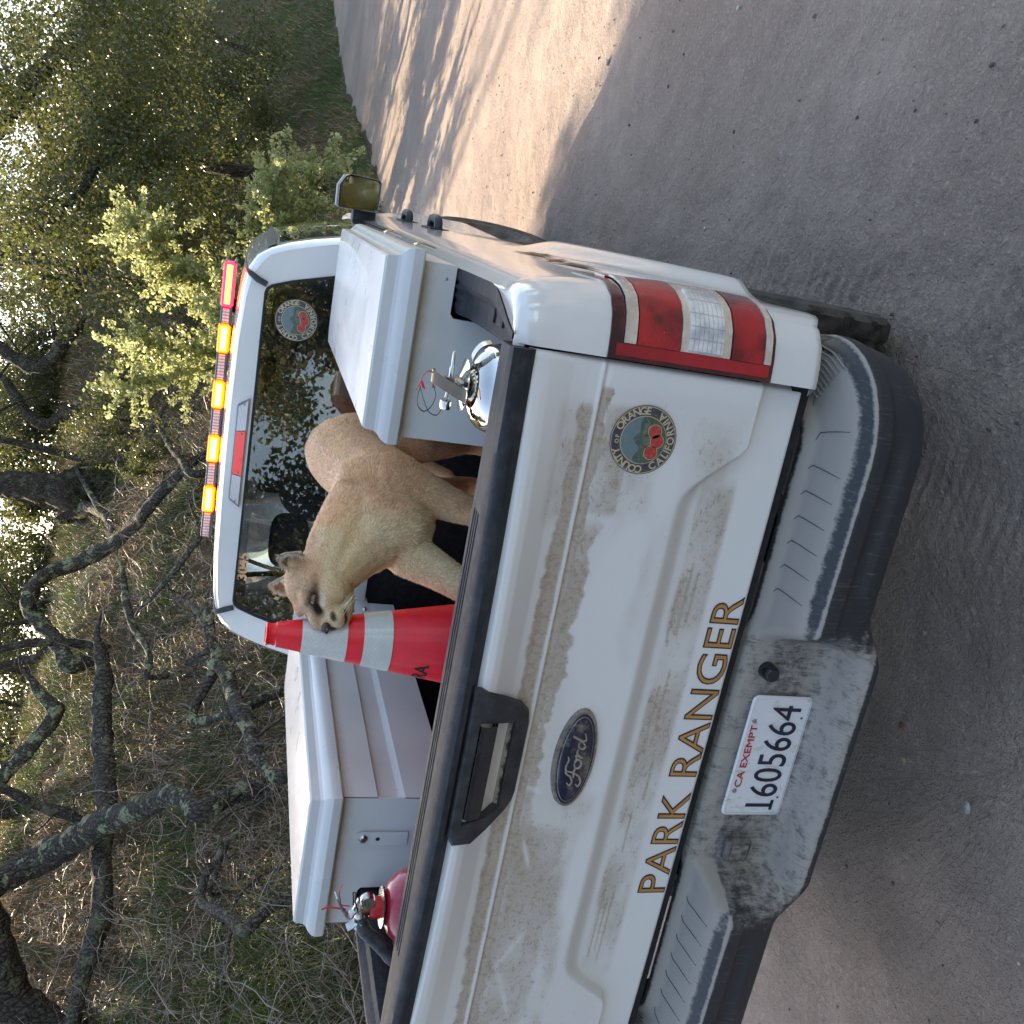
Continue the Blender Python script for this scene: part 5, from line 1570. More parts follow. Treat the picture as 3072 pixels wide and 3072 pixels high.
# ------------------------------------------------------------------ grass and litter
def strands(name, base, L, W, az, lean, curl, mat, label, cat, zup=1.0):
    """curved blades: base (n,3), length, width, heading, lean from vertical, extra curl"""
    n = len(base)
    hd = np.stack([np.cos(az), np.sin(az), 0 * az], -1)
    sd = np.stack([-np.sin(az), np.cos(az), 0 * az], -1)
    up = np.array([0, 0, 1.0])
    a1 = lean; a2 = lean + curl
    p1 = base + (hd * np.sin(a1)[:, None] + up * np.cos(a1)[:, None]) * (L * .5)[:, None]
    p2 = p1 + (hd * np.sin(a2)[:, None] + up * np.cos(a2)[:, None]) * (L * .5)[:, None]
    w = sd * (W / 2)[:, None]
    V = np.stack([base - w, base + w, p1 + w * .75, p1 - w * .75, p2], 1)
    k = (np.arange(n) * 5)[:, None]
    Fq = k + np.array([[0, 1, 2]]); Fr = k + np.array([[0, 2, 3]]); Ft = k + np.array([[3, 2, 4]])
    F = np.stack([Fq, Fr, Ft], 1).reshape(-1, 3)
    o = mesh_obj(name, V.reshape(-1, 3), F, mat, None)
    return tag(o, label, cat, kind="stuff")
def blade_mat(name, cols, trans=0.35):
    t = NT(name)
    r = t.rand()
    ramp = t.new("ShaderNodeValToRGB")
    ramp.color_ramp.interpolation = 'LINEAR'
    while len(ramp.color_ramp.elements) < len(cols): ramp.color_ramp.elements.new(0.5)
    for i, c in enumerate(cols):
        ramp.color_ramp.elements[i].position = i / (len(cols) - 1); ramp.color_ramp.elements[i].color = (*c, 1)
    t.put(ramp.inputs[0], r)
    t.set(color=ramp.outputs[0], rough=0.55, spec=0.35)
    tl = t.new("ShaderNodeBsdfTranslucent"); t.put(tl.inputs[0], ramp.outputs[0])
    mx = t.new("ShaderNodeMixShader"); mx.inputs[0].default_value = trans
    t.l.new(t.b.outputs[0], mx.inputs[1]); t.l.new(tl.outputs[0], mx.inputs[2]); t.l.new(mx.outputs[0], t.out.inputs[0])
    return t.m
def scatter(n, seed, dens, xr=(-22, 10), yr=(1.5, 50), smax=17):
    rg = np.random.RandomState(seed); out = []
    tot = 0
    while tot < n:
        m = 400000
        x = rg.uniform(*xr, m); y = rg.uniform(*yr, m)
        d = np.hypot(x - 1, y + 1.5)
        s = edge_s(x, y)
        ang = np.degrees(np.arctan2(x - 1, y + 1.5))
        pr = np.minimum(1, (8.0 / d) ** 2) * dens(x, y, s) * (ang > -62) * (ang < 14)
        k = (s > 0.0) & (s < smax) & (rg.rand(m) < pr)
        out.append(np.stack([x[k], y[k]], -1)); tot += k.sum()
    P = np.concatenate(out)[:n]
    z, _ = hill_z(P[:, 0], P[:, 1])
    return np.column_stack([P, z - 0.01]), rg, np.hypot(P[:, 0] - 1, P[:, 1] + 1.5)
n = 90000
B, rg, D = scatter(n, 3, lambda x, y, s: 0.25 + 0.75 * (fbm(x * .5, y * .5, 0, 3, 41) > -0.05))
tuft = rg.rand(n)
strands("dry_grass", B, (0.10 + 0.16 * rg.rand(n)) * (0.7 + D / 18), 0.004 + D * 0.0005, rg.rand(n) * 6.28, 0.3 + 0.8 * rg.rand(n), 0.3 + 0.9 * rg.rand(n),
        blade_mat('dry_grass', [(0.0975, 0.0676, 0.0416), (0.247, 0.1755, 0.0975), (0.182, 0.104, 0.0585), (0.494, 0.377, 0.221), (0.325, 0.2405, 0.1365)], 0.2), "dry brown grass and litter covering the slope", "dry grass")
n = 80000
B, rg, D = scatter(n, 4, lambda x, y, s: (fbm(x * .55, y * .55, 0, 3, 47) > 0.02) * 1.0 + 0.08 + 0.9 * (s < 1.0) * (fbm(x * 1.2, y * 1.2, 0, 2, 48) > 0))
strands("green_grass", B, (0.08 + 0.14 * rg.rand(n)) * (0.7 + D / 20), 0.004 + D * 0.00045, rg.rand(n) * 6.28, 0.15 + 0.7 * rg.rand(n), 0.2 + 0.8 * rg.rand(n),
        blade_mat('green_grass', [(0.036, 0.072, 0.024), (0.084, 0.144, 0.036), (0.054, 0.114, 0.0432), (0.156, 0.198, 0.054)], 0.4), "patches of short green grass on the slope and road verge", "green grass")
# tufts on the near left verge, sunlight painted into their colour
n = 5000
B, rg, D = scatter(n, 6, lambda x, y, s: 1.0 * np.exp(-((x + 6.2) / .9) ** 2 - ((y - 5.4) / 1.0) ** 2), (-9, -4), (2, 8))
strands("sunlit_toned_grass", B, 0.18 + 0.20 * rg.rand(n), 0.006 + 0.006 * rg.rand(n), rg.rand(n) * 6.28, 0.2 + 0.8 * rg.rand(n), 0.5 + 1.0 * rg.rand(n),
        blade_mat('yellow_green_grass', [(0.12, 0.17, 0.035), (0.22, 0.27, 0.06), (0.16, 0.20, 0.05)], 0.5), "grass tufts coloured a sunlit yellow green beyond the left bed rail", "grass tufts")

# dead twigs: thin crooked sticks, thick over the left half of the slope
def twig_cloud(name, n, seed, dens, label, L0, L1, lift, cols, xr=(-22, 10), yr=(1.5, 40), parent=None, seg=7):
    B, rg, D = scatter(n, seed, dens, xr, yr)
    L = L0 + (L1 - L0) * rg.rand(n) ** 2
    p = B + np.array([0, 0, 1.0]) * (rg.rand(n) ** 2 * lift)[:, None]
    d = rg.randn(n, 3) * np.array([1, 1, 0.55]); d[:, 2] += 0.25; d /= np.linalg.norm(d, axis=1)[:, None]
    r = (0.0022 + 0.004 * rg.rand(n) ** 3) * (0.6 + D / 12)
    rings = []
    for k in range(seg):
        a = rg.randn(n, 3); a -= (a * d).sum(1)[:, None] * d
        if k == 0:
            u = a / np.linalg.norm(a, axis=1)[:, None]
        u = u - (u * d).sum(1)[:, None] * d; u /= np.linalg.norm(u, axis=1)[:, None] + 1e-9
        w = np.cross(d, u)
        rr = (r * (1 - 0.8 * k / (seg - 1)))[:, None]
        rings.append(np.stack([p + u * rr, p + (-.5 * u + .87 * w) * rr, p + (-.5 * u - .87 * w) * rr], 1))
        d = d + 0.38 * a / (np.linalg.norm(a, axis=1)[:, None] + 1e-9); d[:, 2] -= 0.05; d /= np.linalg.norm(d, axis=1)[:, None]
        p = p + d * (L / (seg - 1))[:, None]
    V = np.stack(rings, 1)                                   # n, seg, 3, 3
    b = (np.arange(n) * seg * 3)[:, None, None]
    F = []
    for k in range(seg - 1):
        for j in range(3):
            a0, a1 = k * 3 + j, k * 3 + (j + 1) % 3
            F.append([a0, a1, a1 + 3, a0 + 3])
    F = (b + np.array(F)[None]).reshape(-1, 4)
    return tag(mesh_obj(name, V.reshape(-1, 3), F, blade_mat(name + '_bark', cols, 0.0), None), label, "dead twigs", kind="stuff")
twig_cloud("dead_twigs", 11000, 21, lambda x, y, s: np.where(x < -2.2, 0.9, 0.12) * sstep(0.1, 1.0, s) * (1 - sstep(7, 13, s) * .8), "tangled grey dead twigs and scrub over the slope", 0.25, 1.1, 0.45,
           [(0.1063, 0.0825, 0.065), (0.25, 0.2063, 0.1688), (0.175, 0.11, 0.075), (0.475, 0.3875, 0.3125), (0.325, 0.2562, 0.2063)])
LIMBS = [
    ('tree_limb', 'lichen covered dead limb arching above the amber light bar', [(-3.792,14.558,2.689,0.08),(-4.255,14.881,2.981,0.099),(-4.974,15.323,3.394,0.114),(-5.61,16.009,3.723,0.125),(-6.188,16.645,4.073,0.136),(-6.438,16.767,4.379,0.143),(-6.65,16.793,4.674,0.143),(-6.798,16.702,5.038,0.142),(-6.895,16.341,5.273,0.133),(-7.002,15.872,5.326,0.124),(-7.339,15.942,5.313,0.131),(-7.467,15.607,5.004,0.136),(-7.617,15.261,4.68,0.147),(-7.834,14.922,4.442,0.157)]),
    ('dead_branch', 'thin bare dead branch reaching up over the brake light', [(-2.737,18.119,2.974,0.034),(-3.107,18.074,3.14,0.047),(-3.595,18.054,3.364,0.054),(-4.018,18.048,3.57,0.054),(-4.3,18.077,3.746,0.027)]),
    ('dead_branch', 'short twisted bare branch behind the middle amber lights', [(-3.653,17.537,3.604,0.02),(-3.744,16.877,3.36,0.032),(-3.766,16.018,3.164,0.037),(-3.648,14.954,2.96,0.046),(-3.509,13.959,2.745,0.06),(-3.483,13.185,2.538,0.073)]),
    ('leaning_trunk', 'thick leaning oak trunk with lichen and cracked bark, leftmost of the near trunks', [(-8.362,9.512,4.51,0.173),(-8.334,9.768,4.337,0.186),(-8.253,9.906,4.089,0.193),(-8.099,9.957,3.81,0.198),(-7.658,9.689,3.48,0.185),(-7.192,9.352,3.165,0.171),(-6.748,8.95,2.895,0.157),(-6.369,8.577,2.664,0.144),(-5.982,8.22,2.442,0.131),(-5.638,7.851,2.226,0.119),(-5.46,7.523,2.046,0.109),(-5.38,7.237,1.863,0.106)]),
    ('fallen_trunk', 'long fallen trunk lying level behind the leaning oak trunk', [(-6.004,11.862,3.52,0.099),(-6.344,11.738,3.461,0.129),(-6.719,11.554,3.433,0.138),(-7.122,11.228,3.355,0.146),(-7.355,10.886,3.275,0.144),(-7.552,10.469,3.173,0.141),(-7.66,10.005,3.146,0.132),(-7.768,9.522,3.094,0.128),(-7.904,9.109,3.009,0.129),(-8.022,8.764,2.967,0.13),(-8.076,8.481,2.968,0.123),(-8.13,8.246,2.993,0.113),(-8.435,7.976,3.06,0.095),(-8.697,7.737,3.091,0.094),(-8.923,7.534,3.139,0.093)]),
    ('oak_trunk', 'dark rough oak trunk crossing the lower left corner of the photo', [(-7.82,8.81,4.269,0.122),(-8.38,8.568,4.055,0.195),(-8.659,8.454,3.967,0.211),(-8.908,8.338,3.843,0.227),(-9.086,8.19,3.549,0.223),(-9.249,8.022,3.177,0.203)]),
    ('lichen_limb', 'lichen covered limb lying on the slope above the fallen trunk', [(-7.88,14.344,4.924,0.058),(-7.997,14.267,4.826,0.093),(-8.142,14.134,4.635,0.116),(-8.285,14.041,4.48,0.139),(-8.532,14.074,4.53,0.14),(-8.6,13.932,4.596,0.133),(-8.84,13.916,4.753,0.127),(-9.09,13.916,4.908,0.128),(-9.366,13.89,5.1,0.128),(-9.548,13.788,5.255,0.133),(-9.915,13.75,5.497,0.138)]),
    ('broken_stump', 'forked lichen spotted stump just beyond the left toolbox', [(-4.387,8.674,2.065,0.039),(-4.307,8.498,1.914,0.061),(-4.274,8.281,1.791,0.076),(-4.291,8.018,1.715,0.078),(-4.281,7.747,1.672,0.08),(-4.256,7.495,1.616,0.085),(-4.23,7.272,1.566,0.087),(-4.263,7.019,1.505,0.081),(-4.255,6.775,1.463,0.08),(-4.222,6.508,1.407,0.071),(-4.232,6.274,1.328,0.063),(-4.17,6.077,1.184,0.062)]),
    ('dead_limb', 'lichen spotted fork of dead wood left of the traffic cone tip', [(-4.077,9.471,1.993,0.07),(-4.191,9.307,2.01,0.069),(-4.27,9.094,1.981,0.064),(-4.322,8.864,1.9,0.067),(-4.381,8.684,1.872,0.07),(-4.469,8.559,1.903,0.066),(-4.692,8.443,2.011,0.054),(-4.822,8.325,2.081,0.05),(-4.862,8.141,2.047,0.049),(-4.712,7.936,1.902,0.044),(-4.521,7.732,1.72,0.054),(-4.388,7.57,1.616,0.061)]),
    ('dead_limb', 'crooked lichen limb low on the slope above the red extinguisher', [(-5.291,6.838,1.749,0.02),(-5.367,6.725,1.672,0.027),(-5.447,6.631,1.661,0.03),(-5.529,6.523,1.73,0.037),(-5.6,6.417,1.791,0.043),(-5.709,6.263,1.798,0.046),(-5.63,6.068,1.729,0.048),(-5.472,5.826,1.64,0.05),(-5.373,5.59,1.507,0.058),(-5.307,5.4,1.407,0.057)]),
    ('dead_branch', 'pale lichen branch running up the slope left of the number 3045', [(-5.467,13.955,3.549,0.033),(-5.623,13.627,3.456,0.06),(-5.694,13.259,3.389,0.065),(-5.705,12.808,3.297,0.063),(-5.717,12.398,3.187,0.062),(-5.721,11.952,3.043,0.055),(-5.664,11.535,2.902,0.049),(-5.689,11.178,2.794,0.043),(-5.833,10.904,2.777,0.038)]),
    ('dead_branch', 'forked bare branch beyond the window corner above the cone', [(-3.744,11.767,2.352,0.024),(-3.959,11.669,2.282,0.038),(-4.176,11.667,2.402,0.043),(-4.457,11.688,2.543,0.044),(-4.729,11.806,2.694,0.044),(-4.968,11.902,2.825,0.035),(-5.139,11.968,2.914,0.03)]),
    ('dead_branch', 'broken branch end leaning toward the roof beside the dark roof corner', [(-4.414,10.436,2.403,0.027),(-4.352,10.16,2.262,0.039),(-4.342,9.801,2.137,0.042),(-4.358,9.463,2.016,0.046),(-4.425,9.239,1.94,0.045),(-4.523,9.151,2.044,0.037),(-4.602,9.161,2.155,0.02)]),
    ('rotten_log', 'rotten bark log lying on the slope below the crest behind the light bar', [(-8.148,23.187,6.134,0.078),(-8.032,23.301,5.962,0.121),(-7.826,23.166,5.748,0.129),(-7.574,22.777,5.458,0.127),(-7.166,21.453,5.001,0.113),(-6.904,20.318,4.626,0.116),(-6.869,19.4,4.323,0.104)]),
    ('dead_branch', 'dark dead branch curling from the rotten log toward the light bar', [(-6.748,23.463,5.807,0.043),(-6.906,22.383,5.387,0.066),(-6.964,20.907,4.854,0.079),(-6.776,19.548,4.452,0.075),(-6.828,18.288,4.173,0.05)]),
    ('dead_branch', 'thin dark branch half buried in the scrub, bottom left of the slope', [(-5.239,6.823,1.424,0.017),(-5.426,6.802,1.572,0.024),(-5.736,6.727,1.673,0.027),(-5.967,6.659,1.716,0.027)]),
    ('dead_branch', 'slender grey stick slanting across the dry scrub by the left rail', [(-5.515,5.936,1.504,0.013),(-5.683,5.779,1.514,0.016),(-5.849,5.627,1.539,0.015),(-6.014,5.484,1.592,0.012)]),
    ('oak_trunk', 'tall dark oak trunk on the crest above the red light', [(-1.827,25.039,6.211,0.394),(-1.785,25.119,6.423,0.343),(-1.815,25.2,6.712,0.308),(-1.852,25.344,7.207,0.291),(-1.888,25.488,7.703,0.283),(-1.9,25.641,8.202,0.291),(-1.981,25.927,9.192,0.291),(-2.052,26.634,11.516,0.257)]),
    ('oak_trunk', 'broad dark oak trunk on the crest above the brake light', [(-7.35,23.274,6.063,0.514),(-7.356,23.35,6.312,0.394),(-7.394,23.442,6.642,0.36),(-7.43,23.586,7.137,0.343),(-7.483,23.725,7.631,0.343),(-7.554,24.092,8.873,0.326),(-7.776,24.8,11.348,0.274)]),
    ('oak_limb', 'low sweeping oak limb on the crest behind the two right amber lights', [(-3.338,24.275,6.133,0.204),(-3.488,24.275,6.282,0.204),(-4.021,24.183,6.516,0.187),(-4.362,24.169,6.811,0.17),(-4.463,24.238,7.13,0.153),(-4.34,24.409,7.555,0.153),(-4.122,24.588,7.906,0.144),(-3.925,24.862,8.586,0.136)]),
    ('oak_trunk', 'slim leaning oak trunk between the two broad crest trunks', [(-6.784,29.185,6.733,0.249),(-6.792,29.278,7.035,0.208),(-7.237,29.299,7.544,0.166),(-7.233,29.459,8.048,0.156),(-6.564,29.878,8.722,0.145),(-6.15,30.147,9.168,0.135),(-5.886,30.617,10.405,0.125)]),
    ('oak_trunk', 'dark oak trunk half hidden by leaves at the far right of the crest', [(4.183,23.937,5.66,0.23),(3.482,23.906,6.258,0.214),(3.139,23.882,6.52,0.214),(2.709,23.851,6.848,0.222),(2.316,23.832,7.179,0.222),(1.865,23.771,7.431,0.199),(1.134,23.66,7.802,0.184),(0.375,23.586,8.319,0.168)]),
    ('oak_trunk', 'thin bare oak trunk at the crest left of the arching limb', [(-10.181,19.729,5.731,0.124),(-10.369,19.736,5.937,0.108),(-10.461,19.798,6.228,0.1),(-10.59,19.849,6.516,0.093),(-10.81,19.961,7.094,0.093),(-11.437,20.312,8.832,0.077)]),
    ('oak_limb', 'bare forked limb against the bright sky on the crest', [(-0.717,21.934,5.671,0.09),(-0.446,22.164,6.136,0.075),(-0.527,22.273,6.564,0.067),(-0.82,22.31,6.971,0.06),(-0.676,22.474,7.35,0.052),(-0.462,22.661,7.736,0.045)]),
    ('oak_trunk', 'grey oak trunk rising behind the leaning trunk on the left slope', [(-8.527,11.243,3.508,0.09),(-8.44,11.364,3.808,0.085),(-8.418,11.494,4.2,0.08),(-8.302,11.656,4.601,0.075),(-8.233,11.802,4.997,0.07),(-8.185,12.215,6.266,0.06)]),
]
# ------------------------------------------------------------------ bark, limbs
def bark_mat(name, dark, lite, lichen):
    t = NT(name)
    n1 = t.noise(9, 6, 0.7, vec=t.scale(t.obj(), (1, 1, 0.5)))
    n2 = t.noise(34, 5, 0.75)
    vr = t.voro(16, vec=t.scale(t.obj(), (1, 1, 0.45)), feature='DISTANCE_TO_EDGE')
    c = t.mix(t.ramp(n2, 0.35, 0.7), dark, lite)
    c = t.mix(t.ramp(vr, 0.10, 0.0, 0.0, 0.8), c, tuple(k * 0.35 for k in dark))
    ln = t.math('ADD', t.math('MULTIPLY', t.noise(4.5, 3, 0.6), 0.7), t.math('MULTIPLY', t.noise(30, 4, 0.7), 0.3))
    c = t.mix(t.ramp(ln, 0.53, 0.57, 0.0, lichen), c, (0.30, 0.33, 0.20))
    t.set(color=c, rough=0.92, spec=0.15)
    t.bump(t.math('ADD', t.math('MULTIPLY', t.ramp(vr, 0, 0.25), 1.0), t.math('ADD', n1, n2)), 1.0, 0.035)
    return t.m
M['bark'] = bark_mat('dark_oak_bark', (0.040, 0.032, 0.027), (0.12, 0.10, 0.085), 0.25)
M['bark_lichen'] = bark_mat('lichen_bark', (0.055, 0.046, 0.040), (0.17, 0.15, 0.13), 0.95)
M['deadwood'] = bark_mat('grey_dead_wood', (0.075, 0.062, 0.052), (0.24, 0.21, 0.18), 0.45)
M['log'] = bark_mat('fallen_log_bark', (0.070, 0.060, 0.052), (0.17, 0.15, 0.13), 0.35)

def rough_tube(path, radii, n, seed, amp=0.16, sub=7, knots=True):
    P = catmull(path, sub); R = np.interp(np.linspace(0, len(radii) - 1, len(P)), range(len(radii)), radii)
    V, F = tube_geo(P, list(R), n)
    V = np.array([tuple(p) for p in V])
    C = np.repeat(np.array([tuple(p) for p in P]), n, axis=0)
    r = np.repeat(R, n)
    k = 1 + amp * fbm(V[:, 0] * 3.2 / 0.6, V[:, 1] * 5, V[:, 2] * 5, 4, seed) * 2 + 0.5 * amp * fbm(V[:, 0] * 16, V[:, 1] * 16, V[:, 2] * 16, 3, seed + 3)
    V = C + (V - C) * k[:, None]
    return V.tolist(), F, P, R

def twig_geo(P, R, rg, count, L, depth=2, up=0.3, t0=0.25):
    """crooked side branches growing off a path"""
    parts = []
    for _ in range(count):
        i = int(len(P) * (t0 + (1 - t0) * rg.random() * 0.98)); i = min(i, len(P) - 1)
        p = Vector(P[i]); r = min(float(R[i]) * 0.5, 0.02) * (0.6 + 0.7 * rg.random())
        d = Vector((rg.gauss(0, 1), rg.gauss(0, 1), rg.gauss(0, 1) + up)).normalized()
        pts, rr = [p.copy()], [r]
        l = L * (0.4 + rg.random())
        m = 6
        for k in range(m):
            d = (d + Vector((rg.gauss(0, 1), rg.gauss(0, 1), rg.gauss(0, 1))) * 0.33).normalized()
            p = p + d * l / m
            pts.append(p.copy()); rr.append(max(r * (1 - (k + 1) / (m + 0.6)), 0.0015))
        parts.append(tube_geo(pts, rr, 4, False))
        if depth > 1:
            parts += twig_geo(pts, rr, rg, 3, l * 0.55, depth - 1, up)
    return parts
TREES = {}
LIMB_OBJS = []
for i, (nm, lab, pts) in enumerate(LIMBS):
    path = [p[:3] for p in pts]; rad = [p[3] for p in pts]
    rg = random.Random(100 + i)
    big = max(rad) > 0.06
    # ends are either rooted in the slope or broken off to a taper
    def finish(pts_, rr_, end):
        p_, q_ = (pts_[-1], pts_[-2]) if end else (pts_[0], pts_[1])
        d_ = np.array(p_) - np.array(q_); d_ /= np.linalg.norm(d_) + 1e-9
        hz_ = float(hill_z(np.array([p_[0]]), np.array([p_[1]]))[0][0])
        r_ = rr_[-1] if end else rr_[0]
        if p_[2] - hz_ < 0.9 and 'oak' not in nm or (p_[2] - hz_ < 1.6 and 'oak' in nm):
            a1 = (p_[0] + d_[0] * .2, p_[1] + .25, (p_[2] + hz_) / 2); a2 = (p_[0] + d_[0] * .3, p_[1] + .45, hz_ - .35)
            ad, ra = [a1, a2], [r_ * 1.05, r_ * 1.25]
        elif p_[2] > 9: return pts_, rr_
        else:
            a1 = tuple(np.array(p_) + d_ * 0.25 + np.array([0, 0, .05])); a2 = tuple(np.array(p_) + d_ * 0.55 + np.array([.05, .05, -.02])); ad, ra = [a1, a2], [r_ * 0.5, 0.006]
        return (pts_ + ad, rr_ + ra) if end else (ad[::-1] + pts_, ra[::-1] + rr_)
    path, rad = finish(path, rad, True); path, rad = finish(path, rad, False)
    V, F, P, R = rough_tube(path, rad, 20 if big else 10, 50 + i, 0.20 if big else 0.12, 8)
    c = path[0] if path[0][2] < path[-1][2] else path[-1]
    cat = "tree trunk" if 'trunk' in nm else ("tree stump" if 'stump' in nm else ("log" if 'log' in nm else "branch"))
    root = empty({"oak_trunk": "bare_oak", "leaning_trunk": "leaning_oak", "fallen_trunk": "fallen_tree"}.get(nm, nm), c, lab, "tree" if "trunk" in nm else cat)
    mat = M['bark'] if nm in ('oak_trunk', 'oak_limb') else (M['log'] if nm == 'fallen_trunk' else (M['bark_lichen'] if big or 'lichen' in nm else M['deadwood']))
    o = mesh_obj("trunk" if 'trunk' in nm or 'stump' in nm else "wood", V, F, mat, root, smooth=True)
    cnt = {'tree_limb': 10, 'fallen_trunk': 12, 'leaning_trunk': 5, 'broken_stump': 10, 'oak_trunk': 7, 'oak_limb': 9}.get(nm, 7)
    L_ = 1.4 if nm.startswith('oak') else (0.9 if big else 0.5)
    tg = twig_geo(P, R, rg, cnt, L_, 2, 0.35)
    V, F = join_geo(tg)
    tag(mesh_obj("twigs", V, F, M['deadwood'] if not nm.startswith('oak') else M['bark'], root), kind="stuff")
    TREES.setdefault(nm, []).append((root, P, R))

# ------------------------------------------------------------------ foliage
def leaf_mat(name, cols, trans=0.45, gloss=0.35, tcol=(0.34, 0.38, 0.04), tmix=0.4):
    t = NT(name)
    r = t.rand()
    ramp = t.new("ShaderNodeValToRGB")
    while len(ramp.color_ramp.elements) < len(cols): ramp.color_ramp.elements.new(0.5)
    for i, c in enumerate(cols):
        ramp.color_ramp.elements[i].position = i / (len(cols) - 1); ramp.color_ramp.elements[i].color = (*c, 1)
    t.put(ramp.inputs[0], r)
    t.set(color=ramp.outputs[0], rough=gloss, spec=0.5)
    tl = t.new("ShaderNodeBsdfTranslucent")
    t.put(tl.inputs[0], t.mix(tmix, ramp.outputs[0], tcol))
    mx = t.new("ShaderNodeMixShader"); mx.inputs[0].default_value = trans
    t.l.new(t.b.outputs[0], mx.inputs[1]); t.l.new(tl.outputs[0], mx.inputs[2]); t.l.new(mx.outputs[0], t.out.inputs[0])
    return t.m
M['leaf'] = leaf_mat('oak_leaves', [(0.016, 0.025, 0.009), (0.034, 0.048, 0.014), (0.055, 0.066, 0.018), (0.10, 0.105, 0.032)], 0.36, 0.35, (0.34, 0.36, 0.10), 0.40)
M['leaf_bush'] = leaf_mat('bright_bush_leaves', [(0.14, 0.17, 0.045), (0.24, 0.27, 0.08), (0.36, 0.37, 0.16), (0.48, 0.48, 0.28)], 0.6, 0.35, (0.62, 0.66, 0.34), 0.55)
M['leaf_warm'] = leaf_mat('sun_warmed_oak_leaves', [(0.05, 0.065, 0.022), (0.12, 0.125, 0.045), (0.20, 0.17, 0.065)], 0.35)  # oak leaves again, with warm sunlight put into their colour

def leaves(centres, per, spread, size, rg, flat=0.0):
    n = len(centres) * per
    c = np.repeat(centres, per, axis=0) + rg.randn(n, 3) * spread
    a = rg.randn(n, 3); a /= np.linalg.norm(a, axis=1)[:, None]
    b = rg.randn(n, 3); b[:, 2] += flat; b -= (b * a).sum(1)[:, None] * a; b /= np.linalg.norm(b, axis=1)[:, None]
    nrm = np.cross(a, b)
    s = size * (0.6 + 0.8 * rg.rand(n))[:, None]
    V = np.stack([c - a * s * .5, c + b * s * .30 + nrm * s * .08, c + a * s * .5, c - b * s * .30 + nrm * s * .08], 1)
    F = (np.arange(n) * 4)[:, None] + np.array([[0, 1, 2, 3]])
    return V.reshape(-1, 3), F
def ell_centres(c, r, n, rg, shell=0.55):
    d = rg.randn(n, 3); d /= np.linalg.norm(d, axis=1)[:, None]
    k = (shell + (1 - shell) * rg.rand(n)) 
    m = max(4, n // 9)
    hub = d[:m]; pick = rg.randint(0, m, n)
    d = hub[pick] + rg.randn(n, 3) * 0.26; d /= np.linalg.norm(d, axis=1)[:, None]
    kh = shell * 0.6 + (1 - shell * 0.6) * rg.rand(m)
    k = kh[pick] + rg.randn(n) * 0.13
    # lumpy outline: push clusters in and out by a low-frequency noise
    lump = 1 + 0.38 * fbm(d[:, 0] * 2.2 + c[0], d[:, 1] * 2.2 + c[1], d[:, 2] * 2.2 + c[2], 3, 77)
    return np.array(c) + d * np.array(r) * (k * lump)[:, None]
def crown(name, parent, blobs, leafsize, per, mat, seed, clump=0.22):
    """blobs: (centre, radii, number of leaf clumps)"""
    rg = np.random.RandomState(seed)
    Vs, Fs, b = [], [], 0
    for c, r, k in blobs:
        C = ell_centres(c, r, k, rg)
        V, F = leaves(C, per, clump, leafsize, rg)
        Vs.append(V); Fs.append(F + b); b += len(V)
    V, F = np.concatenate(Vs), np.concatenate(Fs)
    o = mesh_obj(name, V, F, mat, parent)
    return o

def at(az, el, dist):
    a, e = math.radians(az), math.radians(el)
    return (CAM_POS[0] + dist * math.sin(a), CAM_POS[1] + dist * math.cos(a), CAM_POS[2] + dist * math.tan(e))

def whole_tree(name, base, h, spread, label, seed, group=None, blobs=8, leafsize=0.10, per=26, clump=0.3, mat=None, k=40, low=0.38):
    rg = random.Random(seed)
    root = empty(name, base, label, "tree", group)
    b = Vector(base)
    parts = []
    top = b + Vector((rg.uniform(-.6, .6), rg.uniform(-.6, .6), h * 0.62))
    path = [b - Vector((0, 0, .4)), b + Vector((rg.uniform(-.2, .2), rg.uniform(-.2, .2), h * .25)), top]
    V, F, P, R = rough_tube([tuple(p) for p in path], [h * .034, h * .025, h * .014], 12, seed, 0.15, 6)
    parts.append((V, F))
    bl = []
    for i in range(blobs):
        a = 2 * math.pi * (i + rg.random() * .6) / blobs
        rr = spread * (0.25 + 0.55 * rg.random())
        c = b + Vector((math.cos(a) * rr, math.sin(a) * rr, h * (low + (0.95 - low) * rg.random())))
        s0 = Vector(P[int(len(P) * (0.35 + 0.6 * rg.random()))])
        mid = (s0 + c) / 2 + Vector((rg.uniform(-.3, .3), rg.uniform(-.3, .3), rg.uniform(-.2, .4)))
        parts.append(tube_geo(catmull([s0, mid, c], 4), [h * .013 * (1 - j / 9.5) for j in range(9)], 6))
        q = spread * (0.30 + 0.22 * rg.random())
        bl.append((tuple(c), (q, q, q * 0.72), k))
    V, F = join_geo(parts)
    mesh_obj("trunk", V, F, M['bark'], root, smooth=True)
    crown("crown", root, bl, leafsize, per, mat or M['leaf'], seed, clump)
    return root

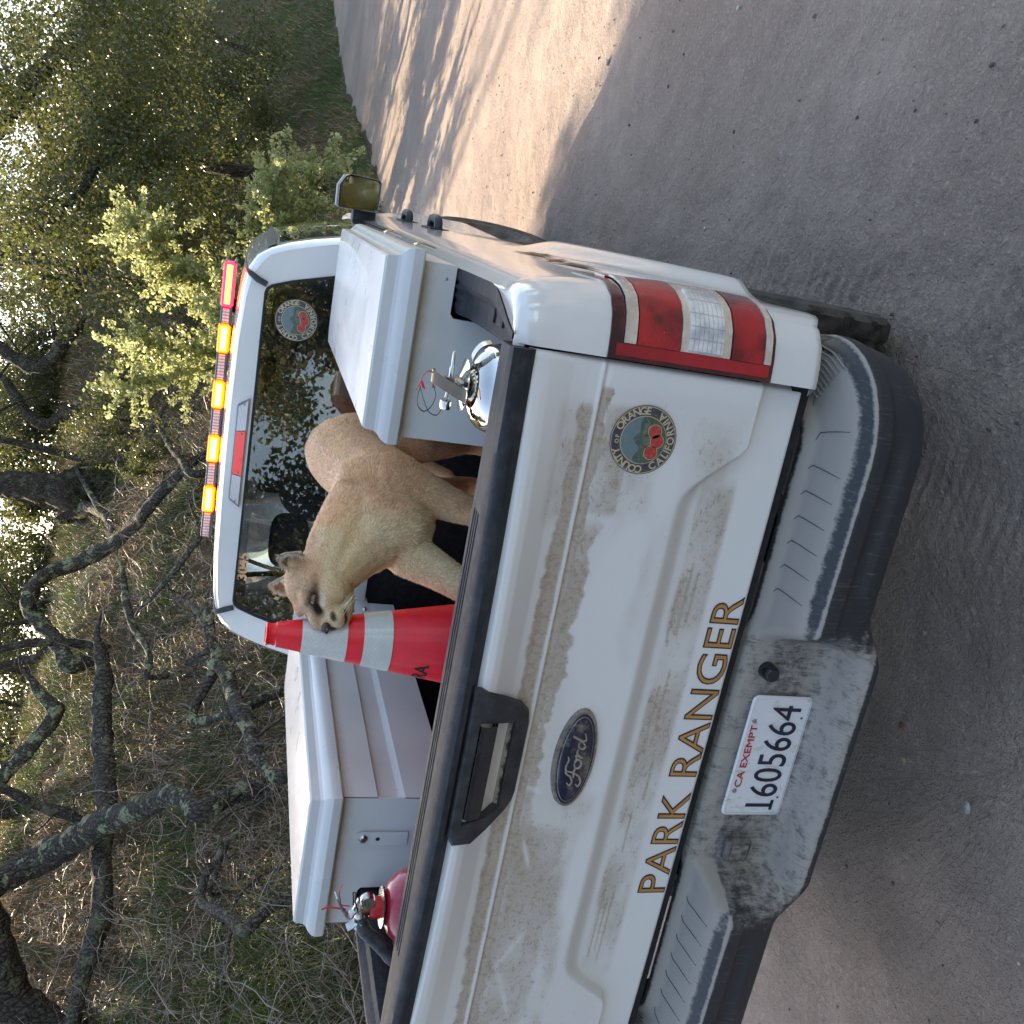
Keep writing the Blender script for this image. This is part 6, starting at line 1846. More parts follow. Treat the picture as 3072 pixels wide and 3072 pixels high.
# the sunlit bush that leans out over the slope on the right, and the dark oak scrub behind it
def bush(name, base, label, seed, shoots, mat, lsz, per):
    rg = random.Random(seed); nr = np.random.RandomState(seed)
    root = empty(name, base, label, "bush")
    parts, cen = [], []
    for (d, L, n2) in shoots:
        d = Vector(d).normalized(); p = Vector(base) + Vector((rg.uniform(-.5, .5), rg.uniform(-.5, .5), 0)); pts = [p.copy()]
        for k in range(9):
            d = (d + Vector((rg.gauss(0, .10), rg.gauss(0, .10), rg.gauss(0, .08) - 0.015 * k))).normalized(); p = p + d * L / 9; pts.append(p.copy())
            if k > 1:
                for _ in range(n2):
                    dd = (d + Vector((rg.gauss(0, .6), rg.gauss(0, .6), rg.gauss(0, .5)))).normalized()
                    q = p.copy(); tw = [q.copy()]
                    ll = 0.35 + 0.5 * rg.random()
                    for m in range(5):
                        dd = (dd + Vector((rg.gauss(0, .2), rg.gauss(0, .2), rg.gauss(0, .2)))).normalized(); q = q + dd * ll / 5; tw.append(q.copy())
                        cen.append(tuple(q)); cen.append(tuple((q + tw[-2]) / 2))
                    parts.append(tube_geo(tw, [0.006, .005, .004, .003, .002, .001], 4, False))
        parts.append(tube_geo(pts, [0.03 * (1 - j / 11) for j in range(10)], 6))
    V, F = join_geo(parts); mesh_obj("stems", V, F, M['deadwood'], root)
    V, F = leaves(np.array(cen), per, 0.035, lsz, nr); mesh_obj("foliage", V, F, mat, root)
    return root
bz = lambda x, y: float(hill_z(np.array([x]), np.array([y]))[0][0])
def B3(x, y, up=0): return (x, y, bz(x, y) + up)
bush("sunlit_bush", B3(-1.6, 15.2), "bright sunlit yellow green bush leaning over the slope right of the red light", 11,
     [((.55, -.25, .75), 3.0, 5), ((.8, -.3, .35), 3.3, 5), ((.9, -.15, .12), 3.2, 5), ((.3, -.3, 1), 2.8, 5), ((.1, -.3, 1), 2.6, 5), ((.7, -.1, .55), 3.2, 5), ((.9, -.3, .22), 2.8, 5), ((.4, -.5, .5), 2.3, 5), ((-.1, -.2, 1), 2.4, 5), ((.65, .1, .9), 3.1, 5)], M['leaf_bush'], 0.074, 9)
bush("small_bush", B3(-4.6, 17.5), "low dull green shrub on the slope behind the middle amber lights", 12,
     [((.3, -.3, 1), .9, 3), ((-.4, -.2, .8), .8, 3), ((.6, -.2, .5), .8, 3)], M['leaf'], 0.05, 5)
r1 = empty("dark_scrub_oak", B3(1.2, 19.5), "dark scrub oak foliage behind the bright bush on the right slope", "bush")
crown("crown", r1, [((0.3, 17.8, 4.3), (1.8, 1.2, 1.4), 130), ((1.6, 18.6, 3.9), (1.8, 1.3, 1.3), 130), ((-0.8, 18.2, 5.2), (1.7, 1.2, 1.3), 130), ((1.2, 19.5, 5.6), (2.1, 1.3, 1.4), 130), ((2.8, 20.3, 4.9), (1.8, 1.3, 1.3), 110), ((0.2, 16.8, 3.3), (1.3, .9, .8), 80), ((1.8, 19.5, 6.8), (2.2, 1.4, 1.2), 110), ((-.4, 19.5, 6.6), (1.2, 1.2, 1.0), 50)], 0.080, 46, M['leaf'], 61, 0.22)
V, F = join_geo([tube_geo(catmull([B3(1.2, 19.5, -.2), (1.0, 19.2, 4.5), (0.2, 18.5, 5.2), (-.6, 18.2, 5.8)], 5), [.16 - .008 * j for j in range(16)], 8), tube_geo(catmull([(1.0, 19.2, 4.5), (1.6, 18.9, 5.0), (2.6, 20, 5.8)], 5), [.08 - .006 * j for j in range(11)], 6)])
mesh_obj("trunk", V, F, M['bark'], r1)
for i, (x, y, rr, lab) in enumerate([(-0.2, 25.0, 1.6, "round dark scrub on the crest above the mirror"), (-0.6, 20.8, 1.5, "dense scrub on the slope just above the bright bush"), (2.4, 31.0, 2.2, "wide scrub thicket near the right end of the slope"), (-3.4, 22.5, 1.3, "low scrub on the crest over the red light"), (5.0, 52.0, 4.2, "furthest scrub thicket at the right end of the crest"), (0.9, 26.5, 1.9, "tall scrub on the crest behind the round dark scrub"), (1.6, 37.0, 3.0, "big scrub oak at the top of the right slope"), (-5.4, 23.5, 1.2, "low scrub on the crest left of the tall dark oak"), (8.5, 60.0, 4.5, "last thicket before the road bends away")]):
    b0 = B3(x, y)
    rt_ = empty("scrub", b0, lab, "bush")
    crown("foliage", rt_, [((x, y, b0[2] + rr * .7), (rr * 1.2, rr, rr * .95), int(75 * min(rr, 2.6))), ((x + rr, y - .5, b0[2] + rr * .35), (rr * .7, rr * .6, rr * .5), int(30 * rr))], 0.075 * max(1, rr / 1.7), 40, M['leaf'], 700 + i, 0.16 * max(1, rr / 1.5))
    V, F = join_geo([tube_geo([(x + k * .2, y, b0[2] - .2), (x + k * .5, y + .1, b0[2] + rr * 0.9)], [.05, .02], 5) for k in (-1, 0, 1)])
    tag(mesh_obj("stems", V, F, M['bark'], rt_), kind="stuff")
r2 = empty("far_right_oak", B3(-1.0, 27.5), "leafy oak at the far right end of the slope", "tree")
crown("crown", r2, [((3.2, 24.5, 5.6), (2.4, 1.5, 1.7), 190), ((5.6, 30.5, 6.2), (3.0, 1.5, 1.7), 170), ((0.8, 24.2, 6.4), (1.6, 1.4, 1.3), 90), ((4.6, 27.0, 7.6), (2.8, 1.8, 1.9), 150), ((1.6, 24.0, 7.6), (2.3, 1.5, 1.6), 130), ((5.2, 28.0, 5.6), (2.0, 1.6, 1.5), 110), ((3.4, 23.0, 4.8), (1.4, 1.2, 1.0), 60), ((2.5, 24.0, 9.0), (2.6, 1.6, 1.2), 90)], 0.09, 36, M['leaf'], 62, 0.26)
V, F = join_geo([tube_geo(catmull([B3(-1.0, 27.5, -.3), (-0.2, 27, 6.4), (1.4, 25.5, 7.4), (2.0, 24.4, 8.0)], 5), [.24 - .012 * j for j in range(16)], 8)])
mesh_obj("trunk", V, F, M['bark'], r2)

# crest trees: hanging foliage against the sky, and further down the canopies added to keep the truck in shade
specs = [  # az, el, dist of the visible foliage clumps, radii, count
    (-3.5, 12.5, 24, (1.6, 1.3, .9), 30), (-8.5, 12.6, 25, (1.8, 1.4, 0.9), 40), (-11.5, 11.6, 26, (1.3, 1.2, .7), 30), (-14.5, 12.4, 25, (1.7, 1.4, 1.0), 40), (-18, 12.2, 24, (1.2, 1.0, .8), 26), (-23.5, 12.0, 25, (1.8, 1.5, 1.1), 38),
    (-27.5, 11.6, 26, (1.5, 1.2, .8), 26), (-31, 11.9, 25, (1.6, 1.2, .9), 24), (-9.5, 10.4, 27, (1.2, 1.0, .5), 20), (-13.2, 10.2, 27, (1.0, 1.0, .4), 16), (-25, 10.8, 27, (1.2, 1.0, .5), 16), (-36, 11.5, 24, (1.6, 1.3, .9), 24)]
groups = [((-1.5, 23, 6), [0, 1, 2], "crest oak foliage hanging over the red light", 71), ((-6.5, 22, 6), [3, 4, 8, 9], "crest oak foliage left of the first broad trunk", 72), ((-8.5, 23, 6), [5, 10, 6], "crest oak foliage over the long dead limb", 73), ((-12.5, 20, 6), [7, 11], "crest oak foliage at the upper left above the lichen limb", 74)]
for (c, ids, lab, sd) in groups:
    root = empty("crest_oak", B3(c[0], c[1]), lab, "tree")
    bl = []
    for k in ids:
        az, el, dd, rr, cnt = specs[k]
        bl.append((at(az, el, dd + 5), (rr[0] * 1.5, rr[1] * 1.3, rr[2] * 1.4), int(cnt * 2.6)))
    crown("crown", root, bl, 0.085, 40, M['leaf'], sd, 0.20)
    c = (c[0] - 1.0, c[1] + 4.5, 6); root.location = B3(c[0], c[1]); tp = [B3(c[0], c[1], -.2), (c[0] + .3, c[1] + .3, 8.6), (c[0], c[1], 10.2)]
    parts = [tube_geo(catmull(tp, 5), [.13 - .006 * j for j in range(11)], 8)]
    for b_ in bl:
        parts.append(tube_geo(catmull([tp[1], (np.array(tp[1]) * .5 + np.array(b_[0]) * .5 + np.array([0, 0, .6])).tolist(), b_[0]], 5), [.07 - .005 * j for j in range(11)], 6))
        parts += twig_geo(catmull([tp[1], b_[0]], 8), [0.03] * 9, random.Random(sd), 5, 1.2, 2, -.1)
    V, F = join_geo(parts); mesh_obj("trunk", V, F, M['bark'], root)

# a farther belt of oaks beyond the crest closes most of the sky
far = [(-44, 9.5, 36), (-38, 11, 38), (-32.5, 10, 36), (-26, 11.5, 40), (-20.5, 10.3, 37), (-15, 11.8, 40), (-9.5, 10.8, 38), (-5, 12.2, 40), (3.5, 9.8, 38), (8, 8.5, 44), (-41, 13.5, 40), (-29, 14, 41), (-17, 13.8, 42)]
fl = ["first distant oak from the left beyond the crest", "second distant oak from the left beyond the crest", "third distant oak from the left beyond the crest", "distant oak beyond the crest left of the broad trunk", "distant oak seen between the two broad crest trunks, lower", "distant oak beyond the crest behind the slim leaning trunk", "distant oak beyond the crest behind the sweeping limb", "distant oak beyond the crest over the red light", "distant oak beyond the road behind the dark scrub oak", "furthest oak at the right end beyond the road", "taller distant oak over the left slope", "taller distant oak over the long dead limb", "taller distant oak over the slim leaning trunk"]
for i, (az, el, dd) in enumerate(far):
    c = at(az, el, dd)
    root = empty("distant_oak", (c[0], c[1], bz(c[0], c[1])), fl[i], "tree")
    crown("crown", root, [(c, (2.9, 2.0, 1.6), 140), ((c[0] + 1.2, c[1], c[2] - 1.5), (2.9, 1.4, 1.2), 110), ((c[0] - 1.6, c[1], c[2] - 1.3), (2.6, 1.4, 1.2), 90)], 0.18, 24, M['leaf'], 400 + i, 0.26)
    w1, w2 = 1.3 * math.sin(i * 2.3), 1.6 * math.cos(i * 1.7)
    V, F, _p, _r = rough_tube([(c[0] + w2, c[1], bz(c[0], c[1]) - .3), (c[0] + w2 * .7 + w1 * .3, c[1], (bz(c[0], c[1]) + c[2]) / 2), (c[0] + w1, c[1], c[2] + .2), (c[0] + w1 * .4, c[1], c[2] + 1.2)], [.15, .12, .08, .04], 8, 900 + i, .2, 4)
    mesh_obj("trunk", V, F, M['bark'], root)

# unseen canopies added to block the low sun along its path: u = along the light, n = across it
su, sn_ = (math.sin(SUN_AZ), math.cos(SUN_AZ)), (math.cos(SUN_AZ), -math.sin(SUN_AZ))
def sunpos(nn, t, z):
    return (nn * sn_[0] + t * su[0], nn * sn_[1] + t * su[1], z)
canopy = [(-8.6, 17, 14.2, 3.4, 3.2), (-4.4, 18, 14.6, 3.4, 3.4), (-1.2, 20, 15.6, 3.4, 3.8), (1.7, 19, 14.6, 2.6, 3.8), (-5.5, 23, 16.8, 3.2, 3.0), (0.3, 24, 16.0, 3.3, 3.2), (-13.5, 20, 14, 3.6, 3.0),
          (3.75, 17, 11.8, 1.05, 1.9), (10.6, 34, 22.0, 1.3, 2.6), (6.9, 34, 22.5, 2.0, 1.3), (6.2, 30, 20.0, 0.62, 3.0), (7.7, 31, 21.0, 0.55, 3.0), (15.5, 38, 24.5, 1.9, 2.4)]
labs = ["added shade oak above the frame, far left of the crest", "added shade oak above the frame, over the leaning trunk", "added shade oak above the frame, over the fallen trunk", "added shade oak above the frame, over the arching dead limb", "tall added shade oak behind the leaning trunk, above the frame", "tall added shade oak behind the arching dead limb, above the frame", "outermost added shade oak on the left, above the frame",
        "small dense sun-blocking crown added above the frame, over the arching limb", "sparse crown added to block sun over the slope beyond the bright bush", "wide thin crown added to dapple the road beyond the truck", "thin sparse crown beside the arching limb, above the frame", "second thin added sun-breaking crown beside the arching limb, above the frame", "second sparse crown added to block sun further along the road"]
for i, (nn, t_, zc, rx_, rz_) in enumerate(canopy):
    x, y, _ = sunpos(nn, t_, 0)
    root = empty("added_shade_oak", (x, y, bz(x, y)), labs[i], "tree")
    k = 150 if i < 7 else (70 if i == 7 else (22 if i == 9 else 34))
    crown("crown", root, [((x, y, zc - 2.3), (rx_, rx_, rz_), k)], 0.34 if i < 7 else 0.16, 40 if i < 7 else 30, M['leaf'], 200 + i, 0.5 if i < 7 else 0.35)
    w1, w2 = 1.1 * math.sin(i * 2.9 + 1), 1.0 * math.cos(i * 1.3)
    zb = bz(x, y)
    V, F, P, R = rough_tube([(x + w1, y, zb - .3), (x + w1 * .6 + .2, y - .2, zb + 1.5), (x + w2, y - .2, (zb + zc) / 2), (x + w2 * .3, y, zc - 3), (x, y, zc - 1)], [.19, .16, .13, .10, .06] if i < 7 else [.08, .07, .06, .05, .03], 10, 300 + i, .2, 5)
    mesh_obj("trunk", V, F, M['bark'], root, smooth=True)

# trees on the other side of the road and behind the photographer: they catch the sun and show in the window and mirror
spots = [(-9, -19, 8.5), (-2.5, -22, 9.5), (4.5, -19, 7.5), (9, -19, 10), (15, -12, 8), (19, -2, 9), (-14, -12, 8), (22, 10, 9), (0, -30, 13), (12, -28, 12)]
kinds = []
for i in range(3):
    kinds.append(whole_tree("roadside_oak", (spots[i][0], spots[i][1], 0), 8.5, 3.6, "", 500 + i, "sunlit oaks across the road behind the photographer", 15, 0.21, 26, 0.42, M['leaf_warm'], 60, 0.14))
lb = ["sunlit oak behind the photographer, mirrored at the left of the rear window", "sunlit oak mirrored in the middle of the rear window", "lower sunlit oak mirrored at the right of the rear window", "tall oak across the road behind the photographer on the right", "oak on the far side of the road to the right", "oak on the far side of the road further along to the right", "oak behind the photographer on the hill side of the road", "oak on the far side of the road at the right edge of the view", "tallest oak behind the photographer", "tall oak far behind the photographer on the right"]
for i, (x, y, h) in enumerate(spots):
    if i < 3: r_ = kinds[i]
    else:
        src = kinds[i % 3]
        r_ = src.copy(); COL.objects.link(r_)
        for ch in list(src.children):
            c = ch.copy(); COL.objects.link(c); c.parent = r_
        r_.location = (x, y, 0); r_.rotation_euler = (0, 0, i * 1.3); s_ = h / 8.5; r_.scale = (s_, s_, s_)
    r_["label"] = lb[i]
# ================================================================== MOUNTAIN LION
lion = empty("mountain_lion", (0.24, 0.9, 0.869), "tan mounted mountain lion standing in the truck bed with its nose at the traffic cone", "mountain lion")
HF = Vector((-0.60, -0.79, -0.15)).normalized()
HL0 = Vector((0.80, -0.60, -0.06))
HL = (HL0 - HF * HL0.dot(HF)).normalized()
HU = HF.cross(HL); HU = HU if HU.z > 0 else -HU
HC = Vector((0.093, 0.585, 1.654)); HS = 0.97
def hp(f_, l_, u_): return HC + (HF * f_ + HL * l_ + HU * u_) * HS
bm = bmesh.new()
def blob(c, r, axes=None, sub=3):
    res = bmesh.ops.create_icosphere(bm, subdivisions=sub, radius=1.0)
    r = r if hasattr(r, '__len__') else (r, r, r)
    for v in res["verts"]:
        q = v.co.copy()
        if axes: v.co = Vector(c) + axes[0] * q.x * r[0] + axes[1] * q.y * r[1] + axes[2] * q.z * r[2]
        else: v.co = Vector(c) + Vector((q.x * r[0], q.y * r[1], q.z * r[2]))
HA = (HF, HL, HU)
def chain(pts, step=0.35):
    """pts: (x, y, z, rx, rz) -> dense run of flattened balls"""
    for a, b in zip(pts[:-1], pts[1:]):
        d = (Vector(a[:3]) - Vector(b[:3])).length
        n = max(2, int(d / (min(a[3], b[3]) * step)))
        for k in range(n + 1):
            t = k / n
            p = [a[i] + (b[i] - a[i]) * t for i in range(5)]
            blob(p[:3], (p[3], (p[3] + p[4]) / 2, p[4]), None, 2)
chain([(0.195, 1.56, 1.525, .090, .085), (0.200, 1.48, 1.545, .122, .124), (0.210, 1.32, 1.522, .112, .134), (0.232, 1.10, 1.480, .106, .140), (0.250, 0.95, 1.476, .112, .142), (0.262, 0.82, 1.492, .122, .140), (0.225, 0.73, 1.482, .108, .125)])
chain([(0.262, 0.84, 1.535, .085, .095), (0.225, 0.74, 1.575, .082, .088), (0.175, 0.665, 1.612, .074, .080), (0.125, 0.615, 1.632, .066, .070)])
chain([(0.205, 0.70, 1.50, .085, .090), (0.165, 0.645, 1.565, .070, .070), (0.125, 0.60, 1.605, .056, .052)])       # throat
# shoulder and near front leg
chain([(0.325, 0.80, 1.560, .050, .065), (0.336, 0.77, 1.480, .070, .084), (0.310, 0.745, 1.400, .058, .065), (0.292, 0.73, 1.330, .047, .050), (0.284, 0.70, 1.250, .040, .042), (0.280, 0.665, 1.13, .034, .034), (0.276, 0.640, 1.00, .033, .033), (0.274, 0.615, .925, .037, .034)])
chain([(0.274, 0.605, .905, .046, .030), (0.270, 0.555, .898, .044, .026)])
# far front leg
chain([(0.185, 0.74, 1.500, .060, .080), (0.160, 0.68, 1.425, .060, .068), (0.140, 0.645, 1.360, .050, .052), (0.112, 0.60, 1.285, .042, .045), (0.085, 0.565, 1.16, .035, .035), (0.065, 0.535, 1.02, .033, .033), (0.056, 0.515, .93, .037, .034)])
chain([(0.054, 0.505, .905, .046, .030), (0.046, 0.455, .898, .044, .026)])
# hind legs: thigh, knee, hock, shank
def hind(x, y, s=1):
    chain([(x, y + .02, 1.50, .075, .105), (x + .01 * s, y - .05, 1.40, .068, .085), (x + .012 * s, y - .09, 1.31, .056, .060), (x + .010 * s, y - .04, 1.22, .042, .042), (x + .008 * s, y + .04, 1.13, .034, .034), (x + .006 * s, y + .05, 1.09, .034, .036), (x + .008 * s, y + .015, 1.0, .030, .030), (x + .008 * s, y - .01, .93, .034, .032)])
    chain([(x + .008 * s, y - .02, .905, .044, .030), (x + .008 * s, y - .075, .898, .042, .026)])
hind(0.268, 1.46); hind(0.135, 1.40)
# tail
chain([(0.19, 1.62, 1.50, .032, .032), (0.17, 1.70, 1.40, .026, .026), (0.14, 1.74, 1.25, .022, .022), (0.10, 1.72, 1.12, .021, .021), (0.04, 1.66, 1.05, .021, .021), (-.03, 1.60, 1.04, .020, .020)])
# head
blob(hp(-.012, 0, .020), (.078, .062, .064), HA)
blob(hp(-.045, 0, -.015), (.065, .058, .060), HA)
for s in (1, -1):
    blob(hp(.018, s * .034, -.024), (.052, .035, .046), HA)
    blob(hp(.044, s * .031, .050), (.026, .018, .014), HA)
    blob(hp(.098, s * .0175, -.029), (.028, .0215, .024), HA)
    blob(hp(.055, s * .030, -.004), (.032, .020, .020), HA)
    blob(hp(-.045, s * .045, .060), (.020, .022, .024), HA)
blob(hp(.070, 0, -.018), (.050, .034, .032), HA)
blob(hp(.066, 0, .022), (.055, .019, .019), HA)
blob(hp(.106, 0, .002), (.020, .018, .015), HA)
blob(hp(.030, 0, .045), (.045, .035, .022), HA)
blob(hp(.078, 0, -.057), (.032, .021, .015), HA)
blob(hp(.038, 0, -.056), (.058, .037, .028), HA)
me = bpy.data.meshes.new("lion_raw"); bm.to_mesh(me); bm.free()
tmp = bpy.data.objects.new("lion_raw", me); COL.objects.link(tmp)
md = tmp.modifiers.new("r", 'REMESH'); md.mode = 'VOXEL'; md.voxel_size = 0.0052
ms = tmp.modifiers.new("s", 'SMOOTH'); ms.factor = 0.6; ms.iterations = 7
bpy.context.view_layer.update()
dg = bpy.context.evaluated_depsgraph_get()
bme = bpy.data.meshes.new_from_object(tmp.evaluated_get(dg))
bpy.data.objects.remove(tmp)
nv = len(bme.vertices)
co = np.zeros(nv * 3); bme.vertices.foreach_get("co", co); co = co.reshape(-1, 3)
no = np.zeros(nv * 3); bme.vertices.foreach_get("normal", no); no = no.reshape(-1, 3)
# loose skin folds and muscle relief
rel = 0.0035 * fbm(co[:, 0] * 16, co[:, 1] * 11, co[:, 2] * 11, 3, 91)
hd_ = np.linalg.norm(co - np.array(HC), axis=1)
rel = rel * sstep(0.10, 0.18, hd_)
co = co + no * rel[:, None]
def head_local(P):
    d = P - np.array(HC)
    return d @ np.array(HF) / HS, d @ np.array(HL) / HS, d @ np.array(HU) / HS
def lion_color(P, Nn):
    x, y, z = P.T
    base = np.array([0.345, 0.235, 0.155]); n = len(P)
    C = np.tile(base, (n, 1))
    def mixc(m, col):
        nonlocal C
        m = np.clip(m, 0, 1)[:, None]
        C = C * (1 - m) + np.array(col) * m
    nz = fbm(x * 9, y * 9, z * 9, 4, 81); nz2 = fbm(x * 26, y * 26, z * 26, 3, 82)
    mixc(0.6 * sstep(-.1, .5, nz), (0.28, 0.175, 0.105))
    mixc(0.75 * sstep(0.35, 0.9, Nn[:, 2] + nz * .4) * sstep(1.50, 1.60, z) * (y > .7), (0.34, 0.24, 0.185))     # greyer back
    mixc(0.45 * sstep(.0, .5, nz2 + .2 * nz) * (y < 1.0), (0.27, 0.15, 0.08))
    # pale chest, belly and inner legs
    mixc(0.75 * sstep(0.2, -0.5, Nn[:, 2] + nz * .3) * (z < 1.50) * (z > 1.2), (0.50, 0.41, 0.29))
    mixc(0.65 * sstep(0.1, -0.7, Nn[:, 0] + nz * .4) * (y < .82) * sstep(1.62, 1.5, z), (0.50, 0.41, 0.28))
    mixc(0.85 * sstep(.0, .5, -Nn[:, 1] + nz * .5) * (y < .8) * sstep(.30, .24, x) * sstep(1.63, 1.54, z), (0.60, 0.51, 0.37))
    mixc(0.5 * np.exp(-((x - .335) / .06) ** 2 - ((z - 1.46) / .09) ** 2) * (y < .9), (0.22, 0.14, 0.09))
    mixc(0.55 * np.exp(-((z - 1.30) / .05) ** 2) * sstep(.0, .6, nz2 + .3) * (y < .8), (0.13, 0.085, 0.06))
    # head
    f_, l_, u_ = head_local(P)
    hm = sstep(0.17, 0.12, np.sqrt(f_ ** 2 + l_ ** 2 + u_ ** 2))
    al = np.abs(l_)
    mixc(hm * 0.7, (0.30, 0.235, 0.185))
    dk = np.zeros(n)
    mixc(hm * sstep(.014, -.022, u_ + .02 * nz) * .95, (0.62, 0.53, 0.38))                     # pale cheek and jaw
    mixc(hm * sstep(-.03, -.06, u_) * .8, (0.60, 0.50, 0.34))
    def spot(l0, u0, f0, sl, su_, sf, k=1.0):
        return np.clip(hm * np.exp(-((al - l0) / sl) ** 2 - ((u_ - u0) / su_) ** 2 - ((f_ - f0) / sf) ** 2) * k, 0, 1)
    mixc(spot(.040, .006, .054, .016, .009, .03, 1.3), (0.40, 0.37, 0.32))            # pale under the eye
    mixc(spot(.022, .045, .066, .014, .011, .03, 1.0), (0.36, 0.34, 0.30))
    mixc(spot(.055, .022, .030, .014, .008, .03, .8), (0.14, 0.09, 0.06))             # streak from eye to ear
    for m_, col in ((spot(.0350, .0275, .056, .0155, .0112, .03, 1.5), (0.030, 0.018, 0.014)),   # dark eye rims
                    (spot(.020, .014, .074, .009, .013, .02, 1.7), (0.028, 0.017, 0.014)),        # tear line
                    (spot(.030, -.018, .104, .0085, .009, .016, 1.5), (0.070, 0.046, 0.036)),       # dark whisker patch
                    (np.clip(hm * np.exp(-(al / .013) ** 2 - ((u_ + .018) / .016) ** 2) * (f_ > .108) * 1.2, 0, 1), (0.05, 0.03, 0.025)),
                    (np.clip(hm * np.exp(-((u_ + .047 + .06 * (f_ - .09)) / .0055) ** 2) * (f_ > .02) * (f_ < .13) * 1.3, 0, 1) * (0.45 + 0.55 * (f_ > .085)), (0.045, 0.026, 0.020))):
        mixc(m_, col); dk = np.maximum(dk, np.clip(m_, 0, 1))
    mixc(spot(.0, .060, .02, .022, .02, .05, .35), (0.20, 0.13, 0.09))
    C = C * (1 + 0.22 * nz2 + 0.18 * nz + 0.30 * fbm(x * 75, y * 75, z * 75, 2, 84))[:, None] * (1 + (np.array([2.75, 2.40, 2.02]) - 1) * (1 - dk)[:, None])
    C = C * np.minimum(1, 0.88 / np.maximum(C.max(1), 1e-6))[:, None]
    return np.clip(C, 0.004, 0.92)
Cc = lion_color(co, no)
faces = [tuple(p.vertices) for p in bme.polygons]
body = mesh_obj("body", co, faces, None, None, smooth=True, mats=[])
def fur_base(name, rough=0.85):
    t = NT(name)
    a = t.new("ShaderNodeAttribute", attribute_name="fur_colour")
    r = t.rand()
    c = t.mix(t.math('MULTIPLY', t.noise(240, 3, 0.8), 0.6), a.outputs["Color"], t.mix(0.5, a.outputs["Color"], (0.08, 0.05, 0.03)))
    t.set(color=c, rough=rough, spec=0.15, sheen=0.15)
    t.bump(t.noise(420, 4, 0.8), 0.5, 0.003)
    return t.m
body.data.materials.clear(); body.data.materials.append(fur_base('short_tan_fur'))
ca = body.data.attributes.new("fur_colour", 'FLOAT_COLOR', 'POINT')
ca.data.foreach_set("color", np.column_stack([Cc, np.ones(nv)]).astype(np.float32).ravel())
body.parent = lion; 
body.data.transform(Matrix.Translation(-origin(lion)))
# fur strands
rgF = np.random.RandomState(17)
bme.calc_loop_triangles()
tri = np.array([t_.vertices[:] for t_ in bme.loop_triangles])
A, B_, C_ = co[tri[:, 0]], co[tri[:, 1]], co[tri[:, 2]]
cr = np.cross(B_ - A, C_ - A); area = np.linalg.norm(cr, axis=1) / 2
cen = (A + B_ + C_) / 3
toc = np.array(CAM_POS) - cen
toc /= np.linalg.norm(toc, axis=1)[:, None]
fn = cr / (np.linalg.norm(cr, axis=1)[:, None] + 1e-12)
hdist = np.linalg.norm(cen - np.array(HC), axis=1)
w = area * np.where((fn * toc).sum(1) > -0.35, 1.0, 0.25) * np.where(cen[:, 2] < 1.18, 0.3, 1.0) * np.where(hdist < .16, 2.2, 1.0)
NF = 140000
pick = rgF.choice(len(tri), NF, p=w / w.sum())
u_ = rgF.rand(NF); v_ = rgF.rand(NF); m_ = u_ + v_ > 1; u_[m_] = 1 - u_[m_]; v_[m_] = 1 - v_[m_]
Pn = A[pick] * (1 - u_ - v_)[:, None] + B_[pick] * u_[:, None] + C_[pick] * v_[:, None]
Nn = no[tri[pick, 0]]; Nn = Nn / (np.linalg.norm(Nn, axis=1)[:, None] + 1e-9)
hm = sstep(0.22, 0.12, np.linalg.norm(Pn - np.array(HC), axis=1))[:, None]
legm = sstep(1.45, 1.32, Pn[:, 2])[:, None]
flow = np.array([0.05, 1.0, -0.55]) * (1 - legm) + np.array([0, 0.15, -1.0]) * legm
neckm = ((Pn[:, 1] < .75) & (Pn[:, 2] > 1.45))[:, None]
flow = np.where(neckm, np.array([0.45, 0.55, -0.65]), flow)
flow = flow * (1 - hm) + np.array(-HF + HU * 0.1) * hm
flow = flow + 0.35 * np.stack([fbm(Pn[:, 0] * 7, Pn[:, 1] * 7, Pn[:, 2] * 7, 2, k) for k in (5, 6, 7)], -1) * 2 + rgF.randn(NF, 3) * 0.20 + 0.45 * np.stack([fbm(Pn[:, 0] * 45, Pn[:, 1] * 45, Pn[:, 2] * 45, 1, k) for k in (15, 16, 17)], -1) * 2
flow -= (flow * Nn).sum(1)[:, None] * Nn
flow /= np.linalg.norm(flow, axis=1)[:, None] + 1e-9
Ln = (0.0075 + 0.005 * rgF.rand(NF) + 0.004 * np.clip(fbm(Pn[:, 0] * 30, Pn[:, 1] * 30, Pn[:, 2] * 30, 2, 88), 0, 1))[:, None] * (1 - hm * 0.55) * (1 - legm * 0.25)
lift = 0.32 + 0.14 * rgF.rand(NF)[:, None]
sdv = np.cross(flow, Nn) * (0.00060 + 0.0003 * rgF.rand(NF))[:, None]
root_ = Pn - Nn * 0.0006
tip = Pn + (flow + Nn * lift) * Ln
V = np.stack([root_ - sdv, root_ + sdv, tip], 1).reshape(-1, 3)
F = np.arange(NF * 3).reshape(-1, 3)
fc = lion_color(Pn, Nn) * (0.55 + 0.95 * rgF.rand(NF) ** 1.3)[:, None]
fur = mesh_obj("fur", V, F, None, lion, mats=[])
t = NT('fur_strands'); a_ = t.new("ShaderNodeAttribute", attribute_name="fur_colour")
t.set(color=a_.outputs["Color"], rough=0.6, spec=0.2)
fur.data.materials.clear(); fur.data.materials.append(t.m)
ca = fur.data.attributes.new("fur_colour", 'FLOAT_COLOR', 'POINT')
ca.data.foreach_set("color", np.column_stack([np.repeat(np.clip(fc, 0, 1), 3, axis=0), np.ones(NF * 3)]).astype(np.float32).ravel())
fur["kind"] = "stuff"
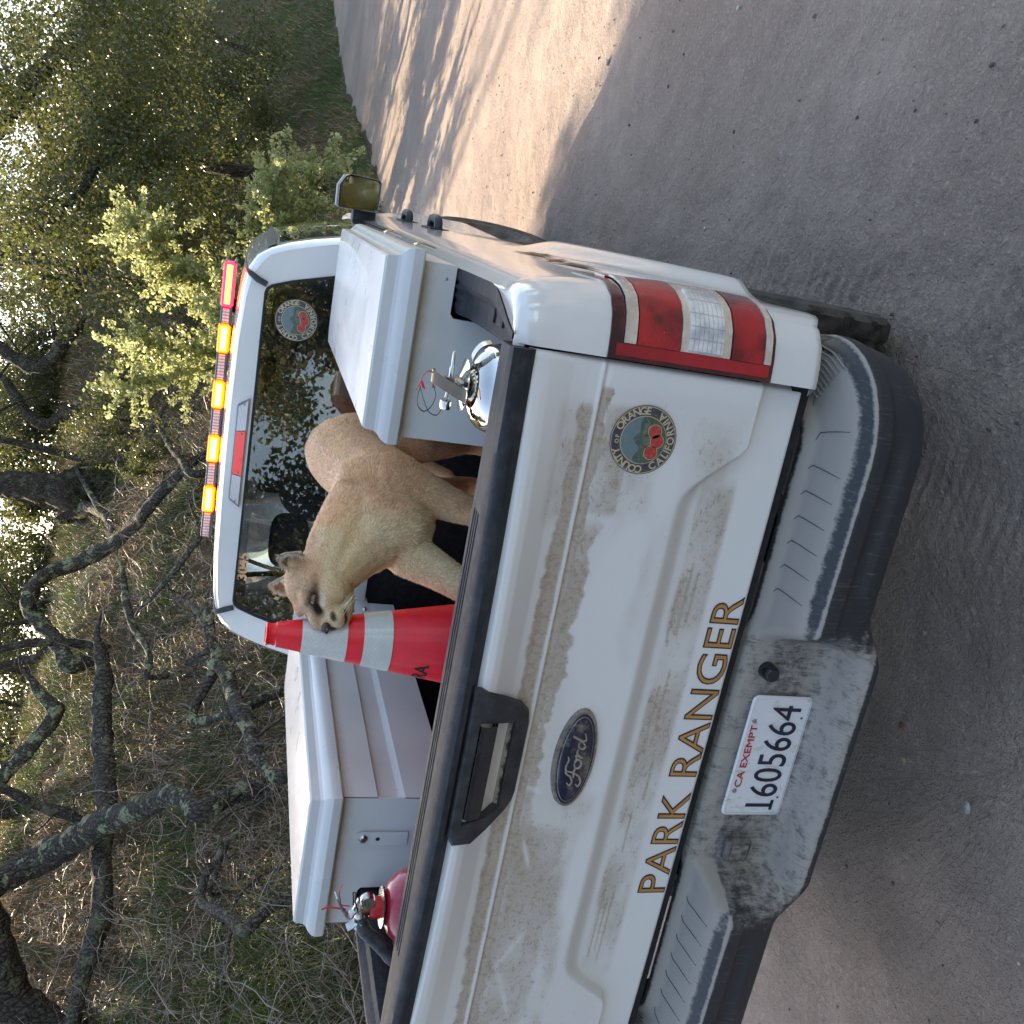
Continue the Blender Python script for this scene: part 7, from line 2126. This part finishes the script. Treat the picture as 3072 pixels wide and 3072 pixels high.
# eyes
eye_mat = NT('amber_eye'); eye_mat.set(color=(0.10, 0.045, 0.012), rough=0.05, coat=1.0)
pup = simple('pupil', (0.004, 0.004, 0.004), 0.05, coat=1.0)
def ball(name, c, r, mat, parent, axes=None):
    b = bmesh.new(); bmesh.ops.create_uvsphere(b, u_segments=20, v_segments=14, radius=1.0)
    for v in b.verts:
        q = v.co.copy(); rr = r if hasattr(r, '__len__') else (r, r, r)
        ax = axes or (Vector((1, 0, 0)), Vector((0, 1, 0)), Vector((0, 0, 1)))
        v.co = Vector(c) + ax[0] * q.x * rr[0] + ax[1] * q.y * rr[1] + ax[2] * q.z * rr[2]
    return bm_obj(name, b, mat, parent, 60)
for s in (1, -1):
    e = ball("eye", hp(.056, s * .0350, .0275), (.0140, .0130, .0112), eye_mat.m, lion, HA)
    ball("pupil", hp(.0632, s * .0380, .0275), (.0068, .0066, .0064), pup, e, HA)
# nose pad and nostrils
nose_mat = simple('brown_pink_nose', (0.10, 0.045, 0.038), 0.5, var=0.2, scale=80)
ns = ball("nose", hp(.117, 0, -.001), (.0115, .0190, .0125), nose_mat, lion, HA)
for s in (1, -1):
    ball("nostril", hp(.1265, s * .0100, -.004), (.004, .0055, .0045), pup, ns, HA)
# ears: cupped shells with pale rims
def ear(s):
    cups = []
    for iv in range(12):
        v_ = iv / 11
        wd = 0.033 * math.sqrt(max(0.0, 1 - (v_ * 0.99) ** 3.0)) * (0.92 + 0.10 * math.sin(v_ * 3)) * (1 + 0.05 * math.sin(v_ * 17 + s))
        row = []
        for iu in range(11):
            a = -1 + 2 * iu / 10
            f0 = -0.050 - 0.020 * (1 - a * a) * (1 - 0.55 * v_) + 0.006 * v_
            row.append(hp(f0 + 0.012 * abs(a) * (1 - v_), s * (0.054 + 0.014 * v_) + a * wd, 0.050 + 0.052 * v_ + 0.002 * math.sin(iu * 2.3 + s)))
        cups.append([tuple(p) for p in row])
    v, f = grid(np.array(cups))
    o = mesh_obj("ear", v, f, None, lion, smooth=True, mats=[])
    m = NT('ear_fur'); m.set(color=m.mix(m.ramp(m.noise(90, 4, .7), .4, .62), (0.26, 0.17, 0.12), (0.42, 0.31, 0.21)), rough=0.9); m.bump(m.noise(300, 3), .5, .002)
    o.data.materials.clear(); o.data.materials.append(m.m)
    so = o.modifiers.new("thick", 'SOLIDIFY'); so.thickness = 0.0045; so.offset = 0
    P = []
    # ragged pale fringe round the rim and inner ear hair
    rg = np.random.RandomState(31 + s)
    rim = [cups[i][0] for i in range(12)] + cups[11][1:-1] + [cups[i][-1] for i in range(11, -1, -1)]
    rim = np.array(rim); n = 800
    idx = rg.rand(n) * (len(rim) - 1.001); i0 = idx.astype(int); fr = (idx - i0)[:, None]
    b0 = rim[i0] * (1 - fr) + rim[i0 + 1] * fr
    cen_ = np.array(hp(-.055, s * .056, .075))
    d = b0 - cen_; d /= np.linalg.norm(d, axis=1)[:, None]
    d = d * .5 + np.array(HF) * .6 + rg.randn(n, 3) * .25; d /= np.linalg.norm(d, axis=1)[:, None]
    sd = np.cross(d, np.array(HF)) ; sd /= np.linalg.norm(sd, axis=1)[:, None] + 1e-9
    sd *= 0.0011
    L_ = (0.007 + 0.013 * rg.rand(n))[:, None]
    V = np.stack([b0 - sd, b0 + sd, b0 + d * L_], 1)
    fr_ = mesh_obj("ear_fringe", V.reshape(-1, 3), np.arange(n * 3).reshape(-1, 3), simple('pale_ear_hair', (0.80, 0.72, 0.58), 0.8), o)
    return o
ear(1); ear(-1)
# whiskers
parts = []
rw_ = random.Random(3)
for s in (1, -1):
    for k in range(6):
        p0 = hp(.100 + .006 * (k % 3), s * .030, -.026 - .005 * (k // 2))
        p2 = hp(.085 - .02 * rw_.random(), s * (.080 + .02 * rw_.random()), -.050 - .02 * rw_.random())
        p1 = (p0 + p2) / 2 + HU * 0.004
        V, F = tube_geo(catmull([p0, p1, p2], 4), [0.0007] * 5 + [0.0006, .0005, .0004, .0002], 4, False)
        mesh_obj("whisker", V, F, bpy.data.materials.get('straw_whisker') or simple('straw_whisker', (0.75, 0.65, 0.45), 0.5), lion)
